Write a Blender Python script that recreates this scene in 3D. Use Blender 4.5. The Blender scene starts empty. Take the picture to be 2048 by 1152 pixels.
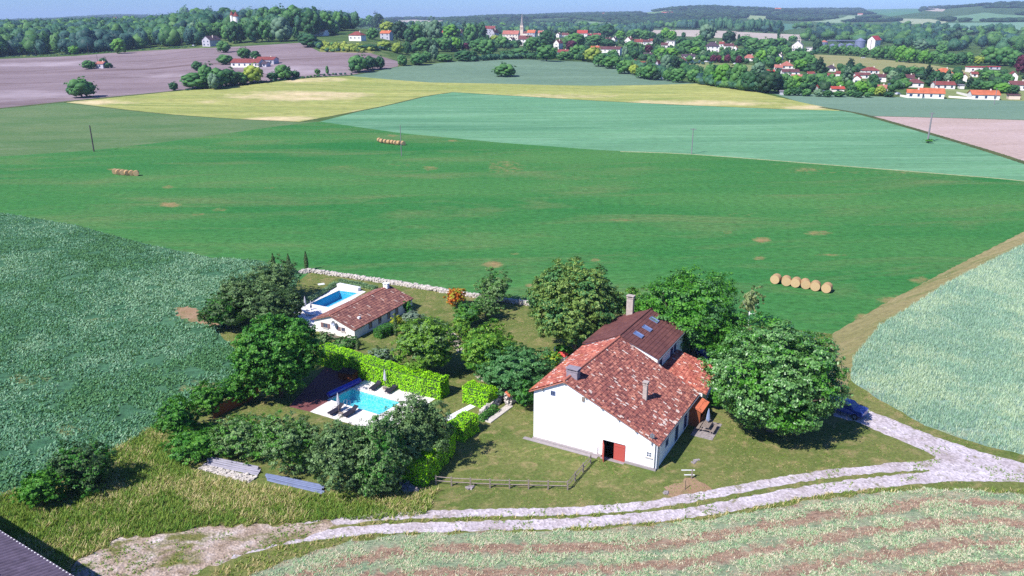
import bpy, math, random
import numpy as np
from mathutils import Vector, Matrix
from mathutils.geometry import delaunay_2d_cdt

# ------------------------------------------------------------------ camera, sky, sun, exposure
S = bpy.context.scene
CO = S.collection
FPX, YH, CAMH = 1590.0, 40.0, 40.0            # focal length (px of a 2048 px wide frame), horizon row, drone height
PITCH = math.atan((576 - YH) / FPX)
cam = bpy.data.cameras.new('camera')
cam.sensor_width = 36.0
cam.lens = 36.0 * FPX / 2048
cam.clip_start, cam.clip_end = 1.0, 40000
camo = bpy.data.objects.new('camera', cam)
camo.location = (0, 0, CAMH)
camo.rotation_euler = (math.pi / 2 - PITCH, 0, 0)
CO.objects.link(camo)
S.camera = camo

SUN_EL = math.radians(47)
SHD = Vector((0.74, 0.67)).normalized()        # direction the shadows fall on the ground
sun = bpy.data.lights.new('sun', 'SUN')
sun.energy, sun.angle, sun.color = 4.7, math.radians(0.5), (1.0, 0.96, 0.90)
suno = bpy.data.objects.new('sun', sun)
ld = Vector((SHD.x * math.cos(SUN_EL), SHD.y * math.cos(SUN_EL), -math.sin(SUN_EL)))
suno.rotation_euler = ld.to_track_quat('-Z', 'Y').to_euler()
CO.objects.link(suno)
W = bpy.data.worlds.new("World"); S.world = W; W.use_nodes = True
wn = W.node_tree.nodes; wl = W.node_tree.links
sky = wn.new('ShaderNodeTexSky'); sky.sky_type = 'NISHITA'; sky.sun_disc = False
sky.sun_elevation = SUN_EL
sky.sun_rotation = math.atan2(-SHD.x, -SHD.y)
sky.altitude = 200; sky.air_density = 1.0; sky.dust_density = 0.35; sky.ozone_density = 2.5
wn['Background'].inputs[1].default_value = 0.085
mixn = wn.new('ShaderNodeMix'); mixn.data_type = 'RGBA'; mixn.blend_type = 'MULTIPLY'; mixn.inputs[0].default_value = 1; mixn.inputs[7].default_value = (.44, .70, 1.30, 1)
wl.new(sky.outputs[0], mixn.inputs[6]); wl.new(mixn.outputs[2], wn['Background'].inputs[0])
S.view_settings.view_transform = 'Standard'
S.view_settings.look = 'None'
S.view_settings.exposure = 0.66
S.view_settings.gamma = 1
S.cycles.max_bounces = 5
S.cycles.diffuse_bounces = 2
S.cycles.glossy_bounces = 2
S.cycles.transmission_bounces = 3
S.cycles.transparent_max_bounces = 6
S.cycles.volume_bounces = 0
S.cycles.use_denoising = False

# ------------------------------------------------------------------ terrain and pixel -> ground helpers
rng = np.random.default_rng(7)
cp, sp = math.cos(PITCH), math.sin(PITCH)
T_PX = np.array([-400, 0, 256, 420, 600, 720, 850, 1024, 1250, 1400, 1700, 2048, 2500.])
T_D = np.array([0, 400, 500, 560, 650, 750, 850, 1000, 1200, 1500, 2000, 2700, 3500, 4500, 6000, 8000, 14000.])
T_Z = np.array([
    [0, 0, 1, 2, 3, 5, 7, 12, 18, 20, 20, 20, 20, 20, 25, 30, 30],
    [0, 0, 1, 2, 3, 5, 7, 12, 18, 20, 20, 20, 20, 20, 25, 30, 30],
    [0, 0, 2, 4, 6, 9, 12, 18, 23, 23, 21, 20, 20, 30, 55, 78, 60],
    [0, 0, 3, 7, 10, 15, 19, 30, 32, 30, 22, 20, 20, 20, 25, 30, 30],
    [0, 0, 3, 8, 13, 19, 23, 33, 33, 28, 20, 20, 20, 22, 25, 25, 30],
    [0, 0, 2, 6, 15, 21, 24, 30, 28, 20, 20, 25, 28, 28, 28, 28, 30],
    [0, 0, 2, 6, 10, 11, 15, 19, 16, 14, 20, 32, 37, 40, 42, 42, 40],
    [0, 0, 3, 5, 10, 8, 9, 12, 16, 14, 14, 22, 36, 60, 58, 50, 50],
    [0, 0, 2, 5, 7, 6, 7, 10, 13, 14, 16, 26, 48, 70, 84, 75, 70],
    [0, 0, 3, 2, 3, 6, 9, 12, 14, 16, 21, 32, 60, 98, 105, 80, 70],
    [0, 0, 1, 2, 2, 1, 1, 1, 1, 4, 13, 27, 46, 68, 103, 115, 90],
    [0, 0, 0, 1, 1, 1, 1, 1, 1, 4, 14, 30, 55, 108, 118, 110, 90],
    [0, 0, 0, 1, 1, 1, 1, 1, 1, 4, 14, 30, 55, 100, 120, 110, 90.]])
T_AZ = np.arctan((T_PX - 1024) / 1678)


def terr(x, y):
    x = np.asarray(x, float); y = np.asarray(y, float)
    D = np.hypot(x, y); az = np.arctan2(x, np.abs(y) + 1e-6)
    az = np.clip(az, T_AZ[0], T_AZ[-1]); Dc = np.clip(D, 0, 13999)
    i = np.clip(np.searchsorted(T_AZ, az, side='right') - 1, 0, len(T_AZ) - 2)
    j = np.clip(np.searchsorted(T_D, Dc, side='right') - 1, 0, len(T_D) - 2)
    a = (az - T_AZ[i]) / (T_AZ[i + 1] - T_AZ[i]); b = (Dc - T_D[j]) / (T_D[j + 1] - T_D[j])
    a = a * a * (3 - 2 * a); b = b * .5 + .5 * b * b * (3 - 2 * b)
    z = (T_Z[i, j] * (1 - a) + T_Z[i + 1, j] * a) * (1 - b) + (T_Z[i, j + 1] * (1 - a) + T_Z[i + 1, j + 1] * a) * b
    far = np.clip((D - 1500) / 1500, 0, 1)
    z = z + far * (6 * np.sin(x / 310 + 1) * np.sin(y / 420) + 3.5 * np.sin(x / 130 + y / 210) * np.sin(y / 170 + 2))
    return np.where(y < 0, 0, z)


def pray(px, py):
    a = (px - 1024) / FPX; b = (py - 576) / FPX
    return np.array([a, cp - sp * b, -sp - cp * b])


def atz(px, py, z=0.0):
    d = pray(px, py); t = (z - CAMH) / d[2]
    return Vector((d[0] * t, d[1] * t, z))


_TS = np.concatenate([np.arange(20, 400, 2.0), np.geomspace(400, 14000, 900)])


def at(px, py):
    """the place on the terrain seen at a picture point"""
    d = pray(px, py)
    X, Y, Z = d[0] * _TS, d[1] * _TS, CAMH + d[2] * _TS
    g = terr(X, Y); k = np.where(Z < g)[0]
    if len(k) == 0: k = [len(_TS) - 1]
    k = max(int(k[0]), 1)
    lo, hi = _TS[k - 1], _TS[k]
    for _ in range(18):
        m = (lo + hi) / 2
        if CAMH + d[2] * m < float(terr(d[0] * m, d[1] * m)): hi = m
        else: lo = m
    t = (lo + hi) / 2
    return Vector((d[0] * t, d[1] * t, float(terr(d[0] * t, d[1] * t))))


def proj(x, y, z):
    x, y, z = np.asarray(x, float), np.asarray(y, float), np.asarray(z, float) - CAMH
    zc = y * cp - z * sp
    zc = np.where(np.abs(zc) < 1e-3, 1e-3, zc)
    return 1024 + FPX * x / zc, 576 - FPX * (y * sp + z * cp) / zc


def depth(p): return p[1] * cp - (p[2] - CAMH) * sp


def fit(x0, y0, x1, y1, hb=0.0, zr=None):
    """ellipsoid crown that fills a box of the picture and hangs hb above the ground: centre, radius, half height"""
    w, h = x1 - x0, y1 - y0; cx, cy = (x0 + x1) / 2, (y0 + y1) / 2
    p = at(cx, min(cy + h * .45, 1150)); R = w / 2 * depth(p) / FPX; Rz = R
    if p[1] > 300:
        p = at(cx, y1 - 1); zc = depth(p); return p, w / 2 * zc / FPX, h / 2 * zc / FPX
    for _ in range(8):
        zg = float(terr(p[0], p[1]))
        q = atz(cx, cy, zg + hb + Rz) if abs(pray(cx, cy)[2]) > 5e-2 else None
        if q is not None: p = q
        zc = depth((p[0], p[1], zg + hb + Rz)); R = w / 2 * zc / FPX
        dist = math.hypot(p[0], p[1]); dz = CAMH - (zg + hb + Rz)
        c = dist / math.hypot(dist, dz); s = dz / math.hypot(dist, dz)
        hh = h / 2 * zc / FPX
        Rz = max(math.sqrt(max(hh * hh - (R * s) ** 2, 0.02)) / c, R * .3)
    return Vector((p[0], p[1], float(terr(p[0], p[1])))), R, Rz


# ------------------------------------------------------------------ mesh helpers
def mesh(name, V, F, mat=None, uv=None, smooth=False):
    """V: (n,3), F: (m,k) array or list of tuples"""
    me = bpy.data.meshes.new(name)
    V = np.asarray(V, np.float32)
    if isinstance(F, np.ndarray):
        k = F.shape[1]
        me.vertices.add(len(V)); me.vertices.foreach_set('co', V.ravel())
        me.loops.add(F.size); me.loops.foreach_set('vertex_index', F.astype(np.int32).ravel())
        me.polygons.add(len(F)); me.polygons.foreach_set('loop_start', np.arange(0, F.size, k, dtype=np.int32))
        me.polygons.foreach_set('loop_total', np.full(len(F), k, np.int32))
        me.update(calc_edges=True)
    else:
        me.from_pydata([tuple(map(float, v)) for v in V], [], F); me.update()
    if smooth: me.polygons.foreach_set('use_smooth', np.ones(len(me.polygons), bool))
    if uv is not None:
        l = me.uv_layers.new(name='UVMap')
        vi = np.empty(len(me.loops), np.int32); me.loops.foreach_get('vertex_index', vi)
        l.data.foreach_set('uv', np.asarray(uv, np.float32)[vi].ravel())
    if mat: me.materials.append(mat)
    return me


def tag(o, label=None, cat=None, group=None, kind=None):
    if label: o['label'] = label
    if cat: o['category'] = cat
    if group: o['group'] = group
    if kind: o['kind'] = kind
    return o


def obj(name, me, parent=None, loc=None):
    o = bpy.data.objects.new(name, me); CO.objects.link(o)
    if parent: o.parent = parent
    if loc is not None: o.location = loc
    return o


def empty(name, loc, rz=0.0, label=None, cat=None, group=None):
    o = bpy.data.objects.new(name, None); CO.objects.link(o)
    o.location = loc; o.rotation_euler = (0, 0, rz); o.empty_display_size = .3
    return tag(o, label, cat, group)


def children(o): return [c for c in bpy.data.objects if c.parent == o]


def copy_tree(o, parent=None):
    c = o.copy(); CO.objects.link(c); c.parent = parent
    for ch in children(o): copy_tree(ch, c)
    return c


class MB:
    """collects shapes into one mesh"""
    def __init__(s): s.v = []; s.f = []; s.uvs = None
    def add(s, V, F):
        b = len(s.v); s.v += [tuple(v) for v in V]; s.f += [tuple(i + b for i in f) for f in F]; return s
    def box(s, x0, x1, y0, y1, z0, z1, M=None):
        V = [Vector(p) for p in ((x0, y0, z0), (x1, y0, z0), (x1, y1, z0), (x0, y1, z0), (x0, y0, z1), (x1, y0, z1), (x1, y1, z1), (x0, y1, z1))]
        if M is not None: V = [M @ v for v in V]
        return s.add(V, [(0, 3, 2, 1), (4, 5, 6, 7), (0, 1, 5, 4), (1, 2, 6, 5), (2, 3, 7, 6), (3, 0, 4, 7)])
    def tube(s, pts, rs, n=8, caps=True):
        pts = [Vector(p) for p in pts]
        if not hasattr(rs, '__len__'): rs = [rs] * len(pts)
        V = []; 
        for i, p in enumerate(pts):
            d = (pts[min(i + 1, len(pts) - 1)] - pts[max(i - 1, 0)]).normalized()
            a = d.orthogonal().normalized() if abs(d.z) < .99 else Vector((1, 0, 0))
            if abs(d.z) < .99: a = d.cross(Vector((0, 0, 1))).normalized()
            b = d.cross(a)
            for k in range(n):
                t = 2 * math.pi * k / n
                V.append(p + (a * math.cos(t) + b * math.sin(t)) * rs[i])
        F = [(i * n + k, i * n + (k + 1) % n, (i + 1) * n + (k + 1) % n, (i + 1) * n + k) for i in range(len(pts) - 1) for k in range(n)]
        if caps:
            F.append(tuple(range(n))[::-1]); F.append(tuple((len(pts) - 1) * n + k for k in range(n)))
        return s.add(V, F)
    def quad(s, *P): return s.add(P, [tuple(range(len(P)))])
    def build(s, name, mat, parent=None, loc=None, smooth=False):
        return obj(name, mesh(name, s.v, s.f, mat, smooth=smooth), parent, loc)


def inside(px, py, poly):
    px = np.asarray(px, float); py = np.asarray(py, float)
    r = np.zeros(px.shape, bool); n = len(poly)
    for i in range(n):
        x0, y0 = poly[i][0], poly[i][1]; x1, y1 = poly[(i + 1) % n][0], poly[(i + 1) % n][1]
        if y0 == y1: continue
        c = ((y0 > py) != (y1 > py)) & (px < (x1 - x0) * (py - y0) / (y1 - y0) + x0)
        r ^= c
    return r


# ------------------------------------------------------------------ materials
def lin(c):
    return tuple(((v / 255) / 12.92 if v / 255 <= .04045 else ((v / 255 + .055) / 1.055) ** 2.4) for v in c[:3]) + (1,)


class NT:
    def __init__(s, name):
        s.m = bpy.data.materials.new(name); s.m.use_nodes = True
        s.n = s.m.node_tree.nodes; s.l = s.m.node_tree.links
        s.p = s.n['Principled BSDF']; s.p.inputs['Specular IOR Level'].default_value = .25
        s.p.inputs['Roughness'].default_value = .8
    def node(s, t, **k):
        n = s.n.new(t)
        for a, b in k.items(): setattr(n, a, b)
        return n
    def L(s, a, b): s.l.new(a, b)
    def coord(s, kind='Object', scale=(1, 1, 1), rot=0.0):
        t = s.node('ShaderNodeTexCoord'); m = s.node('ShaderNodeMapping'); src = t.outputs[kind]
        if rot:
            m0 = s.node('ShaderNodeMapping'); m0.inputs['Rotation'].default_value = (0, 0, -rot); s.L(src, m0.inputs[0]); src = m0.outputs[0]
        m.inputs['Scale'].default_value = scale
        s.L(src, m.inputs[0]); return m.outputs[0]
    def noise(s, vec, scale, detail=3, rough=.55, dist=0.0):
        n = s.node('ShaderNodeTexNoise'); n.inputs['Scale'].default_value = scale
        n.inputs['Detail'].default_value = detail; n.inputs['Roughness'].default_value = rough; n.inputs['Distortion'].default_value = dist
        if vec is not None: s.L(vec, n.inputs['Vector'])
        return n.outputs[0]
    def ramp(s, fac, stops, interp='LINEAR'):
        r = s.node('ShaderNodeValToRGB'); r.color_ramp.interpolation = interp
        e = r.color_ramp.elements
        while len(e) < len(stops): e.new(.5)
        for i, (p, c) in enumerate(stops):
            e[i].position = p; e[i].color = c if len(c) == 4 else tuple(c) + (1,)
        s.L(fac, r.inputs[0]); return r.outputs[0]
    def mix(s, f, a, b, mode='MIX'):
        m = s.node('ShaderNodeMix', data_type='RGBA', blend_type=mode)
        for v, i in ((f, 0), (a, 6), (b, 7)):
            if hasattr(v, 'node'): s.L(v, m.inputs[i])
            else: m.inputs[i].default_value = v
        return m.outputs[2]
    def math(s, op, a, b=None, c=None):
        m = s.node('ShaderNodeMath', operation=op)
        for i, v in enumerate((a, b, c)):
            if v is None: continue
            if hasattr(v, 'node'): s.L(v, m.inputs[i])
            else: m.inputs[i].default_value = v
        return m.outputs[0]
    def attr(s, name): return s.node('ShaderNodeAttribute', attribute_name=name).outputs['Fac']
    def bump(s, h, strength=.5, dist=.1):
        b = s.node('ShaderNodeBump'); b.inputs['Strength'].default_value = strength; b.inputs['Distance'].default_value = dist
        s.L(h, b.inputs['Height']); s.L(b.outputs[0], s.p.inputs['Normal'])
    def base(s, c):
        if hasattr(c, 'node'): s.L(c, s.p.inputs['Base Color'])
        else: s.p.inputs['Base Color'].default_value = c
        return s.m


ALB = 0.68    # picture brightness -> surface colour
def A(c, k=1.0):
    r = lin(c); return tuple(min(v * ALB * k, .85) for v in r[:3]) + (1,)


def plain(name, c, rough=.7, var=.12, scale=3.0, metal=0.0, spec=.3, k=1.0):
    t = NT(name); c = A(c, k)
    n = t.noise(t.coord(), scale, 4)
    col = t.ramp(n, [(.3, tuple(v * (1 - var) for v in c[:3])), (.7, tuple(min(v * (1 + var), .9) for v in c[:3]))])
    t.p.inputs['Roughness'].default_value = rough; t.p.inputs['Metallic'].default_value = metal
    t.p.inputs['Specular IOR Level'].default_value = spec
    return t.base(col)


def field(name, c1, c2, big=.02, fine=1.2, fvar=.35, stretch=(1, 1), rot=0.0, maskc=None, bump=.5, c3=None, mid=.25, streak=0.0, mscale=.15):
    """ground cover: two tones on a large noise, a fine grain, an optional mask colour baked in the mesh"""
    t = NT(name)
    co = t.coord(); cs = t.coord(scale=(stretch[0], stretch[1], 1), rot=rot)
    n1 = t.noise(cs, big, 4, .6)
    col = t.ramp(n1, [(.32, A(c1)), (.68, A(c2))])
    if c3 is not None:
        n3 = t.noise(cs, mid, 5, .65, .6)
        col = t.mix(t.ramp(n3, [(.5, (0, 0, 0)), (.72, (1, 1, 1))]), col, A(c3))
    if streak:
        ns = t.noise(t.coord(scale=(.04, 1.0, 1), rot=rot), .35, 4, .6)
        col = t.mix(1.0, col, t.ramp(ns, [(.3, (1 - streak,) * 3), (.7, (1 + streak,) * 3)]), 'MULTIPLY')
    if maskc is not None:
        a = t.attr('mask')
        nm = t.noise(co, mscale, 5, .7)
        f = t.math('ADD', a, t.math('MULTIPLY', t.math('SUBTRACT', nm, .5), 1.7))
        f = t.math('MULTIPLY', t.ramp(f, [(.35, (0, 0, 0)), (.95, (1, 1, 1))]), t.ramp(a, [(0.02, (0, 0, 0)), (.15, (1, 1, 1))]))
        col = t.mix(f, col, A(maskc))
    nf = t.noise(t.coord(scale=(stretch[0] ** .4, stretch[1] ** .4, 1), rot=rot), fine, 6, .75)
    col = t.mix(1.0, col, t.ramp(nf, [(.3, (1 - fvar,) * 3), (.5, (1, 1, 1)), (.72, (1 + fvar,) * 3)]), 'MULTIPLY')
    t.bump(nf, bump, .35)
    t.p.inputs['Roughness'].default_value = 1; t.p.inputs['Specular IOR Level'].default_value = .05
    return t.base(col)


def leafmat(name, dark, light, trans=.3, spec=.3, k=1.0, objvar=0.0, rough=.5):
    t = NT(name)
    g = t.node('ShaderNodeNewGeometry')
    d, l = A(dark, k * 1.6), A(light, k * 1.6)
    m = tuple((a + b) / 2 for a, b in zip(d, l))
    col = t.ramp(g.outputs['Random Per Island'], [(0, d), (.5, m), (1, l)])
    if objvar:
        oi = t.node('ShaderNodeObjectInfo')
        col = t.mix(1.0, col, t.ramp(oi.outputs['Random'], [(0, (1 - objvar, 1 - objvar * .6, 1 - objvar)), (.5, (1, 1, 1)), (1, (1 + objvar, 1 + objvar * .8, 1 - objvar * .4))]), 'MULTIPLY')
    t.base(col)
    t.p.inputs['Roughness'].default_value = rough; t.p.inputs['Specular IOR Level'].default_value = spec
    tr = t.node('ShaderNodeBsdfTranslucent'); t.L(t.mix(1.0, col, (1.25, 1.3, .5, 1), 'MULTIPLY'), tr.inputs[0])
    mx = t.node('ShaderNodeMixShader'); mx.inputs[0].default_value = trans
    t.L(t.p.outputs[0], mx.inputs[1]); t.L(tr.outputs[0], mx.inputs[2])
    t.L(mx.outputs[0], t.n['Material Output'].inputs[0])
    return t.m


def tilemat(name, stops, cw=.22, ch=.42, lichen=None, lamt=.06, amp=1.0, big=None):
    """roof tiles coloured one by one; uv is in metres (x across, y down the slope)"""
    t = NT(name)
    tc = t.node('ShaderNodeTexCoord'); sx = t.node('ShaderNodeSeparateXYZ'); t.L(tc.outputs['UV'], sx.inputs[0])
    a = t.math('FLOOR', t.math('DIVIDE', sx.outputs[0], cw)); b = t.math('FLOOR', t.math('DIVIDE', sx.outputs[1], ch))
    cb = t.node('ShaderNodeCombineXYZ'); t.L(a, cb.inputs[0]); t.L(b, cb.inputs[1])
    wnz = t.node('ShaderNodeTexWhiteNoise', noise_dimensions='2D'); t.L(cb.outputs[0], wnz.inputs['Vector'])
    col = t.ramp(wnz.outputs['Value'], [(p, A(c)) for p, c in stops])
    nb = t.noise(tc.outputs['UV'], .35, 4, .6)
    col = t.mix(1.0, col, t.ramp(nb, [(.3, (.78, .76, .8)), (.7, (1.15, 1.12, 1.08))]), 'MULTIPLY')
    if big is not None:
        n2 = t.noise(tc.outputs['UV'], .55, 3, .6, .5)
        col = t.mix(t.ramp(n2, [(.56, (0, 0, 0)), (.72, (.7, .7, .7))]), col, A(big))
    if lichen is not None:
        b2 = t.math('FLOOR', t.math('DIVIDE', t.math('ADD', sx.outputs[1], t.math('MULTIPLY', t.math('FRACT', t.math('MULTIPLY', a, .37)), .5)), ch * 1.6)); cb2 = t.node('ShaderNodeCombineXYZ')
        t.L(a, cb2.inputs[0]); t.L(b2, cb2.inputs[1])
        w2 = t.node('ShaderNodeTexWhiteNoise', noise_dimensions='3D'); t.L(cb2.outputs[0], w2.inputs['Vector']); cb2.inputs[2].default_value = 3.3
        patch = t.noise(tc.outputs['UV'], .45, 2, .5)
        th = t.math('MULTIPLY', t.ramp(patch, [(.38, (.15,) * 3), (.66, (2.2,) * 3)]), lamt)
        f = t.math('LESS_THAN', w2.outputs['Value'], th)
        col = t.mix(f, col, A(lichen))
    nf = t.noise(tc.outputs['UV'], 9, 3)
    col = t.mix(1.0, col, t.ramp(nf, [(.3, (.85,) * 3), (.7, (1.12,) * 3)]), 'MULTIPLY')
    t.p.inputs['Roughness'].default_value = .85
    return t.base(col)


def walls(name, c, stain=(190, 185, 175), k=1.0):
    t = NT(name); co = t.coord()
    n = t.noise(t.coord(scale=(1, 1, .35)), .7, 5, .65)
    col = t.mix(t.ramp(n, [(.52, (0, 0, 0)), (.8, (.55,) * 3)]), A(c, k), A(stain, k))
    nf = t.noise(co, 14, 4); t.bump(nf, .25, .03)
    t.p.inputs['Roughness'].default_value = .9
    return t.base(col)


M = {}
M['white_wall'] = walls('white_render', (255, 252, 246), (228, 224, 216), 1.35)
M['cream_wall'] = walls('cream_render', (250, 244, 236), (226, 216, 204), 1.25)
M['plinth'] = plain('grey_plinth', (175, 165, 165))
M['roman'] = tilemat('roman_tiles', [(0, (112, 70, 70)), (.25, (142, 88, 82)), (.55, (166, 102, 92)), (.85, (190, 122, 104)), (1, (216, 154, 132))], .2, .24, lichen=(226, 206, 194), lamt=.048)
M['roman_orange'] = tilemat('orange_roman_tiles', [(0, (140, 76, 70)), (.3, (176, 96, 84)), (.6, (200, 116, 98)), (.85, (214, 134, 112)), (1, (226, 156, 132))], .2, .24, lichen=(238, 216, 202), lamt=.06, big=(196, 130, 70))
M['flat_tiles'] = tilemat('brown_flat_tiles', [(0, (116, 74, 72)), (.5, (124, 80, 76)), (1, (134, 88, 82))], .36, .4)
M['guest_tiles'] = tilemat('guest_roof_tiles', [(0, (118, 80, 78)), (.4, (140, 94, 88)), (.75, (158, 108, 96)), (1, (182, 134, 116))], .2, .38, lichen=(200, 178, 166), lamt=.04)
M['dark_wood'] = plain('dark_wood', (90, 60, 50), scale=8, var=.3)
M['red_door'] = plain('red_painted_wood', (205, 95, 85), scale=12, var=.08)
M['shutter'] = plain('blue_grey_paint', (120, 135, 175), var=.05)
M['shutter_brown'] = plain('brown_grey_paint', (150, 118, 118), var=.1)
M['black'] = plain('dark_interior', (22, 22, 30), var=.05, k=.6)  # near-black colour stands in for darkness inside the doorway and belfry openings
M['metal'] = plain('zinc', (175, 180, 195), .4, .08, metal=.6)
M['white_paint'] = plain('white_paint', (245, 245, 245), .5, .04, k=1.2)
M['stone'] = plain('pale_stone', (225, 215, 205), scale=5, var=.25)
M['grey_stone'] = plain('grey_stone', (170, 160, 160), scale=5, var=.3)
M['chimney'] = plain('rendered_chimney', (205, 190, 180), scale=4, var=.2)
M['chimney_grey'] = plain('grey_render', (165, 155, 165), scale=4, var=.2)
M['wood_grey'] = plain('weathered_wood', (160, 145, 135), scale=10, var=.25)
M['wood_brown'] = plain('brown_wood', (160, 90, 55), scale=8, var=.25)
M['rattan'] = plain('black_mesh_fabric', (48, 46, 62), var=.15)
M['parasol'] = plain('parasol_cloth', (235, 235, 245), .8, .06)
M['parasol_blue'] = plain('blue_grey_cloth', (160, 175, 210), .8, .06)
M['blue_cover'] = plain('blue_pool_cover', (40, 50, 190), .35, .08, spec=.5)
M['terracotta'] = plain('terracotta', (225, 125, 90), scale=9, var=.25)
M['red'] = plain('red_paint', (215, 60, 50), .5, .06)
M['bark'] = plain('bark', (120, 105, 92), scale=6, var=.3, k=.8)
M['pole'] = plain('concrete_pole', (150, 145, 150), var=.1)
M['pole_wood'] = plain('dark_pole_wood', (92, 80, 84), var=.2)
M['corr'] = plain('galvanised_sheet', (176, 172, 186), .7, .12, spec=.3)
M['corr_blue'] = plain('bluish_galvanised_sheet', (128, 140, 176), .6, .15, spec=.4)
M['barn_roof'] = plain('grey_fibre_cement', (122, 108, 125), .9, .28, scale=1.4)
M['tyre'] = plain('tyre', (30, 30, 32))
M['car_blue'] = plain('blue_car_paint', (60, 80, 160), .25, .03, spec=.6)
M['car_grey'] = plain('silver_car_paint', (150, 160, 185), .25, .03, spec=.6)
M['car_white'] = plain('white_car_paint', (235, 235, 240), .25, .03, spec=.6)
g = NT('glass'); g.p.inputs['Roughness'].default_value = .08; g.p.inputs['Specular IOR Level'].default_value = .8
M['glass'] = g.base(A((70, 85, 120)))
g = NT('skylight_glass'); g.p.inputs['Roughness'].default_value = .12; g.p.inputs['Metallic'].default_value = .85
M['sky_glass'] = g.base((.62, .72, .85, 1))

# pool water, and a basin liner with ripple light painted into its colour
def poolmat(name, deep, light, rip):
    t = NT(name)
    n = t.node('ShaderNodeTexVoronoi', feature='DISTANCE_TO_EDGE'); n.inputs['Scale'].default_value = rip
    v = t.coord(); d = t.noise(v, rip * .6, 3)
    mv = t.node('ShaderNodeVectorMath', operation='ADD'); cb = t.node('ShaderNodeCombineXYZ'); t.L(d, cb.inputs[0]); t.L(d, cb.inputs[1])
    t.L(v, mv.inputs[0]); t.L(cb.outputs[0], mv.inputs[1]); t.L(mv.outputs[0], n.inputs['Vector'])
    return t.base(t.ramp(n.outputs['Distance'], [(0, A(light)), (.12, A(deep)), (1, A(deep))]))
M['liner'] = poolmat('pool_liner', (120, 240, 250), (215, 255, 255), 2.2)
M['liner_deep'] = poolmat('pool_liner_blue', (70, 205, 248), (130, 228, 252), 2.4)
def watermat():
    t = NT('pool_water'); n = t.noise(t.coord(), 5, 3); t.bump(n, .35, .04)
    gl = t.node('ShaderNodeBsdfGlossy'); gl.inputs['Roughness'].default_value = .05
    tr = t.node('ShaderNodeBsdfTransparent'); tr.inputs[0].default_value = (.72, .95, .98, 1)
    b = t.node('ShaderNodeBump'); b.inputs['Strength'].default_value = .3; b.inputs['Distance'].default_value = .05; t.L(n, b.inputs['Height']); t.L(b.outputs[0], gl.inputs['Normal'])
    fr = t.node('ShaderNodeValue'); fr.outputs[0].default_value = .1
    mx = t.node('ShaderNodeMixShader'); t.L(fr.outputs[0], mx.inputs[0]); t.L(tr.outputs[0], mx.inputs[1]); t.L(gl.outputs[0], mx.inputs[2])
    t.L(mx.outputs[0], t.n['Material Output'].inputs[0]); return t.m
M['water'] = watermat()

# ------------------------------------------------------------------ ground
def rag(poly, amp=.25, step=.5, closed=True, seed=1):
    """world polygon with an uneven outline"""
    r = np.random.default_rng(seed); out = []; n = len(poly)
    for i in range(n if closed else n - 1):
        a = Vector(poly[i][:2]); b = Vector(poly[(i + 1) % n][:2]); L = (b - a).length
        k = max(int(L / step), 1); nr = Vector((-(b - a).y, (b - a).x)).normalized()
        for j in range(k):
            t = j / k; o = amp * (r.random() - .5) * 2 if L > step else 0
            p = a.lerp(b, t) + nr * o; out.append((p.x, p.y))
    return out


def smooth_line(P, n=6):
    """Catmull-Rom through picture points"""
    out = []; P = [P[0]] + list(P) + [P[-1]]
    for i in range(1, len(P) - 2):
        for k in range(n):
            t = k / n; p0, p1, p2, p3 = (np.array(q, float) for q in P[i - 1:i + 3])
            out.append(tuple(.5 * (2 * p1 + (p2 - p0) * t + (2 * p0 - 5 * p1 + 4 * p2 - p3) * t * t + (3 * p1 - p0 - 3 * p2 + p3) * t ** 3)))
    out.append(tuple(P[-2])); return out


def wp(pix): return [tuple(at(x, y)[:2]) for x, y in pix]


def ribbon(pix, w0, w1=None, amp=.22, seed=1):
    c = [Vector(p) for p in wp(smooth_line(pix))]; w1 = w1 or w0; L = []; R = []
    for i, p in enumerate(c):
        d = (c[min(i + 1, len(c) - 1)] - c[max(i - 1, 0)]).normalized(); nr = Vector((-d.y, d.x)); w = w0 + (w1 - w0) * i / (len(c) - 1)
        L.append(p + nr * w / 2); R.append(p - nr * w / 2)
    return rag(L + R[::-1], amp, .35, seed=seed)


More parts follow.
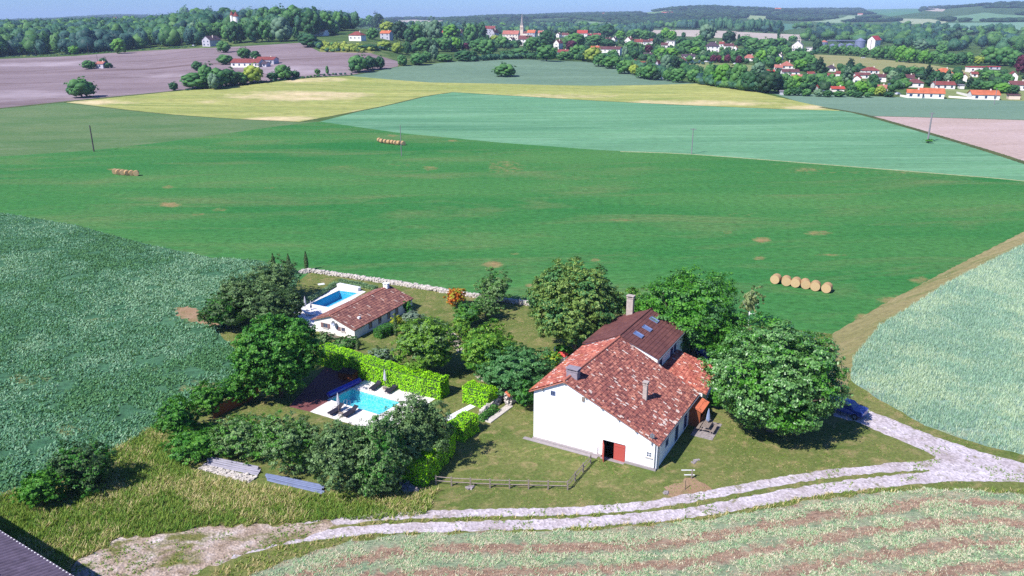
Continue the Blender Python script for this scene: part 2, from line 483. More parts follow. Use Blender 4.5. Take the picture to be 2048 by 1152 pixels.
FIELD = {
    'teal': [(640, 243), (750, 215), (850, 192), (905, 184), (1000, 190), (1300, 207), (1560, 218), (1690, 222), (1740, 235), (1880, 275), (2048, 326), (2600, 520), (2600, 430), (2048, 362), (1900, 349), (1700, 333), (1390, 309), (1200, 300), (1000, 285), (800, 266)],
    'yellow': [(125, 204), (300, 187), (480, 172), (600, 158), (700, 152), (860, 165), (1100, 170), (1300, 170), (1400, 167), (1500, 181), (1600, 204), (1690, 222), (1560, 218), (1300, 207), (1000, 190), (905, 184), (850, 192), (750, 215), (600, 244), (440, 236), (300, 225)],
    'grey_green': [(700, 152), (800, 133), (930, 121), (1060, 119), (1180, 124), (1240, 134), (1330, 158), (1400, 167), (1300, 170), (1100, 170), (860, 165)],
    'far_right': [(1535, 184), (1700, 191), (1900, 198), (2048, 202), (2600, 225), (2600, 262), (2048, 240), (1740, 232), (1690, 222), (1600, 204)],
    'pink': [(1740, 232), (2048, 240), (2600, 262), (2600, 520), (2048, 324), (1880, 272)],
    'plough': [(-500, 138), (0, 118), (150, 112), (300, 101), (420, 96), (600, 86), (640, 104), (740, 106), (800, 124), (795, 133), (700, 150), (600, 156), (480, 169), (300, 186), (125, 203), (0, 216), (-500, 262)],
    'strip': [(-500, 262), (0, 216), (125, 204), (300, 225), (440, 236), (600, 244), (640, 243), (560, 252), (330, 284), (180, 301), (0, 313), (-500, 345)],
    'main': [(-500, 345), (0, 313), (180, 301), (330, 284), (560, 252), (640, 243), (800, 266), (1000, 285), (1200, 300), (1390, 309), (1700, 333), (1900, 349), (2048, 362), (2600, 430), (2600, 300), (2048, 463), (1900, 538), (1760, 612), (1665, 668), (1400, 640), (1060, 610), (955, 592), (800, 567), (622, 543), (600, 560), (520, 522), (420, 515), (300, 490), (150, 450), (0, 425), (-500, 345)],
    'crop_left': [(-500, 346), (0, 425), (150, 450), (300, 490), (420, 515), (520, 521), (605, 545), (560, 620), (430, 660), (470, 700), (470, 760), (330, 835), (240, 895), (100, 955), (0, 995), (-500, 1240)],
    'crop_right': [(2600, 190), (2048, 488), (1900, 562), (1760, 652), (1708, 712), (1700, 760), (1760, 800), (1850, 850), (1950, 886), (2048, 910), (2600, 1010)],
    'farm_track': [(2600, 180), (2048, 463), (1900, 538), (1760, 612), (1665, 668), (1640, 760), (1690, 790), (1700, 760), (1708, 712), (1760, 652), (1900, 562), (2048, 488), (2600, 195)],
    'mown': [(380, 1200), (480, 1158), (600, 1112), (700, 1085), (800, 1072), (950, 1066), (1200, 1060), (1400, 1042), (1560, 1012), (1700, 992), (1850, 978), (2048, 988), (2600, 1040), (2600, 1500), (300, 1500)],
    'rough': [(-500, 1240), (0, 995), (100, 955), (240, 895), (330, 835), (325, 900), (420, 960), (640, 992), (850, 985), (880, 975), (850, 1030), (560, 1047), (180, 1110), (-200, 1400), (-600, 1500)],
    'orchard': [(636, 86), (700, 92), (770, 96), (742, 106), (640, 104)],
    'meadow': [(830, 118), (830, 104), (1000, 100), (1100, 100), (1100, 118), (930, 121)],
    'meadow2': [(1610, 108), (1700, 112), (1850, 128), (1960, 145), (1985, 160), (1800, 152), (1640, 138)],
    'meadow3': [(1370, 126), (1430, 124), (1520, 132), (1500, 142), (1380, 138)],
    'meadow4': [(1880, 178), (2048, 182), (2600, 196), (2600, 225), (2048, 202), (1880, 196)],
    'pale1': [(1305, 60), (1400, 60), (1520, 66), (1620, 70), (1620, 80), (1500, 79), (1380, 73), (1300, 70)],
    'pale2': [(785, 42), (830, 39), (900, 41), (895, 47), (860, 53), (800, 56)],
    'pale3': [(972, 44), (975, 39), (1000, 43), (985, 51)],
    'pale4': [(1846, 15), (1891, 18), (1885, 23), (1850, 21)],
    'green1': [(1130, 53), (1160, 43), (1220, 45), (1245, 53), (1180, 57)],
    'green2': [(1266, 29), (1300, 22), (1353, 30), (1300, 32)],
    'green3': [(1490, 30), (1560, 34), (1530, 42), (1495, 38)],
    'green4': [(1525, 46), (1590, 48), (1602, 56), (1545, 64)],
    'green5': [(1605, 43), (1650, 41), (1697, 31), (1738, 33), (1676, 46)],
    'green6': [(1717, 19), (1846, 16), (1842, 25), (1780, 33), (1740, 28)],
    'green7': [(1792, 37), (1862, 38), (1896, 44), (1860, 50), (1800, 46)],
    'green8': [(1879, 58), (1900, 46), (2048, 44), (2600, 50), (2600, 66), (2048, 60), (1945, 62)],
    'green9': [(1896, 33), (1970, 25), (2048, 31), (2600, 34), (2600, 46), (2048, 42), (1904, 43)],
}
PW = {k: wp(v) for k, v in FIELD.items()}
# gravel tracks, terraces and paths
TR = [
    ribbon([(600, 1052), (700, 1040), (800, 1031), (950, 1026), (1100, 1023), (1250, 1015), (1350, 1001), (1450, 983), (1560, 962), (1700, 943), (1880, 930)], 1.0, 1.3, .13, 3),
    ribbon([(430, 1118), (520, 1092), (620, 1072), (760, 1058), (900, 1053), (1100, 1048), (1250, 1038), (1400, 1022), (1500, 1003), (1620, 982), (1750, 965), (1880, 953)], 1.1, 1.7, .14, 4),
    rag(wp([(1660, 790), (1690, 793), (1722, 815), (1800, 845), (1880, 877), (1960, 903), (2048, 926), (2500, 1010), (2500, 1080), (2200, 985), (2048, 963), (1900, 962), (1820, 968), (1780, 960), (1860, 948), (1860, 933), (1780, 938), (1700, 950), (1690, 940), (1780, 926), (1860, 920), (1872, 914), (1830, 893), (1760, 864), (1716, 845), (1665, 832)]), .12, .5, seed=5),
    rag(wp([(330, 1068), (430, 1052), (560, 1050), (660, 1040), (680, 1050), (620, 1072), (560, 1086), (470, 1112), (380, 1152), (300, 1230), (60, 1230), (160, 1120), (240, 1078)]), .3, .5, seed=6),
]
SOIL = [rag(wp(p), .45, .6, seed=i) for i, p in enumerate([
    [(1330, 975), (1345, 962), (1385, 958), (1420, 975), (1430, 985), (1350, 998)],
    [(345, 618), (375, 612), (430, 632), (440, 652), (400, 648), (360, 635)]])]
PATHS = [rag(wp(p), .12, .6, seed=20 + i) for i, p in enumerate([
    [(890, 648), (905, 655), (925, 690), (935, 705), (922, 712), (905, 690), (892, 668)],
    [(950, 752), (972, 748), (985, 760), (965, 764)],
])]
a_, b_, c_ = atz(619.5, 823.5), atz(732, 759), atz(872.5, 796)
PAVE1 = [tuple(v[:2]) for v in (a_, b_, c_, a_ + c_ - b_)]
POOL1 = [tuple(atz(x, y)[:2]) for x, y in ((659.6, 800), (703.5, 777.6), (801, 805), (759, 830))]
BRICK = [tuple(atz(x, y)[:2]) for x, y in ((577, 813), (619.5, 823.5), (732, 759), (705, 740), (650, 735))]
PAVE2 = [tuple(atz(x, y)[:2]) for x, y in ((576, 618), (676, 571.5), (732, 583), (640, 636), (632, 664), (608, 650), (600, 636))]
POOL2 = [tuple(atz(x, y)[:2]) for x, y in ((620.6, 607.7), (678.6, 580.8), (716.4, 586), (655.8, 614.7))]
SLAB1 = [tuple(atz(x, y)[:2]) for x, y in ((1028, 832), (893, 832), (905, 822), (948, 795), (978, 800), (912, 838))]

REG = [('hole', POOL1), ('hole', POOL2), ('paving', PAVE1), ('brick_terrace', BRICK), ('pool_terrace', PAVE2)]
VERGE = [ribbon(p, w, None, .25, 40 + i) for i, (p, w) in enumerate([([(-400, 252), (0, 217), (125, 204.5), (300, 187), (480, 169)], 3.2), ([(1640, 214), (1690, 222), (1742, 233), (1880, 273), (2048, 325), (2400, 445)], 3.0), ([(600, 244), (750, 216), (850, 193), (904, 185)], 1.6), ([(1745, 232), (2048, 240), (2400, 252)], 1.6), ([(904, 185), (1000, 190), (1300, 207), (1560, 218)], 1.2), ([(125, 204.5), (300, 225), (440, 236), (600, 244)], 1.2)])]
REG += [('field_verge', p) for p in VERGE] + [('field_margin', ribbon([(1240, 303), (1390, 309), (1700, 333), (1900, 349), (2048, 362), (2400, 402)], 1.1, None, .2, 50))]
REG += [('gravel_yard', TR[3])] + [('gravel_track', p) for p in TR[:3]] + [('bare_soil', p) for p in SOIL] + [('garden_path', p) for p in PATHS]
order = ['farm_track', 'mown', 'crop_right', 'teal', 'yellow', 'grey_green', 'far_right', 'pink', 'plough', 'strip', 'crop_left', 'main', 'rough', 'orchard', 'meadow', 'meadow2', 'meadow3', 'meadow4', 'pale1', 'pale2', 'pale3', 'pale4'] + ['green%d' % i for i in range(1, 10)]
for k in order:
    p = PW[k]
    if k in ('mown', 'rough', 'farm_track', 'crop_right', 'crop_left'):
        p = rag(p, .3 if k in ('mown', 'rough') else .14, 1.0, seed=len(k))
    REG.append((k, p))

# soft marks inside fields: (px, py, rx, ry, strength)
MARK = {
    'main': [(987, 529, 30, 9, 1), (1030, 507, 16, 4, .7), (1190, 520, 14, 5, .9), (1060, 571, 14, 5, .9), (340, 409, 30, 7, 1), (338, 374, 20, 4, .8), (440, 419, 26, 5, .6), (397, 428, 22, 5, .6), (540, 375, 20, 4, .6), (690, 333, 40, 4, .5), (860, 336, 26, 6, .7), (800, 330, 60, 5, .4), (1010, 335, 60, 16, .6), (1010, 325, 30, 4, .6), (1525, 480, 28, 8, .9), (1635, 466, 36, 7, .8), (1520, 516, 16, 6, .8), (1455, 464, 16, 5, .6), (1240, 440, 34, 5, .6), (1480, 428, 50, 5, .4), (1310, 410, 30, 4, .4), (1610, 340, 40, 6, .7), (1130, 355, 180, 8, .3), (1700, 345, 300, 5, .45), (1785, 600, 40, 12, .9), (1730, 635, 30, 10, .9), (1840, 560, 40, 10, .7), (232, 339, 24, 4, .8), (785, 271, 16, 3, .8), (905, 281, 16, 3, .7), (1660, 510, 60, 4, .6)],
    'yellow': [(600, 192, 190, 14, 1.0), (620, 160, 110, 7, 1), (560, 238, 90, 8, 1), (200, 205, 110, 7, .9), (420, 203, 60, 5, .6), (1100, 192, 200, 7, .75), (1400, 206, 220, 9, .9), (1620, 215, 90, 6, 1), (750, 225, 90, 9, .6)],
    'plough': [(100, 128, 300, 8, .8), (50, 190, 220, 18, .7), (330, 150, 220, 8, .6), (620, 140, 180, 16, .8), (560, 92, 90, 5, .5)],
    'crop_left': [(400, 775, 60, 18, .7), (60, 760, 80, 18, .6), (140, 860, 60, 14, .6), (330, 740, 60, 14, .5), (400, 640, 70, 16, .7), (230, 640, 80, 10, .5)],
    'crop_right': [(1740, 780, 40, 16, .6), (1900, 868, 120, 12, .7)],
}


def build_ground():
    pts = []; edges = []
    def addpoly(P, closed=True):
        n0 = len(pts)
        for i in range(len(P)):
            a, b = P[i], P[(i + 1) % len(P)]; L = math.hypot(b[0] - a[0], b[1] - a[1])
            D = math.hypot(a[0], a[1]); k = max(1, min(int(L / (8 + D * .04)), 40))
            for j in range(k): pts.append((a[0] + (b[0] - a[0]) * j / k, a[1] + (b[1] - a[1]) * j / k))
        n = len(pts) - n0
        for i in range(n): edges.append((n0 + i, n0 + (i + 1) % n))
    for _, P in REG: addpoly(P)
    gx, gy = np.meshgrid(np.arange(-62, 62, 1.3), np.arange(40, 135, 1.3))
    j = rng.random(gx.shape) * .3
    pts += list(zip((gx + j).ravel().tolist(), (gy + j[::-1]).ravel().tolist()))
    az = np.concatenate([np.radians(np.arange(-46, 46.1, .8)), np.radians(np.arange(60, 310, 12))])
    D = np.concatenate([[4, 15, 30], np.geomspace(45, 13500, 190)])
    for a in az:
        back = a > 1
        for d in (D if not back else [15, 60, 200, 800, 3000, 13500]):
            x, y = d * math.sin(a), d * math.cos(a)
            if -62 < x < 62 and 40 < y < 135: continue
            pts.append((x, y))
    for k, L in MARK.items():
        for (px, py, rx, ry, s) in L:
            for i in np.linspace(-1.1, 1.1, 15):
                for jx in np.linspace(-1.1, 1.1, 9):
                    q = at(px + rx * i, py + ry * jx); pts.append((q[0], q[1]))
    V, E_, F, ov, oe, of = delaunay_2d_cdt([Vector(p) for p in pts], edges, [], 0, 1e-4)
    V = np.array([(v[0], v[1]) for v in V]); F = np.array([tuple(f) for f in F if len(f) == 3])
    Z = terr(V[:, 0], V[:, 1]); V3 = np.column_stack([V, Z])
    C = V[F].mean(1)
    cls = np.full(len(F), -1); names = []
    for nm, P in REG:
        if nm not in names: names.append(nm)
        todo = cls < 0
        ins = np.zeros(len(F), bool); ins[todo] = inside(C[todo, 0], C[todo, 1], P)
        cls[ins] = names.index(nm)
    D = np.hypot(C[:, 0], C[:, 1]); ppx, ppy = proj(C[:, 0], C[:, 1], 0)
    rest = cls < 0
    for nm, cond in (('lawn', rest & (D < 150)), ('meadow', rest & (D >= 150) & (D < 1400)), ('hills', rest & (D >= 1400))):
        if nm not in names: names.append(nm)
        cls[cond] = names.index(nm)
    out = {}
    for i, nm in enumerate(names):
        if nm == 'hole': continue
        f = F[cls == i]
        if not len(f): continue
        u, inv = np.unique(f, return_inverse=True)
        v = V3[u].copy(); f = inv.reshape(-1, 3)
        out[nm] = (v, f)
    return out


G = build_ground()
GM = {
    'teal': field('teal_wheat', (98, 152, 114), (124, 176, 132), .012, .5, .22, (.35, 2.2), .04, streak=.14, c3=(138, 186, 146), mid=.04),
    'yellow': field('ripening_barley', (192, 190, 116), (164, 174, 98), .03, .35, .3, (.3, 2), -.1, maskc=(236, 214, 168), streak=.16, mscale=.05, c3=(136, 156, 84), mid=.05),
    'grey_green': field('grey_green_wheat', (110, 140, 116), (130, 158, 132), .01, .3, .22, (.5, 2), 0, streak=.1),
    'far_right': field('grey_green_barley', (116, 148, 124), (132, 162, 138), .01, .4, .15, (.5, 2), 0, streak=.05),
    'pink': field('pale_ploughland', (196, 172, 160), (214, 190, 184), .02, .5, .2, (1, 3), .1, streak=.05),
    'plough': field('ploughed_field', (146, 128, 132), (164, 146, 150), .008, .25, .18, (.2, 2.5), .14, maskc=(194, 178, 184), streak=.14, c3=(128, 108, 106), mid=.02, mscale=.012),
    'strip': field('grass_strip', (92, 132, 80), (122, 144, 98), .02, .6, .25, (1, 2.5), .1, c3=(124, 146, 104), mid=.06),
    'main': field('lucerne_field', (56, 130, 66), (92, 146, 80), .02, .9, .4, (.45, 1.6), .06, maskc=(176, 148, 104), c3=(116, 142, 88), mid=.045, mscale=.45, bump=.7),
    'crop_left': field('blue_green_peas', (66, 112, 80), (98, 144, 108), .05, 1.1, .5, (.6, 1.4), .6, maskc=(190, 170, 100), c3=(92, 138, 98), mid=.3, mscale=.35, bump=1.0),
    'crop_right': field('pale_wheat', (132, 166, 150), (160, 190, 174), .06, 1.5, .3, (1, 3), 1.2, maskc=(200, 200, 150), c3=(172, 200, 176), mid=.3, mscale=.35, bump=.8),
    'farm_track': field('grassy_farm_track', (150, 146, 96), (184, 168, 124), .25, 2.0, .3, (.06, 1.2), .62, c3=(112, 132, 72), mid=.5, bump=.6),
    'rough': field('rough_grass', (112, 130, 60), (152, 150, 92), .09, 1.6, .5, (.5, 1.4), .5, c3=(190, 176, 124), mid=.3, bump=1.2),
    'lawn': field('lawn_turf', (104, 124, 62), (138, 142, 84), .16, 2.6, .36, (1, 1.3), .5, c3=(172, 156, 110), mid=.6, bump=.5),
    'orchard': field('orchard_grass', (150, 146, 92), (130, 140, 78), .02, .3, .3),
    'meadow': field('valley_meadow', (62, 94, 52), (98, 124, 68), .008, .15, .3, c3=(136, 148, 96), mid=.03),
    'meadow2': field('dry_meadow', (150, 158, 100), (176, 166, 120), .02, .2, .15, (.5, 3), -.2),
    'meadow3': field('mown_meadow', (140, 152, 98), (154, 162, 110), .02, .2, .15),
    'meadow4': field('pasture', (140, 154, 96), (150, 160, 108), .02, .2, .15),
    'hills': field('hill_grass', (70, 100, 62), (96, 124, 80), .002, .02, .25),
    'gravel_track': None, 'bare_soil': field('bare_soil', (190, 160, 130), (172, 140, 108), .3, 3, .2, c3=(130, 132, 80), mid=.6),
    'garden_path': field('path_gravel', (214, 196, 180), (228, 214, 200), .5, 6, .2),
}
for i in range(1, 5): GM['pale%d' % i] = field('pale_field_%d' % i, (200, 186, 172), (212, 198, 186), .004, .05, .1)
for i, c in enumerate([(140, 172, 128), (130, 160, 110), (160, 178, 124), (96, 140, 116), (156, 180, 140), (96, 144, 108), (176, 186, 150), (130, 168, 140), (120, 158, 118)]):
    GM['green%d' % (i + 1)] = field('hill_field_%d' % (i + 1), c, tuple(v + 8 for v in c), .004, .05, .12)


def gravelmat():
    t = NT('limestone_gravel'); co = t.coord()
    n1 = t.noise(co, .35, 4, .6)
    col = t.ramp(n1, [(.3, A((196, 182, 182))), (.7, A((232, 222, 228)))])
    vo = t.node('ShaderNodeTexVoronoi'); vo.inputs['Scale'].default_value = 4.5; t.L(co, vo.inputs['Vector'])
    col = t.mix(1.0, col, t.ramp(vo.outputs['Color'], [(0, (.66, .64, .64)), (1, (1.3, 1.3, 1.32))]), 'MULTIPLY')
    ng = t.noise(co, 1.1, 5, .7, .4)
    col = t.mix(t.ramp(ng, [(.55, (0, 0, 0)), (.68, (.8,) * 3)]), col, A((140, 136, 86)))
    t.bump(vo.outputs['Distance'], .6, .08)
    return t.base(col)
GM['gravel_track'] = gravelmat()
GM['field_verge'] = field('field_verge_grass', (78, 92, 60), (104, 112, 70), .1, .8, .3)
GM['field_margin'] = field('pale_margin', (190, 196, 150), (170, 180, 130), .1, .8, .3)


def yardmat():
    t = NT('rubble_yard'); co = t.coord()
    col = t.ramp(t.noise(co, .5, 5, .65), [(.3, A((150, 128, 104))), (.5, A((194, 174, 158))), (.7, A((226, 214, 208)))])
    vo = t.node('ShaderNodeTexVoronoi'); vo.inputs['Scale'].default_value = 5; t.L(co, vo.inputs['Vector'])
    col = t.mix(1.0, col, t.ramp(vo.outputs['Color'], [(0, (.66, .64, .62)), (1, (1.3, 1.3, 1.32))]), 'MULTIPLY')
    g1 = t.ramp(t.noise(t.coord(scale=(.6, 1.2, 1), rot=.3), .42, 5, .7, .5), [(.5, (0, 0, 0)), (.62, (1,) * 3)])
    gr = t.ramp(t.noise(co, 2.0, 4, .7), [(.3, A((96, 108, 52))), (.7, A((150, 142, 84)))])
    col = t.mix(g1, col, gr)
    t.bump(vo.outputs['Distance'], .7, .1)
    return t.base(col)
GM['gravel_yard'] = yardmat()


def mownmat():
    t = NT('mown_hay_field'); co = t.coord()
    r = t.attr('row'); w = t.noise(co, .35, 4, .6)
    w2 = t.noise(co, 1.4, 4, .65)
    ph = t.math('ADD', t.math('MULTIPLY', r, 2 * math.pi / 2.85), t.math('ADD', t.math('MULTIPLY', t.math('SUBTRACT', w, .5), 4.2), t.math('MULTIPLY', t.math('SUBTRACT', w2, .5), 4.6)))
    s = t.math('ADD', t.math('MULTIPLY', t.math('SINE', ph), .5), .5)
    hay = t.ramp(t.noise(co, .5, 4, .7), [(.3, A((140, 170, 132))), (.5, A((178, 190, 152))), (.7, A((214, 204, 172)))])
    stub = t.ramp(t.noise(co, 1.2, 5, .7), [(.3, A((158, 124, 104))), (.5, A((190, 158, 134))), (.7, A((212, 188, 160)))])
    col = t.mix(t.ramp(s, [(.2, (0, 0, 0)), (.7, (1, 1, 1))]), stub, hay)
    nf = t.noise(t.coord(scale=(.5, 1.3, 1), rot=.15), 3.0, 6, .8)
    col = t.mix(1.0, col, t.ramp(nf, [(.3, (.55,) * 3), (.5, (1,) * 3), (.7, (1.4,) * 3)]), 'MULTIPLY')
    t.bump(t.math('ADD', nf, t.math('MULTIPLY', s, .4)), .9, .3)
    t.p.inputs['Roughness'].default_value = 1
    return t.base(col)
GM['mown'] = mownmat()


def pavemat(name, c, cell=.5, joint=(170, 160, 155), vary=.06, k=1.0, ratio=1.0):
    t = NT(name); b = t.node('ShaderNodeTexBrick'); t.L(t.coord(rot=.5), b.inputs['Vector'])
    b.inputs['Scale'].default_value = 1; b.inputs['Brick Width'].default_value = cell * ratio; b.inputs['Row Height'].default_value = cell
    b.inputs['Mortar Size'].default_value = .012; b.offset = 0 if ratio == 1 else .5
    c1 = A(c, k); b.inputs['Color1'].default_value = c1; b.inputs['Color2'].default_value = tuple(v * (1 - vary * 2) for v in c1[:3]) + (1,)
    b.inputs['Mortar'].default_value = A(joint)
    n = t.noise(t.coord(), .8, 4)
    return t.base(t.mix(1.0, b.outputs[0], t.ramp(n, [(.3, (.92,) * 3), (.7, (1.05,) * 3)]), 'MULTIPLY'))
GM['paving'] = pavemat('white_paving', (250, 242, 236), k=1.3)
GM['pool_terrace'] = pavemat('pale_terrace', (250, 244, 242), k=1.3)
GM['brick_terrace'] = pavemat('brick_paving', (150, 92, 92), .11, (120, 80, 78), .1, ratio=2)

mown_edge = np.array([tuple(at(x, y)[:2]) for x, y in smooth_line([(-200, 1420), (380, 1210), (480, 1158), (600, 1112), (700, 1085), (800, 1072), (950, 1066), (1200, 1060), (1400, 1042), (1560, 1012), (1700, 992), (1850, 978), (2048, 988), (2600, 1040)])])


def edge_dist(x, y):
    P = np.column_stack([x, y]); best = np.full(len(P), 1e9)
    for i in range(len(mown_edge) - 1):
        a, b = mown_edge[i], mown_edge[i + 1]; d = b - a; t = np.clip(((P - a) @ d) / (d @ d), 0, 1)
        best = np.minimum(best, np.linalg.norm(P - (a + t[:, None] * d), axis=1))
    return best


GNAME = {'teal': 'wheat_field', 'yellow': 'barley_field', 'grey_green': 'wheat_field', 'far_right': 'barley_field', 'pink': 'ploughed_field', 'plough': 'ploughed_field', 'strip': 'grass_field', 'main': 'lucerne_field', 'crop_left': 'crop_field', 'crop_right': 'crop_field', 'mown': 'hay_field', 'rough': 'rough_ground', 'orchard': 'orchard_ground', 'paving': 'paving'}
for nm, (v, f) in G.items():
    me = mesh(GNAME.get(nm, nm), v, f, GM[nm])
    a = me.attributes.new('mask', 'FLOAT', 'POINT'); val = np.zeros(len(v), np.float32)
    if nm in MARK:
        px, py = proj(v[:, 0], v[:, 1], v[:, 2])
        for (x, y, rx, ry, s) in MARK[nm]:
            q = ((px - x) / rx) ** 2 + ((py - y) / ry) ** 2
            val = np.maximum(val, s * .8 * np.clip(1.15 - q, 0, 1))
    a.data.foreach_set('value', val.astype(np.float32))
    if nm == 'mown':
        a = me.attributes.new('row', 'FLOAT', 'POINT'); a.data.foreach_set('value', edge_dist(v[:, 0], v[:, 1]).astype(np.float32))
    nmx = GNAME.get(nm, nm)
    for pre in ('meadow', 'pale', 'green'):
        if nm.startswith(pre) and nm != 'hills': nmx = {'meadow': 'meadow', 'pale': 'pale_field', 'green': 'hill_field'}[pre]
    o = obj(nmx, me); o['kind'] = 'structure'

# ------------------------------------------------------------------ buildings near the camera
def roof_slab(name, e0, e1, r1, r0, mat, parent, corr=.22, amp=.05, row=.42, thick=.12):
    """e0-e1 eave, r0-r1 ridge (parent space). rows of tiles run down the slope"""
    e0, e1, r1, r0 = map(Vector, (e0, e1, r1, r0))
    ax = (r1 - r0); Lx = ax.length; ax.normalize(); dn = ((e0 - r0) - ax * (e0 - r0).dot(ax)); Ly = dn.length; dn.normalize()
    nrm = ax.cross(dn); nrm = nrm if nrm.z > 0 else -nrm
    nx = max(int(Lx / corr) * (6 if amp else 1), 2); ny = max(int(Ly / row), 2)
    V = []; UV = []
    for j in range(ny + 1):
        for sub in ((0, 1) if 0 < j < ny else (0,)):
            for i in range(nx + 1):
                a = i / nx; b = j / ny
                top = r0.lerp(r1, a); bot = e0.lerp(e1, a); p = top.lerp(bot, b)
                x = Lx * a; h = amp * abs(math.sin(math.pi * x / corr)) + (.035 if sub == 0 and j > 0 else 0.0)
                V.append(p + nrm * h); UV.append((x, Ly * b - (.001 if sub == 0 else -.001)))
    rows = 2 * ny
    F = [(r * (nx + 1) + i, r * (nx + 1) + i + 1, (r + 1) * (nx + 1) + i + 1, (r + 1) * (nx + 1) + i) for r in range(rows - 1) for i in range(nx)]
    n0 = len(V)
    for p in (r0, r1, e1, e0): V.append(p + nrm * -.01); UV.append((0, 0))
    for p in (r0, r1, e1, e0): V.append(p - nrm * thick); UV.append((0, 0))
    F += [(n0 + 4, n0 + 5, n0 + 6, n0 + 7)] + [(n0 + k, n0 + (k + 1) % 4, n0 + 4 + (k + 1) % 4, n0 + 4 + k) for k in range(4)]
    return obj(name, mesh(name, V, F, mat, UV, smooth=False), parent)


def ridge_tiles(a, b, mat, parent, r=.13):
    a, b = Vector(a), Vector(b); n = int((b - a).length / .4); m = MB()
    for i in range(n):
        p, q = a.lerp(b, i / n), a.lerp(b, (i + 1.1) / n)
        m.tube([p, q], [r * 1.08, r], 8)
    return m.build('ridge_tiles', mat, parent)


def window(parent, x, z, w, h, y=0.0, side='f', frame='white_paint', bars=(1, 1), sill=True, shutters=None, name='window'):
    """a framed window on a wall; side f: wall y=const facing -y, r: wall x=const facing +x"""
    def P(m, x0, x1, y0, y1, z0, z1):
        if side == 'f': m.box(x0, x1, y0, y1, z0, z1)
        else: m.box(-y1, -y0, x0, x1, z0, z1)
    X0, X1, Z0, Z1 = x - w / 2, x + w / 2, z - h / 2, z + h / 2
    f = MB(); t = .06
    P(f, X0, X0 + t, y - .05, y - .004, Z0, Z1); P(f, X1 - t, X1, y - .05, y - .004, Z0, Z1)
    P(f, X0 + t, X1 - t, y - .049, y - .004, Z0, Z0 + t); P(f, X0 + t, X1 - t, y - .049, y - .004, Z1 - t, Z1)
    for i in range(bars[0]):
        c = X0 + w * (i + 1) / (bars[0] + 1); P(f, c - .025, c + .025, y - .045, y - .006, Z0 + t, Z1 - t)
    for i in range(bars[1]):
        c = Z0 + h * (i + 1) / (bars[1] + 1); P(f, X0 + t, X1 - t, y - .042, y - .008, c - .02, c + .02)
    fo = f.build(name, M[frame], parent)
    g_ = MB(); P(g_, X0 + .02, X1 - .02, y - .015, y - .003, Z0 + .02, Z1 - .02); g_.build('pane', M['glass'], fo)
    if sill: s = MB(); P(s, X0 - .1, X1 + .1, y - .12, y - .002, Z0 - .1, Z0 - .005); s.build('sill', M['stone'], fo)
    if shutters:
        for sx in (-1, 1):
            s = MB(); c = x + sx * (w * .75 + .03); P(s, c - w / 4, c + w / 4, y - .06, y - .003, Z0, Z1)
            for q in (.25, .75): P(s, c - w / 4 + .03, c + w / 4 - .03, y - .08, y - .06, Z0 + h * q - .04, Z0 + h * q + .04)
            s.build('shutter', M[shutters], parent)
    return fo


def chimney(parent, x, y, z0, z1, wx, wy, mat, slab=True, pots=0):
    m = MB(); m.box(x - wx / 2, x + wx / 2, y - wy / 2, y + wy / 2, z0, z1)
    m.box(x - wx / 2 - .05, x + wx / 2 + .05, y - wy / 2 - .05, y + wy / 2 + .05, z1, z1 + .07)
    c = m.build('chimney', mat, parent)
    if slab:
        s = MB()
        for sx in (-1, 1):
            for sy in (-1, 1): s.box(x + sx * (wx / 2 - .08) - .06, x + sx * (wx / 2 - .08) + .06, y + sy * (wy / 2 - .08) - .06, y + sy * (wy / 2 - .08) + .06, z1 + .07, z1 + .25)
        s.box(x - wx / 2 - .08, x + wx / 2 + .08, y - wy / 2 - .08, y + wy / 2 + .08, z1 + .25, z1 + .33)
        s.build('chimney_cap', mat, c)
    for i in range(pots):
        s = MB(); s.tube([(x + (i - .5) * .3, y, z1 + .07), (x + (i - .5) * .3, y, z1 + .4)], [.1, .08], 10); s.build('chimney_pot', M['terracotta'], c)
    return c


FA = atz(1067, 875); FROT = math.radians(-28.76)
fh = empty('farmhouse', FA, FROT, 'white farmhouse with wide old canal-tile roof speckled pale and red doors in its gable', 'house')
W_ = 12.9; LEN = 12.6; zt = lambda u: (5.25 + (7.15 - 5.25) * (u + .4) / 3.78) if u < 3.38 else 7.15 - (7.15 - 2.85) * (u - 3.38) / 9.84
m = MB()
def gab(m, y, us, z0=0.0):
    for (a, b, lo) in us:
        top = [(b, y, zt(b) - .12)] + ([(3.38, y, zt(3.38) - .12)] if a < 3.38 < b else []) + [(a, y, zt(a) - .12)]
        m.quad((a, y, lo), (b, y, lo), *top)
gab(m, 0, [(0, 7.5, -.2), (7.5, 9.8, 1.8), (9.8, W_, -.2)])
m.quad((0, LEN, -.2), (0, LEN, zt(0) - .12), (3.38, LEN, zt(3.38) - .12), (W_, LEN, zt(W_) - .12), (W_, LEN, -.2))
m.quad((0, 0, -.2), (0, 0, zt(0) - .12), (0, LEN, zt(0) - .12), (0, LEN, -.2))
m.quad((W_, 0, -.2), (W_, LEN, -.2), (W_, LEN, zt(W_) - .12), (W_, 0, zt(W_) - .12))
m.build('wall', M['white_wall'], fh)
r = MB(); r.quad((7.5, 0, 0), (7.5, 3, 0), (7.5, 3, 1.8), (7.5, 0, 1.8)); r.quad((9.8, 0, 0), (9.8, 0, 1.8), (9.8, 3, 1.8), (9.8, 3, 0)); r.quad((7.5, 3, 0), (9.8, 3, 0), (9.8, 3, 1.8), (7.5, 3, 1.8)); r.quad((7.5, 0, 1.8), (9.8, 0, 1.8), (9.8, 3, 1.8), (7.5, 3, 1.8)); r.quad((7.5, 0, .0), (9.8, 0, .0), (9.8, 3, 0), (7.5, 3, 0))
r.build('doorway', M['black'], fh)
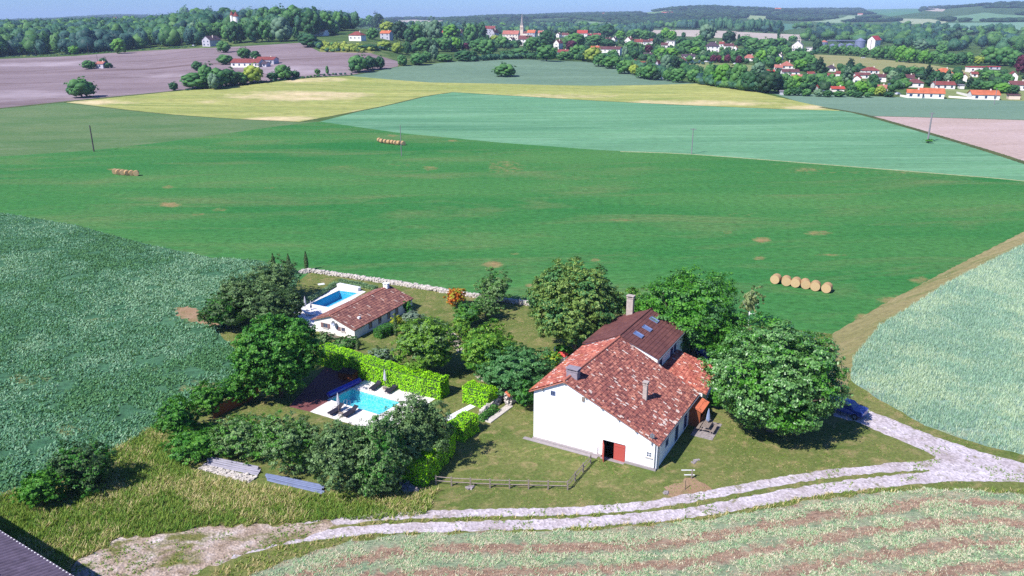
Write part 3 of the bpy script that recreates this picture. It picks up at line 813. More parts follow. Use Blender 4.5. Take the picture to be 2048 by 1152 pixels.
Mx = Matrix.Translation((7.52, -.03, 0)) @ Matrix.Rotation(math.radians(-62), 4, 'Z')
d = MB(); d.box(0, 1.12, -.05, 0, .02, 1.78, Mx); dd = d.build('door', M['red_door'], fh); dd['label'] = 'red plank door leaf standing wide open'
[MB().box(.1, 1.0, -.08, -.05, z, z + .07, Mx).build('door_strap', M['red_door'], dd) for z in (.35, 1.4)]
d = MB(); d.box(8.66, 9.8, -.07, -.01, -.02, 1.74); dd = d.build('door', M['red_door'], fh); dd['label'] = 'red plank door leaf almost closed'
[MB().box(8.7, 9.75, -.1, -.07, z, z + .07).build('door_strap', M['red_door'], dd) for z in (.18, 1.5)]
m = MB(); m.box(0, 7.45, -.28, -.003, -.1, .16); m.box(9.85, W_ + .02, -.2, -.003, -.1, .22); m.box(7.45, 9.85, -.5, -.003, -.1, .02); m.build('plinth', M['plinth'], fh)
roof_slab('roof', (13.2, -.32, zt(13.2)), (13.3, 12.2, zt(13.3)), (3.95, 12.75, 7.15), (3.38, -.32, 7.15), M['roman'], fh)
roof_slab('roof', (-.42, 12.75, zt(-.42)), (-.42, -.32, zt(-.42)), (3.38, -.32, 7.15), (3.95, 12.75, 7.15), M['roman_orange'], fh)
ridge_tiles((3.38, -.32, 7.2), (3.95, 12.75, 7.2), M['roman_orange'], fh)
chimney(fh, 3.6, 1.35, 6.2, 7.65, 1.15, .75, M['chimney_grey'])
chimney(fh, 9.75, 5.1, 4.2, 6.0, .42, .42, M['chimney'], True)
window(fh, 12.15, 1.5, .55, .55, bars=(1, 1))
window(fh, 2.1, 5.55 - .1, .5, .5, frame='shutter', bars=(1, 0), sill=False)
for v, w, h, z in ((2.9, .8, .7, 1.5), (6.0, .95, 1.8, 1.15), (8.9, .9, 1.7, 1.1)): window(fh, v, z, w, h, y=-W_, side='r', frame='shutter', bars=(0, 0), sill=False)
m = MB(); m.tube([(13.25, -.3, 2.72), (13.38, 12.2, 2.68)], .08, 8); m.tube([(12.75, -.12, 2.75), (12.75, -.12, 0)], .05, 8); m.tube([(13.0, .3, 2.7), (13.0, .3, 0)], .05, 8); m.build('gutter', M['metal'], fh)
for u in (1.0, 3.38, 5.6, 7.3, 9.0, 10.8): MB().box(u - .07, u + .07, -.28, 0, zt(u) - .34, zt(u) - .16).build('rafter_end', M['wood_grey'], fh)
MB().box(5.2, 5.45, -.12, -.002, zt(5.3) - .95, zt(5.3) - .5).build('wall_vent', M['wood_grey'], fh)
m = MB(); m.box(12.35, 12.43, -.2, -.12, 2.6, 3.9); m.box(12.2, 12.6, -.2, -.1, 3.4, 3.75); m.build('flue', M['metal'], fh)
m = MB(); m.box(6.6, 7.02, -.16, -.003, .12, .9); m.tube([(6.6, -.1, .95), (6.75, -.1, 1.15), (6.95, -.1, 1.15), (7.02, -.1, .95)], .025, 6); m.build('meter_box', M['white_paint'], fh)
# porch with a small tiled hood on the shaded long side
m = MB(); m.box(12.92, 14.1, 10.1, 10.25, 0, 2.1); m.box(12.92, 14.1, 12.1, 12.25, 0, 2.1); m.box(13.95, 14.1, 10.25, 12.1, 0, .9); m.build('porch', M['wood_brown'], fh)
roof_slab('porch_roof', (14.35, 9.9, 1.9), (14.35, 12.4, 1.9), (12.95, 12.4, 2.5), (12.95, 9.9, 2.5), M['terracotta'], fh)

# taller tile-roofed house behind
h2 = empty('house', FA, FROT, 'two-storey white house with smooth brown tiled roof and three roof windows, joined behind the farmhouse', 'house')
Y0, Y1 = 12.95, 22.1
ze, zr = 5.56, 7.35
m = MB()
for y, flip in ((Y0, 0), (Y1, 1)):
    P = [(-.2, y, 0), (8.3, y, 0), (8.3, y, ze - .02), (4.05, y, zr - .16), (-.2, y, ze - .02)]
    m.quad(*(P[::-1] if flip else P))
m.quad((-.2, Y0, 0), (-.2, Y0, ze - .02), (-.2, Y1, ze - .02), (-.2, Y1, 0)); m.quad((8.3, Y0, 0), (8.3, Y1, 0), (8.3, Y1, ze - .02), (8.3, Y0, ze - .02))
m.build('wall', M['white_wall'], h2)
roof_slab('roof', (8.55, Y0 - .25, ze), (8.6, Y1 + .25, ze), (4.1, Y1 + .25, zr), (3.95, Y0 - .25, zr), M['flat_tiles'], h2, amp=.012, corr=.36)
roof_slab('roof', (-.45, Y1 + .25, ze), (-.45, Y0 - .25, ze), (3.95, Y0 - .25, zr), (4.1, Y1 + .25, zr), M['flat_tiles'], h2, amp=.012, corr=.36)
ridge_tiles((3.95, Y0 - .25, zr + .03), (4.1, Y1 + .25, zr + .03), M['flat_tiles'], h2, .1)
chimney(h2, 1.7, 21.9, 5.6, 8.5, .8, .55, M['chimney'])
sl = (ze - zr) / (8.55 - 4.0); an = math.atan(-sl)
for (u, v) in ((5.3, 20.2), (5.45, 17.4), (5.3, 15.0)):
    z = zr + sl * (u - 4.0)
    Mx = Matrix.Translation((u, v, z + .06)) @ Matrix.Rotation(an, 4, 'Y')
    f = MB(); f.box(-.55, .55, -.42, -.34, 0, .1, Mx); f.box(-.55, .55, .34, .42, 0, .1, Mx); f.box(-.55, -.47, -.34, .34, 0, .1, Mx); f.box(.47, .55, -.34, .34, 0, .1, Mx)
    fo = f.build('roof_window', M['shutter'], h2); q = MB(); q.box(-.47, .47, -.34, .34, .01, .05, Mx); q.build('pane', M['sky_glass'], fo)
for v, z in ((14.1, 4.3), (17.9, 4.2), (19.1, 4.2)): window(h2, v, z, .85, 1.5, y=-8.3, side='r', frame='shutter', bars=(0, 0), sill=False)
m = MB(); m.tube([(8.62, Y0 - .2, ze - .08), (8.66, Y1 + .2, ze - .08)], .07, 8); m.tube([(8.4, Y0 - .1, ze - .1), (8.4, Y0 - .1, 3.2)], .05, 8); m.build('gutter', M['metal'], h2)
m = MB(); m.box(8.35, 13.4, 13.0, 19.6, 0, 2.55); m.build('outbuilding_wall', M['white_wall'], h2)
roof_slab('outbuilding_roof', (13.9, 12.85, 2.62), (13.2, 19.9, 2.62), (8.36, 19.9, 3.95), (8.36, 12.85, 3.95), M['roman_orange'], h2)

# guest house by the upper pool
GA = atz(710, 679)
gh = empty('guest_house', GA, math.radians(-27.5), 'long low cream guest house with brown canal-tile roof beside the upper swimming pool', 'house')
gz = lambda u: 2.8 - (2.8 - 1.72) * (-3.77 - u) / 3.24 if u < -3.77 else 2.8 - (2.8 - 1.45) * (u + 3.77) / 4.07
GL = 13.4
m = MB()
for y, fl in ((0, 0), (GL, 1)):
    P = [(-6.78, y, -.3), (0, y, -.3), (0, y, gz(0) - .1), (-3.77, y, gz(-3.77) - .1), (-6.78, y, gz(-6.78) - .1)]
    m.quad(*(P[::-1] if fl else P))
m.quad((-6.78, 0, -.3), (-6.78, 0, gz(-6.78) - .1), (-6.78, GL, gz(-6.78) - .1), (-6.78, GL, -.3)); m.quad((0, 0, -.3), (0, GL, -.3), (0, GL, gz(0) - .1), (0, 0, gz(0) - .1))
m.build('wall', M['cream_wall'], gh)
roof_slab('roof', (.3, -.3, gz(.3)), (.1, GL + .3, gz(.1)), (-4.1, GL + .3, 2.83), (-3.77, -.3, 2.83), M['guest_tiles'], gh, corr=.2, amp=.04)
roof_slab('roof', (-7.01, GL + .3, gz(-7.01)), (-7.01, -.3, gz(-7.01)), (-3.77, -.3, 2.83), (-4.1, GL + .3, 2.83), M['guest_tiles'], gh, corr=.2, amp=.04)
ridge_tiles((-3.77, -.3, 2.86), (-4.1, GL + .3, 2.86), M['roman_orange'], gh, .1)
chimney(gh, -4.0, 12.7, 2.3, 3.2, .7, .5, M['white_wall'])
window(gh, -4.85, 1.12, .75, .68, bars=(1, 0), frame='wood_grey', shutters='shutter_brown')
window(gh, -1.85, 1.08, .6, .55, bars=(1, 0), frame='wood_grey')
m = MB(); m.box(-2.85, -2.3, -.06, -.003, .8, 1.36); m.build('shutter', M['shutter_brown'], gh)
m = MB(); c = Vector((-3.1, -.35, 1.85)); m.tube([(-3.1, 0, 1.6), c], .03, 6)
ring = [c + Vector((.0, -.05, 0))]; V = [c + Vector((0, 0, 0))]
for k in range(16): V.append(c + Vector((math.cos(k * math.pi / 8) * .34, -.12 + .1 * math.sin(k * math.pi / 8), math.sin(k * math.pi / 8) * .38)))
m.add(V, [(0, 1 + k, 1 + (k + 1) % 16) for k in range(16)]); m.build('satellite_dish', M['metal'], gh)
for v in (3.4, 5.5, 7.6, 9.5): window(gh, v, .9, .7, .95, y=0, side='r', frame='shutter', bars=(0, 0), sill=False)
m = MB(); m.box(-1.3, -.95, 2.3, 2.7, gz(-1.1) - .05, gz(-1.1) + .25); m.build('roof_vent', M['white_paint'], gh)

# corner barn, bottom left
b0, b1 = atz(0, 1063, 4.0), atz(143, 1152, 4.0); dr = (b1 - b0).normalized(); nr = Vector((-dr.y, dr.x, 0)); nr = -nr if nr.y > 0 or nr.x > 0 and False else nr
if (Vector((-60, 20, 4)) - b0).dot(nr) < 0: nr = -nr
bn = empty('barn', (b0.x, b0.y, 0), 0, 'dark grey corrugated barn roof cut off by the bottom corner of the frame', 'barn')
o0 = Vector((b0.x, b0.y, 0)); P = [b0 - dr * 14, b0 + dr * 24]; Q = [p + nr * 9 + Vector((0, 0, 2.2)) for p in P]
P = [p - o0 for p in P]; Q = [p - o0 for p in Q]
roof_slab('roof', P[0], P[1], Q[1], Q[0], M['barn_roof'], bn, corr=.4, amp=.1, row=3.0)
R2 = [p + nr * 18 for p in P]
roof_slab('roof', R2[0], R2[1], Q[1], Q[0], M['barn_roof'], bn, corr=.28, amp=.05, row=3.0)
m = MB(); i0, i1 = P[0] + nr * .5, P[1] + nr * .5; j0, j1 = i0 + nr * 17, i1 + nr * 17
dn = Vector((0, 0, -4)); 
for a, b in ((i0, i1), (i1, j1), (j1, j0), (j0, i0)): m.quad(a + dn, b + dn, b - Vector((0, 0, .02)), a - Vector((0, 0, .02)))
m.quad(i1, j1, (Q[1] - Vector((0, 0, .15)))); m.quad(i0, (Q[0] - Vector((0, 0, .15))), j0)
m.build('wall', M['grey_stone'], bn)
m = MB(); m.tube([P[0] + Vector((0, 0, .02)), P[1] + Vector((0, 0, .02))], .07, 6); m.build('verge_trim', M['white_paint'], bn)


# ------------------------------------------------------------------ swimming pools
def pool(P, depth_, liner, label, steps=None, zw=-.14):
    P = [Vector((p[0], p[1], 0)) for p in P]; o = sum(P, Vector()) / 4
    e = empty('swimming_pool', o, 0, label, 'swimming pool'); L = [p - o for p in P]
    m = MB(); D = Vector((0, 0, depth_))
    for i in range(4): a, b = L[i], L[(i + 1) % 4]; m.quad(a, b, b - D, a - D)
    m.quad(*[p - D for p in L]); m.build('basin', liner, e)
    w = MB(); w.quad(*[p + Vector((0, 0, zw)) for p in L]); w.build('water', M['water'], e)
    c = MB(); N = [q * (1 + .32 / q.length) for q in L]; U = Vector((0, 0, .04)); d0 = Vector((0, 0, -.06))
    for i in range(4):
        j = (i + 1) % 4; c.quad(L[i] + U, L[j] + U, N[j] + U, N[i] + U); c.quad(N[i] + U, N[j] + U, N[j], N[i]); c.quad(L[j] + U, L[i] + U, L[i] + d0, L[j] + d0)
    c.build('coping', GM['paving'], e)
    if steps:
        a, b, k = L[steps[0]], L[steps[1]], L[steps[2]]; s = MB(); dx = (b - a).normalized(); dy = (k - b).normalized()
        for n, (w_, z) in enumerate(((.5, -.3), (1.0, -.55), (1.5, -.8))):
            q = [b, b - dx * 2.0, b - dx * 2.0 + dy * w_, b + dy * w_]; q = [v + Vector((0, 0, z - n * .002)) for v in q]
            s.quad(*q); s.quad(q[2], q[3], q[3] - Vector((0, 0, .26)), q[2] - Vector((0, 0, .26)))
        s.build('step', liner, e)
    return e, L
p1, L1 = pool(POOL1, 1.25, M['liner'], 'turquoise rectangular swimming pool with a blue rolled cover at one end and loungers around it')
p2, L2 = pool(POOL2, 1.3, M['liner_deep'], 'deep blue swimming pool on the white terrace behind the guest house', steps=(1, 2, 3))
m = MB()
for s in (-.22, .22):
    q = L1[3].lerp(L1[0], .62); q2 = (L1[0] - L1[3]).normalized(); t = (L1[0] - L1[1]).normalized(); b = q + q2 * s
    m.tube([b + t * .45, b + t * .45 + Vector((0, 0, .55)), b + t * .3 + Vector((0, 0, .75)), b - t * .1 + Vector((0, 0, .7)), b - t * .15 - Vector((0, 0, .9))], .022, 6)
for z in (-.3, -.6): m.tube([q + q2 * -.22 - t * .15 + Vector((0, 0, z)), q + q2 * .22 - t * .15 + Vector((0, 0, z))], .02, 6)
m.build('ladder', M['metal'], p1)
# rolled cover
ra, rb = atz(653, 798), atz(724 + 0, 765); o = (ra + rb) / 2; dd = (rb - ra).normalized()
ro = empty('pool_cover_roller', o, 0, 'blue rolled-up pool cover at the end of the turquoise pool', 'pool cover')
h = (rb - ra).length / 2 - .3; m = MB(); m.tube([dd * -h + Vector((0, 0, .42)), dd * h + Vector((0, 0, .42))], .3, 16); m.build('cover_roll', M['blue_cover'], ro)
for s in (-1, 1):
    m = MB(); c = dd * (h + .1) * s; pn = Vector((-dd.y, dd.x, 0)); m.tube([c - pn * .3, c + Vector((0, 0, .42)), c + pn * .3], .03, 6); m.tube([dd * h * s + Vector((0, 0, .42)), c + Vector((0, 0, .42))], .04, 6); m.build('trestle', M['metal'], ro)
ra, rb = atz(677, 573.5), atz(719, 582); o = (ra + rb) / 2; dd = (rb - ra).normalized(); pn = Vector((-dd.y, dd.x, 0)); hh = (rb - ra).length / 2
ro = empty('pool_cover_housing', o, 0, 'white box housing of the shutter cover at the head of the deep blue pool', 'pool cover housing')
m = MB(); Mx = Matrix.Rotation(math.atan2(dd.y, dd.x), 4, 'Z'); m.box(-hh, hh, -.35, .35, 0, .5, Mx); m.build('housing', M['white_paint'], ro)
m = MB(); m.box(-hh - .04, hh + .04, -.4, .4, .5, .56, Mx); m.build('lid', M['white_paint'], ro)


# ------------------------------------------------------------------ garden furniture
def lounger(fab='rattan', frame='rattan'):
    e = empty('sun_lounger', (0, 0, 0))
    m = MB(); m.box(-.3, .3, -.95, .35, .3, .34); m.build('seat', M[fab], e)
    Mx = Matrix.Translation((0, .35, .32)) @ Matrix.Rotation(math.radians(28), 4, 'X'); m = MB(); m.box(-.3, .3, 0, .75, -.02, .03, Mx); m.build('backrest', M[fab], e)
    m = MB(); m.box(-.34, -.3, -.97, .38, .27, .35); m.box(.3, .34, -.97, .38, .27, .35); m.box(-.3, .3, -.99, -.95, .27, .35); m.build('frame', M[frame], e)
    for x in (-.3, .3):
        for y in (-.85, .3): m = MB(); m.tube([(x, y, .28), (x, y - (.08 if y < 0 else -.08), 0)], .022, 6); m.build('leg', M[frame], e)
    for x in (-.36, .36): m = MB(); m.tube([(x, -.1, .32), (x, -.1, .52), (x, .45, .52), (x, .5, .34)], .02, 6); m.build('armrest', M[frame], e)
    return e


def parasol(hh=2.3, mat='parasol', r=.16):
    e = empty('closed_parasol', (0, 0, 0))
    m = MB(); m.tube([(0, 0, 0), (0, 0, hh)], .025, 8); m.build('pole', M['wood_grey'], e)
    V = []; F = []; n = 16; lv = [(.95, r * .8), (1.15, r * 1.15), (1.6, r * .85), (2.0, r * .5), (hh - .02, .03)]
    for z, rr in lv:
        for k in range(n):
            q = rr * (1 if k % 2 else .68); V.append((q * math.cos(2 * math.pi * k / n), q * math.sin(2 * math.pi * k / n), z))
    for i in range(len(lv) - 1):
        for k in range(n): F.append((i * n + k, i * n + (k + 1) % n, (i + 1) * n + (k + 1) % n, (i + 1) * n + k))
    m = MB(); m.add(V, F); m.build('canopy', M[mat], e)
    m = MB(); m.tube([(0, 0, 0), (0, 0, .08)], [.28, .26], 12); m.build('base', M['grey_stone'], e)
    return e


def stable(mat='wood_grey'):
    e = empty('side_table', (0, 0, 0)); m = MB(); m.box(-.24, .24, -.24, .24, .38, .42); m.build('tabletop', M[mat], e)
    for x in (-.2, .2):
        for y in (-.2, .2): m = MB(); m.tube([(x, y, 0), (x, y, .38)], .018, 6); m.build('leg', M[mat], e)
    return e


L0 = lounger(); first = True
pd = math.atan2((b_ - a_).y, (b_ - a_).x)
GRP = 'dark loungers round the turquoise pool'
for (x, y, a, lb) in ((752, 776, pd - math.pi / 2 + .12, 'dark lounger beside the long bright hedge, left of the upper white parasol'), (784, 782, pd - math.pi / 2 + .05, 'dark lounger beside the long bright hedge, right of the upper white parasol'),
                      (672, 825, pd - math.pi / 2, 'dark lounger directly below the lower parasol beside the pool'), (701, 829, pd - math.pi / 2 - .05, 'dark lounger nearest the pool ladder')):
    o = L0 if first else copy_tree(L0); first = False
    o.location = atz(x, y); o.rotation_euler.z = a; tag(o, lb, 'sun lounger', GRP)
PP = parasol(); k = 0
for (x, y, s, lb, mt) in ((771, 777, 1.05, 'closed white parasol between two dark loungers by the long bright hedge', None), (678, 826, 1.05, 'closed striped-looking parasol behind the two lower dark loungers', None),
                      (611.5, 622, 1.0, 'taller closed white parasol on the terrace of the deep blue pool', None), (623, 626, .85, 'shorter closed white parasol nearest the guest house gable', None), (1060, 792, 1.1, 'closed white parasol beside the low eave of the farmhouse', None), (1109, 716, .7, 'small closed pale parasol among shrubs behind the farmhouse roof', None)):
    o = PP if k == 0 else copy_tree(PP); k += 1
    o.location = atz(x, y); o.scale = (s,) * 3; tag(o, lb, 'parasol', 'closed parasols')
T0 = stable(); 
for i, (x, y, lb) in enumerate(((770, 781, 'small dark side table between the two loungers by the hedge'), (682, 833, 'small side table between the two lower loungers'))):
    o = T0 if i == 0 else copy_tree(T0); o.location = atz(x, y); tag(o, lb, 'side table', 'small pool tables')
L3 = lounger('white_paint', 'white_paint')
for i, (x, y, a, lb) in enumerate(((595, 617, 1.0, 'white lounger at the outer edge of the upper terrace'), (603, 621, 1.0, 'white lounger left of the taller parasol by the upper pool'), (617, 630, 1.1, 'white lounger between the two parasols of the upper terrace'), (612, 640, .9, 'white lounger left of the guest house gable'), (622, 648, 1.0, 'white lounger closest to the guest house gable'))):
    o = L3 if i == 0 else copy_tree(L3); o.location = atz(x, y); o.rotation_euler.z = a; o.scale = (1, 1, 1); tag(o, lb, 'sun lounger', 'white loungers by the upper pool')

# wooden pump house by the brick terrace
e = empty('pump_box', atz(697, 757), FROT + .15, 'brown wooden pump box at the end of the long hedge on the brick terrace', 'pump box')
m = MB(); m.box(-.95, .95, -.6, .6, 0, .9)
for i in range(9): m.box(-.95 + .215 * i, -.95 + .215 * i + .18, -.62, -.6, .05, .85)
m.build('box', M['wood_brown'], e); m = MB(); m.box(-1.02, 1.02, -.68, .68, .9, 1.0); m.box(-.5, .4, -.3, .1, 1.0, 1.06); m.build('lid', M['dark_wood'], e)

# picnic table on its slab
e = empty('picnic_table', FA, FROT, 'weathered picnic table with attached benches on a paved slab', 'picnic table'); 
SL = MB(); SL.box(13.75, 16.0, 8.1, 11.9, 0, .05); o = SL.build('stone_slab', M['grey_stone']); o.location = FA; o.rotation_euler.z = FROT; tag(o, 'grey paved slab under the picnic table', 'slab')
cx, cy = 14.95, 9.9
m = MB(); [m.box(cx - .38 + .155 * i, cx - .38 + .155 * i + .14, cy - .95, cy + .95, .79, .83) for i in range(5)]; m.build('tabletop', M['wood_grey'], e)
for s in (-1, 1): m = MB(); m.box(cx + s * .75 - .14, cx + s * .75 + .14, cy - .95, cy + .95, .47, .51); m.build('seat', M['wood_grey'], e)
for s in (-1, 1):
    y = cy + s * .7; m = MB(); m.tube([(cx - .3, y, .78), (cx - .65, y, .05)], .05, 6); m.tube([(cx + .3, y, .78), (cx + .65, y, .05)], .05, 6); m.box(cx - .8, cx + .8, y - .04, y + .04, .4, .47); m.build('leg', M['wood_grey'], e)
o = copy_tree(PP); o.location = FA + Matrix.Rotation(FROT, 3, 'Z') @ Vector((cx, cy + .1, .05)); o.scale = (1.15, 1.15, 1.05); tag(o, 'closed blue-grey parasol standing through the picnic table', 'parasol', 'closed parasols')
for c_2 in children(o):
    if c_2.name.startswith('canopy'): c_2.data = c_2.data.copy(); c_2.data.materials[0] = M['parasol_blue']

# stone gable apron and kerbs
o = MB().box(-.85, 7.2, -.75, -.29, 0, .05).build('stone_apron', M['plinth']); o.location = FA; o.rotation_euler.z = FROT; tag(o, 'grey concrete strip along the foot of the white gable', 'concrete strip')

# post and rail fence
def fence(pix, label, hgt=.95):
    P = [atz(x, y) for x, y in pix]; o = P[0]; e = empty('rail_fence', o, 0, label, 'fence'); L = [p - o for p in P]
    for p in L: m = MB(); m.box(p.x - .06, p.x + .06, p.y - .06, p.y + .06, 0, hgt); m.build('post', M['wood_grey'], e)
    for z in (.42, .82):
        m = MB()
        for a, b in zip(L, L[1:]): m.tube([a + Vector((0, 0, z)), b + Vector((0, 0, z + .01))], .045, 4)
        m.build('rail', M['wood_grey'], e)
    return e
fence([(872, 969), (903, 972), (941, 974), (980, 976), (1019, 977), (1057, 978), (1096, 979), (1135, 980), (1150, 962), (1166, 944), (1181, 927)], 'weathered two-rail fence bending towards the farmhouse gable')
e = empty('hitching_rail', atz(1383, 957), 0, 'small two-rail timber stand on the lawn right of the farmhouse corner', 'rail')
m = MB(); m.box(-.05, .05, -.05, .05, 0, .95); m.build('post', M['wood_grey'], e)
for z, x in ((.85, -1.0), (.35, -.7)): m = MB(); m.box(x, .25, -.03, .03, z, z + .07); m.build('rail', M['white_paint'], e)

# corrugated sheets stacked by the shrubs
def sheets(c, label, mat_='corr'):
    P = [atz(*p) for p in c]; o = sum(P, Vector()) / 4; e = empty('corrugated_sheet_stack', o, 0, label, 'sheet stack', 'stacks of roofing sheets by the shrubs')
    L = [p - o for p in P]; r_ = random.Random(int(c[0][0]))
    for k in range(2):
        for i in range(5 - 2 * k):
            b = (i + .5) / 5 + k * .1; q0, q1 = L[0].lerp(L[3], b), L[1].lerp(L[2], b); d = (q1 - q0).normalized(); n = Vector((-d.y, d.x, 0)); q0 = q0 + d * r_.uniform(-.15, .25) - n * k * .05; q1 = q1 + d * r_.uniform(-.25, .15)
            z = .12 + k * .16 + r_.uniform(0, .03); w = .1; V = []
            for t in (0, .25, .5, .75, 1):
                p = q0.lerp(q1, t) + Vector((0, 0, z + .03 * math.sin(t * 5 + i)))
                V += [p - n * w - Vector((0, 0, .1)), p - n * w * .5, p + n * w * .5, p + n * w - Vector((0, 0, .1))]
            mm = MB(); mm.add(V, [(4 * j + s, 4 * j + s + 1, 4 * j + s + 5, 4 * j + s + 4) for j in range(4) for s in range(3)]); mm.build('sheet', M[mat_], e)
    return e
sheets([(425, 916), (522, 935), (519, 954), (409, 930)], 'pale stack of corrugated sheets lying above a heap of rubble')
sheets([(534, 950), (650, 972), (645, 990), (536, 962)], 'bluish stack of corrugated sheets half hidden under shrubs', 'corr_blue')
def rocks(P, n, s0, s1, zr=.5, seed=0, zfun=None):
    r_ = np.random.default_rng(seed); V = []; F = []
    base = np.array([(x, y, z) for x in (-1, 1) for y in (-1, 1) for z in (-1, 1)], float); fc = [(0, 1, 3, 2), (4, 6, 7, 5), (0, 4, 5, 1), (2, 3, 7, 6), (0, 2, 6, 4), (1, 5, 7, 3)]
    for i in range(n):
        p = P(r_); s = s0 + (s1 - s0) * r_.random(); a = r_.random() * 6.28
        R = np.array([[math.cos(a), -math.sin(a), 0], [math.sin(a), math.cos(a), 0], [0, 0, 1]])
        q = base * (s * np.array([1, .5 + .4 * r_.random(), .35 + .3 * r_.random()])) + (r_.random((8, 3)) - .5) * s * .6
        q = q @ R.T + np.array(p); b = len(V); V += q.tolist(); F += [tuple(k + b for k in f) for f in fc]
    return V, F
def pile(pix, n, s0, s1, label, name='rubble_heap', hgt=.3, seed=0, mat='stone', cat='rubble'):
    P = [atz(*p) for p in pix]; o = sum(P, Vector()) / 4
    def f(r_):
        a, b = r_.random(), r_.random(); q = P[0].lerp(P[1], a).lerp(P[3].lerp(P[2], a), b) - o; return (q.x, q.y, r_.random() ** 2 * hgt)
    V, F = rocks(f, n, s0, s1, seed=seed); return tag(obj(name, mesh(name, V, F, M[mat]), None, o), label, cat)
pile([(408, 932), (512, 955), (498, 965), (400, 938)], 380, .06, .16, 'low heap of pale broken rubble in front of the sheet stack', hgt=.15)
# dry stone wall along the lucerne field
def stonewall(pix, h_, w_, label, per=26, seed=3, name='dry_stone_wall'):
    P = [atz(x, y) for x, y in pix]; o = P[0]; L = [p - o for p in P]; seg = [(b - a).length for a, b in zip(L, L[1:])]; T = sum(seg); cum = np.cumsum([0] + seg)
    def f(r_):
        t = r_.random() * T; i = min(int(np.searchsorted(cum, t, side='right')) - 1, len(seg) - 1); q = L[i].lerp(L[i + 1], (t - cum[i]) / seg[i]); d_ = (L[i + 1] - L[i]).normalized()
        z = r_.random(); ww = w_ * (1 - .4 * z); s = (r_.random() - .5) * ww; q = q + Vector((-d_.y, d_.x, 0)) * s; return (q.x, q.y, z * h_)
    V, F = rocks(f, int(T * per), .09, .22, seed=seed)
    m = MB()
    for a, b in zip(L, L[1:]):
        d_ = (b - a).normalized(); n_ = Vector((-d_.y, d_.x, 0)) * w_ * .32; u = Vector((0, 0, h_ * .85))
        m.quad(a - n_ , b - n_, b - n_ + u, a - n_ + u); m.quad(b + n_, a + n_, a + n_ + u, b + n_ + u); m.quad(a - n_ + u, b - n_ + u, b + n_ + u, a + n_ + u)
    b0_ = len(V); V += [tuple(v) for v in m.v]; F += [tuple(i + b0_ for i in f_) for f_ in m.f]
    return tag(obj(name, mesh(name, V, F, M['stone']), None, o), label, 'stone wall')
stonewall([(600, 547), (622, 544), (700, 555), (800, 570), (880, 583), (955, 595), (1062, 611)], .55, .8, 'long low dry stone wall between the lucerne field and the garden', 44)
stonewall([(962, 832), (985, 815), (1003, 797), (1008, 785)], .75, .55, 'short rubble wall between the small laurel hedges and the farmhouse', 40, 5)
stonewall([(1012, 812), (1024, 806), (1032, 800)], 1.5, .5, 'white-washed stub of stone wall with an orange tile coping', 50, 6, 'wall_stub')
for i, (q0, q1, lb, ht) in enumerate((((975, 845), (1020, 812), 'flat stone kerb beside the small laurel hedge', .12),)):
    a, b = atz(*q0), atz(*q1); d_ = (b - a); m = MB(); m.box(0, d_.length, -.4, .4, 0, ht); o = m.build('stone_kerb', M['stone'], None, a); o.rotation_euler.z = math.atan2(d_.y, d_.x); tag(o, lb, 'kerb')
a, b = atz(1013, 788, 1.5), atz(1040, 776, 1.5); e = empty('tile_coping', a, math.atan2((b - a).y, (b - a).x), 'short run of orange tiles on top of the wall stub', 'tiles')
roof_slab('tiles', (0, -.5, -.12), ((b - a).length, -.5, -.12), ((b - a).length, .3, .1), (0, .3, .1), M['terracotta'], e)
pile([(936, 972), (944, 972), (944, 978), (936, 978)], 6, .15, .25, 'grey boulder at the foot of the rail fence', 'boulder', .1, 4, 'grey_stone', 'rock')
pile([(800, 966), (830, 972), (835, 984), (806, 984)], 40, .1, .3, 'small heap of grey stones at the end of the bright hedge', 'stone_heap', .3, 8, 'grey_stone', 'stones')
pile([(1322, 984), (1334, 984), (1334, 990), (1322, 990)], 5, .12, .22, 'grey stone beside the gravel patch', 'stone', .05, 9, 'grey_stone', 'stone')
pile([(1384, 920), (1398, 919), (1398, 926), (1385, 927)], 10, .1, .2, 'flat stones set in the lawn between house and rail stand', 'stone', .03, 10, 'grey_stone', 'stone')
m = MB(); m.box(-.5, .5, -.4, .4, 0, .04); o = m.build('stone_slab', M['white_paint'], None, atz(642.6, 568.5)); o.rotation_euler.z = .5; tag(o, 'white cover slab on the lawn behind the upper pool', 'slab')
m = MB(); m.box(-.6, .6, -.4, .4, 0, .05); o = m.build('stone_slab', M['grey_stone'], None, atz(135, 1007)); tag(o, 'grey slab in the shade of the lone bushes', 'slab')
m = MB(); m.box(-2.2, 2.2, -.4, .4, 0, .05); o = m.build('stone_slab', M['white_paint'], None, atz(918, 826)); o.rotation_euler.z = math.radians(50); tag(o, 'white paved strip between the two small laurel hedges', 'slab')
m = MB(); m.tube([(0, 0, 0), (.06, .1, .35), (.02, .12, .8), (.1, .1, 1.0)], [.04, .035, .03, .02], 6); tag(m.build('wooden_stake', M['bark'], None, atz(1370, 979)), 'crooked stake standing on the bare gravel patch', 'stake')
# picket fence at the guest house, plank fence at the crop
def pickets(q0, q1, label, h_, mat, name='picket_fence', w_=.12, gap=.16):
    a, b = atz(*q0), atz(*q1); d_ = b - a; e = empty(name, a, math.atan2(d_.y, d_.x), label, 'fence'); m = MB(); n = int(d_.length / gap)
    for i in range(n): m.box(i * gap, i * gap + w_, -.015, .015, .03, h_ * (1 + .03 * math.sin(i * 2.3)))
    m.build('pickets', M[mat], e); m = MB(); [m.box(0, d_.length, .015, .05, z, z + .07) for z in (h_ * .25, h_ * .75)]; m.build('rail', M[mat], e)
pickets((640, 672), (700, 690), 'grey picket fence in front of the guest house gable', .75, 'wood_grey')
pickets((428, 838), (520, 792), 'orange-brown plank fence between the left shrubs and the lawn', 1.3, 'wood_brown', 'plank_fence', .15, .155)
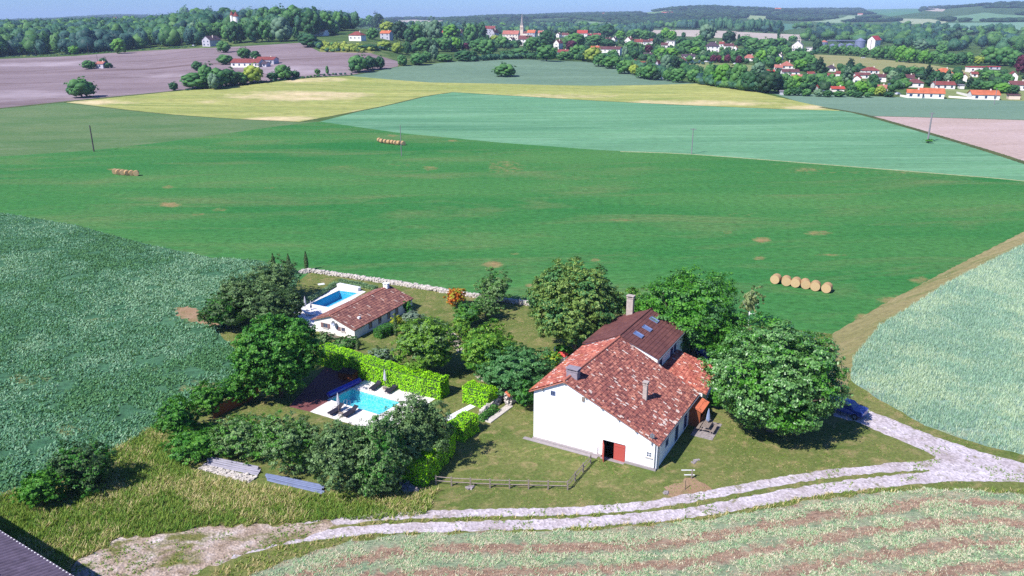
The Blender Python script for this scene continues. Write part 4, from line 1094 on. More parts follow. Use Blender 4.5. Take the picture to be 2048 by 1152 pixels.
# small red-roofed barbecue
e = empty('barbecue', atz(1124, 726), FROT, 'small white barbecue with a bright red roof behind the farmhouse roof', 'barbecue')
m = MB(); m.box(-.5, .5, -.4, .4, 0, 1.1); m.build('body', M['white_wall'], e); m = MB(); P8 = [(-.65, -.55, 1.1), (.65, -.55, 1.1), (.65, .55, 1.1), (-.65, .55, 1.1)]; m.add(P8 + [(-.2, 0, 1.6), (.2, 0, 1.6)], [(0, 1, 5, 4), (1, 2, 5), (2, 3, 4, 5), (3, 0, 4), (3, 2, 1, 0)]); m.build('roof', M['red'], e)


# ------------------------------------------------------------------ cars
def car(mat, label, loc, rz, L_=4.1, W2=.86, H_=1.48, group=None, detail=True):
    e = empty('parked_car', loc, rz, label, 'car', group)
    prof = [(-.5, .32), (-.5, .62), (-.44, .66), (-.25, .7), (-.14, .97), (.18, 1.0), (.36, .93), (.47, .68), (.5, .58), (.5, .32)]
    pr = [(x * L_, z * H_) for x, z in prof]
    V = []; n = len(pr)
    for y, in_ in ((-W2, 1), (W2, 1)):
        for x, z in pr: k = .82 if z > .75 * H_ else 1; V.append((x, y * k, z))
    F = [tuple(range(n)), tuple(range(n, 2 * n))[::-1]] + [(i, i + n, (i + 1) % n + n, (i + 1) % n) for i in range(n)]
    b = MB(); b.add(V, F); b.build('body', mat, e)
    g_ = MB()
    for s in (-1, 1):
        g_.quad(*[Vector((x * L_, s * (W2 * .93 + .005), z * H_)) for x, z in ((-.2, .74), (-.12, .92), (.17, .94), (.3, .9), (.36, .74))])
    g_.quad((-.245 * L_, -W2 * .85, .735 * H_), (-.245 * L_, W2 * .85, .735 * H_), (-.15 * L_, W2 * .78, .965 * H_), (-.15 * L_, -W2 * .78, .965 * H_))
    g_.v[-4:] = [tuple(Vector(v) + Vector((-.02, 0, .012))) for v in g_.v[-4:]]
    g_.quad((.46 * L_, -W2 * .85, .715 * H_), (.46 * L_, W2 * .85, .715 * H_), (.375 * L_, W2 * .78, .92 * H_), (.375 * L_, -W2 * .78, .92 * H_))
    g_.v[-4:] = [tuple(Vector(v) + Vector((.02, 0, .012))) for v in g_.v[-4:]]
    g_.build('window', M['glass'], e)
    if detail:
        for x in (-.31, .3):
            for s in (-1, 1):
                w = MB(); w.tube([(x * L_, s * (W2 - .18), .32), (x * L_, s * (W2 + .02), .32)], .32, 16); wo = w.build('wheel', M['tyre'], e)
                w = MB(); w.tube([(x * L_, s * (W2 + .02), .32), (x * L_, s * (W2 + .035), .32)], .19, 10); w.build('rim', M['metal'], wo)
        for s in (-1, 1):
            w = MB(); w.box(-.505 * L_, -.495 * L_, s * W2 * .7 - .14, s * W2 * .7 + .14, .55 * H_ - .08, .55 * H_ + .05); w.build('headlight', M['white_paint'], e)
    return e
car(M['car_blue'], 'dark blue car parked in the shade at the right of the big round tree', atz(1690, 826), math.radians(-42) + math.pi)
car(M['car_blue'], 'blue car half hidden behind the outbuilding roof and the big tree', atz(1428, 716), .35)
car(M['car_white'], 'white car tucked behind the blue one beyond the outbuilding roof', atz(1412, 700), .35)

# ------------------------------------------------------------------ bales
def bale():
    V = []; F = []; n = 28; r_ = np.random.default_rng(5); ys = np.linspace(-.6, .6, 7)
    for j, y in enumerate(ys):
        for k in range(n):
            t = 2 * math.pi * k / n; rr = .68 * (1 + (r_.random() - .5) * .03) * (.96 if j in (0, 6) else 1)
            z = .66 + rr * math.sin(t) * (.96); V.append((rr * math.cos(t), y, max(z, 0)))
    for j in range(6):
        for k in range(n): F.append((j * n + k, j * n + (k + 1) % n, (j + 1) * n + (k + 1) % n, (j + 1) * n + k))
    e = empty('hay_bale', (0, 0, 0)); m = MB(); m.add(V, F); m.build('straw_roll', M['straw'], e)
    for y, s in ((-.6, 1), (.6, -1)):
        m = MB()
        for rr in (.65, .5, .35, .2):
            W2 = [(rr * math.cos(2 * math.pi * k / n), y - s * (.01 + (.65 - rr) * .04), .66 + rr * .97 * math.sin(2 * math.pi * k / n)) for k in range(n)]
            m.add(W2, [tuple(range(n))[::s]])
        m.build('end_face', M['straw_end'], e)
    return e
t = NT('straw'); co = t.coord(scale=(1, .35, 1)); n = t.noise(co, 14, 5, .7); M['straw'] = t.base(t.ramp(n, [(.3, A((176, 136, 92))), (.7, A((226, 190, 140)))])); t.bump(n, .8, .05)
t = NT('straw_end'); w = t.node('ShaderNodeTexWave', wave_type='RINGS', rings_direction='Y'); w.inputs['Scale'].default_value = 3; w.inputs['Distortion'].default_value = 2.5
mp = t.coord(); mm_ = t.node('ShaderNodeVectorMath', operation='SUBTRACT'); mm_.inputs[1].default_value = (0, 0, .66); t.L(mp, mm_.inputs[0]); t.L(mm_.outputs[0], w.inputs[0])
M['straw_end'] = t.base(t.ramp(w.outputs[0], [(0, A((206, 168, 122))), (1, A((236, 206, 158)))]))
B0 = bale(); used = False
rot = lambda p: math.radians(-20)
for (G_, pts, s, a0) in (('row near the farm track', [(1551, 566), (1572, 570), (1591, 573), (1610, 576), (1630, 580), (1653, 584)], 1.12, -24),
                     ('row at the far left', [(231, 348), (238, 349), (246, 350), (255, 350.5), (264, 351), (273, 351.5)], 1.1, 30),
                     ('distant row by the thin pole', [(759, 284), (764, 286), (771, 287), (778, 288), (785, 288.5), (791, 289.5), (798, 290), (806, 290.5)], 1.1, 40)):
    for i, (x, y) in enumerate(pts):
        o = copy_tree(B0) if used else B0; used = True
        o.location = atz(x, y); o.rotation_euler.z = math.radians(a0 + ((i * 37) % 23) - 11); o.scale = (s,) * 3
        nth = ['leftmost', 'second from the left', 'third from the left', 'fourth from the left', 'fifth from the left', 'sixth from the left', 'seventh from the left', 'rightmost'][i if i < len(pts) - 1 else 7]
        tag(o, 'round straw bale, %s in the %s' % (nth.replace(' the', ''), G_), 'hay bale', 'round bales in the ' + G_)

# ------------------------------------------------------------------ utility poles
def upole(px, y0, y1, mat, label, arm=True, r=.14, lean=0):
    p = at(px, y0); zc = depth(p); h_ = (y0 - y1) * zc / FPX / math.cos(PITCH + math.atan((y0 - 576) / FPX)) if y0 > 200 else (y0 - y1) * zc / FPX
    e = empty('utility_pole', p, 0, label, 'utility pole', 'poles of the power line')
    m = MB(); m.tube([(0, 0, 0), (lean, 0, h_)], [r * 1.3, r], 8); m.build('pole', M[mat], e)
    if arm:
        m = MB(); m.box(lean - .9, lean + .9, -.07, .07, h_ - .35, h_ - .2); [m.tube([(lean + x, 0, h_ - .2), (lean + x, 0, h_ + .08)], .05, 6) for x in (-.8, 0, .8)]; m.build('crossarm', M[mat], e)
upole(188, 303, 252, 'pole_wood', 'dark wooden pole at the left end of the lucerne field', False, .17)
upole(803, 312, 252, 'pole', 'thin pale pole just below the far row of bales', False, .1)
upole(1383, 308, 258, 'pole', 'slim concrete pole on the edge of lucerne and blue-green wheat', True, .12)
upole(1855, 284, 227, 'pole', 'thick concrete pole with a bush at its foot near the pink ploughland', True, .24)
upole(1988, 209, 177, 'pole', 'pole in front of the white bungalow with orange roof', False, .14)
upole(178, 110, 86, 'pole_wood', 'pole before the dark wood, beside the small bush', False, .14)
upole(365, 95, 66, 'pole_wood', 'tall pole before the dark wood, left of the gabled white house', False, .14)
upole(72, 112, 98, 'pole_wood', 'short pole before the dark wood near the left edge of the frame', False, .14)
upole(273, 96, 84, 'pole_wood', 'short pole before the dark wood behind the field tree', False, .12)
upole(196, 128, 110, 'pole_wood', 'pole standing beside the field hut', False, .12)
upole(1780, 168, 152, 'pole', 'white lamp pole among the bungalows', False, .14)
upole(1868, 180, 156, 'pole', 'pole behind the long orange-roofed house', False, .16)

# ------------------------------------------------------------------ foliage
def leaf_quads(C, N, size, r_, asp=.62, flat=.5):
    """folded leaf cards at C, facing N"""
    n = len(C); R = r_.normal(size=(n, 3)); N = N + R * flat; N /= np.linalg.norm(N, axis=1)[:, None] + 1e-9
    T = np.cross(N, r_.normal(size=(n, 3))); T /= np.linalg.norm(T, axis=1)[:, None] + 1e-9; B = np.cross(N, T)
    s = (size * (.65 + .7 * r_.random(n)))[:, None]
    a = C - T * s * .5; b = C + B * s * asp * .5 - N * s * .08; c = C + T * s * .5; d = C - B * s * asp * .5 - N * s * .08
    V = np.stack([a, b, c, d], 1).reshape(-1, 3); F = np.arange(4 * n).reshape(-1, 4)
    return V, F


def fib(n, r_, zmin=-1.0):
    i = np.arange(n) + .5; z = 1 - (1 - zmin) * i / n; ph = i * 2.39996 + r_.random() * 6.28
    q = np.sqrt(np.maximum(1 - z * z, 0)); return np.column_stack([q * np.cos(ph), q * np.sin(ph), z])


def crown_arrays(seed, R, Rz, nl, lr, nleaf, leaf, zmin=-.75, jit=.14, spiky=0.0, inner=.25, flat=.5, cone=0.0, clump=34):
    """leaves over a cluster of lobes; crown centre at the origin"""
    r_ = np.random.default_rng(seed); d = fib(nl, r_, zmin) + r_.normal(size=(nl, 3)) * jit
    k = 1 - lr * .75; Ls = lr * (.65 + .7 * r_.random(nl)); kk = k * (1 - .25 * r_.random(nl) ** 2)
    C = d * kk[:, None]
    if cone: C[:, :2] *= np.clip(1 - cone * (C[:, 2:3] + .6) / 1.6, .12, 1.2)
    nin = max(int(nl * .3), 1); Ci = r_.normal(size=(nin, 3)) * .28; C = np.vstack([C, Ci]); Ls = np.append(Ls, np.full(nin, lr * 1.25))
    w = Ls ** 2; w /= w.sum(); li = r_.choice(len(C), int(nleaf * 1.7), p=w)
    u = r_.normal(size=(len(li), 3)); u /= np.linalg.norm(u, axis=1)[:, None]
    rad = np.where(r_.random(len(li)) < inner, .45 + .45 * r_.random(len(li)), .85 + .25 * r_.random(len(li)) + spiky * r_.random(len(li)) ** 4)
    P = C[li] + u * (Ls[li] * rad)[:, None]
    if clump:      # leaves gather round twig ends
        ncl = max(len(li) // clump, 8); ci = r_.integers(0, ncl, len(li)); sg = lr * .17
        P = P[ci] + r_.normal(size=(len(li), 3)) * np.array([sg, sg, sg * .55]); u = u[ci] + r_.normal(size=(len(li), 3)) * .25; li = li[ci]
    # drop leaves buried deep inside the crown
    q = np.linalg.norm(P, axis=1); out = (P * C[li]).sum(1) / (np.linalg.norm(C[li], axis=1) + 1e-6) > np.linalg.norm(C[li], axis=1) - .35 * Ls[li]
    ok = (out | (r_.random(len(li)) < .25)) & (P[:, 2] > -1.02)
    P = P[ok]; u = u[ok]
    if len(P) > nleaf: sel_ = r_.permutation(len(P))[:nleaf]; P = P[sel_]; u = u[sel_]
    N = u + P / (np.linalg.norm(P, axis=1)[:, None] + .3) * .7 + np.array([0, 0, .55])
    P = P * np.array([R, R, Rz])
    V, F = leaf_quads(P, N, leaf, r_, flat=flat)
    return V, F, C[:nl] * np.array([R, R, Rz]), r_


def ico(sub):
    import bmesh
    bm = bmesh.new(); bmesh.ops.create_icosphere(bm, subdivisions=sub, radius=1); bm.verts.ensure_lookup_table()
    V = np.array([v.co[:] for v in bm.verts]); F = np.array([[v.index for v in f.verts] for f in bm.faces]); bm.free(); return V, F
IV1, IF1 = ico(2); IV0, IF0 = ico(1); IV2, IF2 = ico(3)


def lumps(C, S, seed, jit=.2, base=1):
    """rough-surfaced lumps at C with radii S (n,3)"""
    r_ = np.random.default_rng(seed); V0, F0 = (IV2, IF2) if base == 2 else ((IV1, IF1) if base else (IV0, IF0)); n = len(C)
    V = V0[None] * (1 + jit * (r_.random((n, len(V0), 1)) - .5) * 2) * S[:, None, :] + C[:, None, :]
    return V.reshape(-1, 3), (F0[None] + (np.arange(n) * len(V0))[:, None, None]).reshape(-1, 3)


def trunk_mesh(name, h, R, Rz, hb, tips, mat, rt=None, nb=7, seed=0):
    """tapered trunk with limbs reaching into the crown; origin at the foot"""
    r_ = np.random.default_rng(seed); m = MB(); rt = rt or max(.08, R * .055)
    top = hb + Rz * 1.1
    pts = [(0, 0, -.2), (r_.normal() * .05 * R * .3, r_.normal() * .02 * R, hb * .6 + .1), (r_.normal() * .05 * R, r_.normal() * .05 * R, hb + Rz * .4), (0, 0, top)]
    m.tube(pts, [rt * 1.25, rt, rt * .7, rt * .2], 7)
    idx = r_.permutation(len(tips))[:nb]
    for i in idx:
        t = Vector(tips[i]) + Vector((0, 0, hb + Rz)); s = Vector((0, 0, hb + Rz * (.1 + .5 * r_.random()))); mid = s.lerp(t, .5) + Vector((0, 0, -.06 * Rz))
        m.tube([s, mid, t], [rt * .5, rt * .32, rt * .1], 5)
    return mesh(name, m.v, m.f, mat)


M['lf_lime'] = leafmat('lime_tree_leaf', (44, 92, 34), (120, 164, 92), .2, spec=.6, rough=.4)
M['lf_chest'] = leafmat('chestnut_leaf', (66, 98, 38), (136, 160, 80), .25)
M['lf_bright'] = leafmat('bright_leaf', (46, 108, 28), (98, 158, 50), .3)
M['lf_deep'] = leafmat('deep_green_leaf', (28, 84, 26), (80, 140, 46), .25)
M['lf_laurel'] = leafmat('laurel_leaf', (104, 172, 12), (164, 218, 26), .35, spec=.3, k=1.2)
M['lf_olive'] = leafmat('olive_green_leaf', (58, 94, 50), (128, 156, 98), .25)
M['lf_mid'] = leafmat('mid_green_leaf', (48, 108, 34), (104, 156, 54), .3)
M['lf_fruit'] = leafmat('fruit_tree_leaf', (66, 116, 28), (132, 170, 58), .3)
M['lf_fig'] = leafmat('fig_leaf', (40, 92, 40), (98, 144, 84), .25)
M['lf_dark'] = leafmat('dark_leaf', (34, 62, 34), (84, 112, 60), .2)
M['lf_cyp'] = leafmat('cypress_leaf', (36, 62, 28), (74, 100, 42), .15)
M['lf_grey'] = leafmat('grey_green_leaf', (88, 112, 96), (140, 158, 132), .2)
M['lf_red'] = leafmat('russet_leaf', (168, 70, 26), (206, 128, 50), .3)
M['lf_yel'] = leafmat('yellow_green_leaf', (140, 152, 30), (190, 196, 70), .35)
M['lf_birch'] = leafmat('birch_leaf', (96, 118, 70), (150, 160, 110), .35)
M['lf_lav'] = leafmat('lavender_leaf', (92, 124, 84), (128, 156, 112), .2)


def tree(name, box, mat, label, cat='tree', hb=1.0, nl=40, lr=.3, nleaf=9000, leaf=.3, seed=0, group=None, trunk=True, bark='bark', nb=8, top=None, **kw):
    loc, R, Rz = fit(*box, hb=hb); e = empty(name, loc, 0, label, cat, group)
    V, F, tips, r_ = crown_arrays(seed, R, Rz, nl, lr, int(nleaf * 2.1), leaf * .82, **kw); V = V + np.array([0, 0, hb + Rz]); nq = len(F); QV = V
    sc_ = .6 if kw.get('spiky', 0) < .3 else .45; q_ = np.random.default_rng(seed + 50)      # twiggy mass inside each lobe
    Cc = np.vstack([tips * .62, [[0, 0, 0]]]) + np.array([0, 0, hb + Rz]); Sc = np.tile(np.array([R, R, Rz]) * lr * sc_, (len(Cc), 1)) * (.8 + .4 * q_.random((len(Cc), 1))); Sc[-1] = np.array([R, R, Rz]) * .45
    LV, LF = lumps(Cc, Sc, seed, .14, 1); F = np.stack([F[:, [0, 1, 2]], F[:, [0, 2, 3]]], 1).reshape(-1, 3); F = np.vstack([F, LF + len(V)]); V = np.vstack([V, LV])
    if top is not None:       # a second leaf colour on some of the lobes
        pass
    o = obj('crown' if trunk else 'foliage', mesh('crown', V, F, M[mat]), e)
    if top is not None:
        o.data.materials.append(M[top[0]]); c = QV.reshape(-1, 4, 3).mean(1)
        r2 = np.random.default_rng(seed + 3); A_ = r2.random(3) * 6
        f_ = np.sin(c[:, 0] * 1.7 / R * 3 + A_[0]) * np.sin(c[:, 1] * 1.7 / R * 3 + A_[1]) * np.sin(c[:, 2] * 1.5 / Rz * 3 + A_[2]) + r2.normal(size=len(c)) * .35
        o.data.polygons.foreach_set('material_index', np.concatenate([np.repeat(f_ > np.quantile(f_, 1 - top[1]), 2), np.zeros(len(LF), bool)]).astype(np.int32))
    if trunk: obj('trunk', trunk_mesh('trunk', 0, R, Rz, hb, tips, M[bark], nb=nb, seed=seed), e)
    else: obj('stem', trunk_mesh('stem', 0, R, Rz, .05, tips * .6, M[bark], rt=.05, nb=nb, seed=seed), e)
    return e, R, Rz

# big trees round the house
tree('lime_tree', (1419, 637, 1686, 862), 'lf_lime', 'huge round tree with glinting leaves shading the lawn and drive beside the picnic table', hb=.9, nl=130, lr=.17, nleaf=34000, leaf=.34, seed=11, inner=.15, jit=.05, zmin=-.85, top=('lf_bright', .25), nb=16)
tree('chestnut_tree', (1060, 526, 1242, 702), 'lf_chest', 'tall olive-green chestnut tree left of the house chimney', hb=1.0, nl=110, lr=.18, nleaf=28000, leaf=.36, seed=12, jit=.07, top=('lf_fig', .25), nb=14)
tree('walnut_tree', (1285, 546, 1487, 712), 'lf_bright', 'broad bright green tree directly behind the roof-window house', hb=1.0, nl=70, lr=.23, nleaf=20000, leaf=.34, seed=13, top=('lf_fig', .3), nb=12)
tree('maple_tree', (466, 626, 642, 792), 'lf_deep', 'dense round green tree beside the blue pool cover and brick terrace', hb=.6, nl=110, lr=.18, jit=.06, nleaf=26000, leaf=.32, seed=14, top=('lf_mid', .4), nb=12)
tree('silver_birch', (1478, 566, 1524, 640), 'lf_birch', 'thin wispy birch tree above the big round tree', hb=1.0, nl=16, lr=.3, nleaf=900, leaf=.26, seed=15, spiky=.8, bark='white_wall', nb=10)
tree('hazel_tree', (1425, 630, 1500, 706), 'lf_dark', 'dark bushy tree squeezed between the big round tree and the broad bright one', hb=.5, nl=24, lr=.3, nleaf=4500, leaf=.3, seed=16)
tree('small_tree', (1240, 572, 1312, 640), 'lf_mid', 'low green tree behind the tall house chimney', hb=.5, nl=24, lr=.3, nleaf=4500, leaf=.3, seed=17, top=('lf_chest', .4))
tree('fruit_tree', (950, 540, 1026, 606), 'lf_olive', 'small open-crowned tree standing over the dry stone wall', hb=.9, nl=26, lr=.28, nleaf=3600, leaf=.27, seed=18, spiky=.4, top=('lf_mid', .3))
tree('fruit_tree', (785, 634, 916, 742), 'lf_fruit', 'large yellowish fruit tree behind the long bright hedge', hb=.7, nl=60, lr=.23, nleaf=11000, leaf=.3, seed=19, spiky=.35, top=('lf_olive', .3))
tree('fruit_tree', (915, 648, 1040, 745), 'lf_fruit', 'spreading fruit tree right of the gravel garden path', hb=.6, nl=50, lr=.24, nleaf=9500, leaf=.28, seed=20, spiky=.4, top=('lf_mid', .4))
tree('fig_tree', (955, 692, 1104, 790), 'lf_fig', 'wide dark green fig tree behind the small laurel hedge', hb=.5, nl=50, lr=.24, nleaf=10000, leaf=.32, seed=21)
for i, (b, m_, lb, s, top) in enumerate([
    ((498, 520, 600, 600), 'lf_olive', 'tallest wispy tree of the thicket below the cypresses', .9, ('lf_dark', .3)),
    ((430, 545, 530, 640), 'lf_olive', 'broad tree at the upper left of the thicket beside the pea crop', .6, ('lf_dark', .4)),
    ((402, 590, 500, 655), 'lf_dark', 'low dark tree at the left foot of the thicket by the bare earth', .3, ('lf_deep', .4)),
    ((480, 570, 585, 655), 'lf_dark', 'dark tree in the middle of the thicket above the dense round tree', .4, ('lf_olive', .5)),
    ((545, 580, 610, 640), 'lf_dark', 'shady shrub tree between thicket and upper pool terrace', .3, ('lf_olive', .5))]):
    tree('thicket_tree', b, m_, lb, 'tree', hb=.5, nl=44, lr=.24, nleaf=8000, leaf=.27, seed=30 + i, spiky=s, group='trees of the thicket by the upper pool', top=top)
# cypresses
def cypress(px, y0, y1, w, lb, mat='lf_cyp', n=1500, seed=0):
    loc = atz(px, y1); zc = depth(loc); h = (y1 - y0) * zc / FPX / .93; R = w / 2 * zc / FPX; r_ = np.random.default_rng(seed)
    z = r_.random(n); a = r_.random(n) * 6.283; rr = R * np.sin(np.pi * np.clip(z * .9 + .12, 0, 1)) ** .7 * (1 - .35 * z) * (.8 + .35 * r_.random(n))
    C = np.column_stack([rr * np.cos(a), rr * np.sin(a), .15 + z * (h - .15)]); N = np.column_stack([np.cos(a), np.sin(a), np.full(n, .5)])
    V, F = leaf_quads(C, N, .2, r_, flat=.3); e = empty('cypress', loc, 0, lb, 'cypress', 'narrow cypresses of the garden')
    obj('foliage', mesh('foliage', V, F, M[mat]), e); m = MB(); m.tube([(0, 0, 0), (0, 0, h * .8)], [.08, .03], 6); m.build('trunk', M['bark'], e)
cypress(613.5, 504, 541, 9, 'cypress at the corner of the dry stone wall', seed=1)
cypress(579, 509, 548, 11, 'cypress beside the wall corner one, half sunk in the thicket', seed=2)
cypress(549, 508, 552, 11, 'cypress deepest in the thicket of trees', seed=3)
cypress(792, 627, 672, 9, 'slender cypress in front of the guest house long side', n=900, seed=4)
cypress(716, 677, 701, 8, 'tiny clipped cypress above the long bright hedge', n=600, seed=5)
# shrubs
SH = [
    ((889, 574, 932, 613), 'lf_red', 'round shrub turning orange-red beside the stone wall', ('lf_yel', .4), 2600),
    ((804, 619, 842, 650), 'lf_grey', 'blue-grey ball shrub by the guest house corner', None, 2000),
    ((800, 600, 826, 624), 'lf_deep', 'dark shrub at the far end of the guest house wall', None, 1200),
    ((780, 630, 806, 652), 'lf_yel', 'yellow-green shrub next to the slender cypress', None, 900),
    ((800, 640, 840, 668), 'lf_fruit', 'lime green shrub below the blue-grey ball shrub', None, 1800),
    ((906, 602, 962, 654), 'lf_mid', 'dome shrub left of the gravel path head', ('lf_fig', .4), 3200),
    ((940, 588, 1002, 640), 'lf_olive', 'tall feathery shrub under the open-crowned tree', ('lf_mid', .3), 3200),
    ((904, 636, 944, 676), 'lf_fruit', 'bright low shrub bordering the gravel garden path', None, 2000),
    ((664, 672, 716, 698), 'lf_olive', 'low brownish shrub against the grey picket fence', ('lf_deep', .4), 1600),
    ((628, 662, 668, 694), 'lf_olive', 'shrub between picket fence and dense round tree', None, 1400),
    ((736, 690, 790, 730), 'lf_grey', 'soft grey shrub beside the large yellowish fruit tree', ('lf_olive', .5), 1800),
    ((1105, 688, 1148, 712), 'lf_bright', 'low bright shrub under the olive-green chestnut', None, 1600),
    ((1062, 728, 1112, 768), 'lf_yel', 'yellow-green shrub against the farmhouse roof edge', ('lf_mid', .4), 1800),
    ((1088, 702, 1124, 732), 'lf_mid', 'green shrub beside the red-roofed barbecue', ('lf_yel', .3), 1500),
    ((1028, 762, 1072, 822), 'lf_deep', 'dark upright shrub at the left corner of the white gable', ('lf_fig', .4), 2800),
    ((1416, 776, 1446, 818), 'lf_bright', 'bright shrub by the picnic table under the big tree', None, 1500),
    ((1846, 277, 1870, 286), 'lf_deep', 'small bush round the foot of the thick concrete pole', None, 300),
    ((100, 885, 222, 985), 'lf_dark', 'dark sprawling bush standing alone at the crop edge', ('lf_deep', .4), 7500),
    ((38, 940, 120, 1018), 'lf_mid', 'bright green bush left of the dark sprawling one', ('lf_bright', .4), 4500),
    ((430, 748, 505, 812), 'lf_deep', 'shrub behind the orange-brown plank fence', ('lf_mid', .4), 3500),
    ((372, 764, 450, 832), 'lf_mid', 'yellowish shrub left of the plank fence', ('lf_deep', .4), 3800),
    ((312, 790, 395, 880), 'lf_deep', 'leftmost shrub of the belt, against the pea crop', ('lf_mid', .4), 4200),
    ((330, 850, 450, 920), 'lf_mid', 'low leafy shrub left of the pale sheet stack', ('lf_deep', .4), 5200),
    ((425, 825, 545, 915), 'lf_olive', 'grey-green shrub directly above the pale sheet stack', ('lf_mid', .4), 6000),
    ((520, 828, 640, 945), 'lf_olive', 'big shrub between the two sheet stacks', ('lf_mid', .3), 8000),
    ((620, 840, 735, 985), 'lf_olive', 'tall shrub shading the bluish sheet stack', ('lf_dark', .35), 9500),
    ((700, 835, 815, 985), 'lf_olive', 'shrub in the middle of the belt below the pool paving', ('lf_deep', .35), 9500),
    ((770, 798, 896, 935), 'lf_olive', 'tallest shrub of the belt, overhanging the pool corner', ('lf_dark', .35), 12000),
    ((715, 905, 808, 990), 'lf_dark', 'shady shrub at the lower right end of the belt', ('lf_olive', .5), 6500),
]
for i, (b, m_, lb, top, n) in enumerate(SH):
    big = b[2] - b[0] > 60
    tree('shrub', b, m_, lb, 'shrub', hb=.05, nl=40 if big else 22, lr=.26 if big else .34, nleaf=n, leaf=.24, seed=60 + i, spiky=.5 if m_ in ('lf_olive', 'lf_dark') else .2, trunk=False, top=top, zmin=-.6, group='shrubs of the belt below the pool' if 19 <= i else None, nb=9)

# clipped hedges
def hedge(pix, w_, h_, label, mat='lf_laurel', dens=95, leaf=.17, seed=0, name='hedge', ends=True, group=None):
    P = [atz(x, y) for x, y in pix]; o = P[0].copy(); L = [p - o for p in P]; r_ = np.random.default_rng(seed); Cs = []; Ns = []; m = MB()
    for a, b in zip(L, L[1:]):
        d = b - a; ln = d.length; d.normalize(); nn = Vector((-d.y, d.x, 0))
        per = w_ + 2 * h_; n = int(ln * per * dens); t = r_.random(n) * ln; s = r_.random(n) * per; q = np.zeros((n, 3)); N = np.zeros((n, 3))
        L_ = s < h_; T_ = (s >= h_) & (s < h_ + w_); R_ = s >= h_ + w_
        off = np.where(L_, -w_ / 2, np.where(R_, w_ / 2, s - h_ - w_ / 2)); z = np.where(L_, s, np.where(R_, per - s, h_))
        ed = np.clip((np.abs(off) - w_ / 2 + .3) / .3, 0, 1) * np.clip((z - h_ + .3) / .3, 0, 1); z = z - ed * .18; off = off * (1 - ed * .15)
        wob = .07 * np.sin(t * 2.1 + seed) + .05 * np.sin(t * 5.3 + z * 3) + r_.normal(size=n) * .045
        off = off + np.where(L_, -wob, np.where(R_, wob, 0)); z = z + np.where(T_, wob, 0)
        D = np.array(d); NN = np.array(nn); C = np.array(a) + t[:, None] * D + off[:, None] * NN + z[:, None] * np.array([0, 0, 1])
        N = np.where(L_[:, None], -NN, np.where(R_[:, None], NN, np.array([0, 0, 1.0]))) + np.array([0, 0, .35])
        Cs.append(C); Ns.append(N)
        e_ = d * .02; k = nn * (w_ / 2 - .12); u = Vector((0, 0, h_ - .14))
        m.quad(a - k, b - k, b - k + u, a - k + u); m.quad(b + k, a + k, a + k + u, b + k + u); m.quad(a - k + u, b - k + u, b + k + u, a + k + u)
    for p, dd, sg in ((L[0], (L[1] - L[0]).normalized(), -1), (L[-1], (L[-1] - L[-2]).normalized(), 1)):
        nn = np.array([-dd.y, dd.x, 0]); n = int(w_ * h_ * dens); s = (r_.random(n) - .5) * w_; z = r_.random(n) * h_; bul = .12 * (1 - (2 * s / w_) ** 2)
        Cs.append(np.array(p) + s[:, None] * nn + z[:, None] * np.array([0, 0, 1]) + (np.array(dd) * sg) * (bul + r_.normal(size=n) * .04)[:, None]); Ns.append(np.tile(np.array(dd) * sg + np.array([0, 0, .35]), (n, 1)))
        k = Vector(nn) * (w_ / 2 - .12); u = Vector((0, 0, h_ - .14)); m.quad(p - k, p + k, p + k + u, p - k + u)
    V, F = leaf_quads(np.vstack(Cs), np.vstack(Ns), leaf, r_, flat=.55)
    e = empty(name, o, 0, label, 'hedge', group); obj('foliage', mesh('foliage', V, F, M[mat]), e); m.build('twigs', M['lf_dark'], e)
GH = 'clipped bright green laurel hedges'
hedge([(650, 724), (700, 740), (780, 766), (850, 784), (890, 793)], 2.0, 2.3, 'long clipped bright laurel hedge behind the upper loungers', seed=1, group=GH)
hedge([(936, 798), (986, 813)], 2.0, 2.0, 'short clipped laurel hedge beside the end of the long one', seed=2, group=GH)
hedge([(912, 880), (940, 858)], 2.0, 1.9, 'laurel block at the corner of the lawn, right of the belt', seed=3, group=GH)
hedge([(834, 970), (860, 938), (892, 900)], 2.1, 2.4, 'laurel hedge running down to the left end of the rail fence', seed=4, group=GH)
hedge([(755, 676), (783, 664)], 1.5, 1.3, 'dark clipped hedge against the guest house long side', 'lf_deep', seed=5)
hedge([(590, 618), (640, 590), (672, 570)], .9, .6, 'low grey-green lavender row at the left of the upper pool', 'lf_lav', seed=6, name='lavender_row')
hedge([(680, 565), (720, 572), (752, 580)], 1.0, .6, 'low lavender row behind the white cover housing', 'lf_lav', seed=7, name='lavender_row')
hedge([(845, 636), (870, 646), (895, 656)], .8, .45, 'low lavender row leading to the gravel path', 'lf_lav', seed=8, name='lavender_row')
hedge([(962, 842), (990, 822)], .9, .7, 'small dark ivy bank beside the rubble wall', 'lf_deep', seed=9, name='ivy_bank')

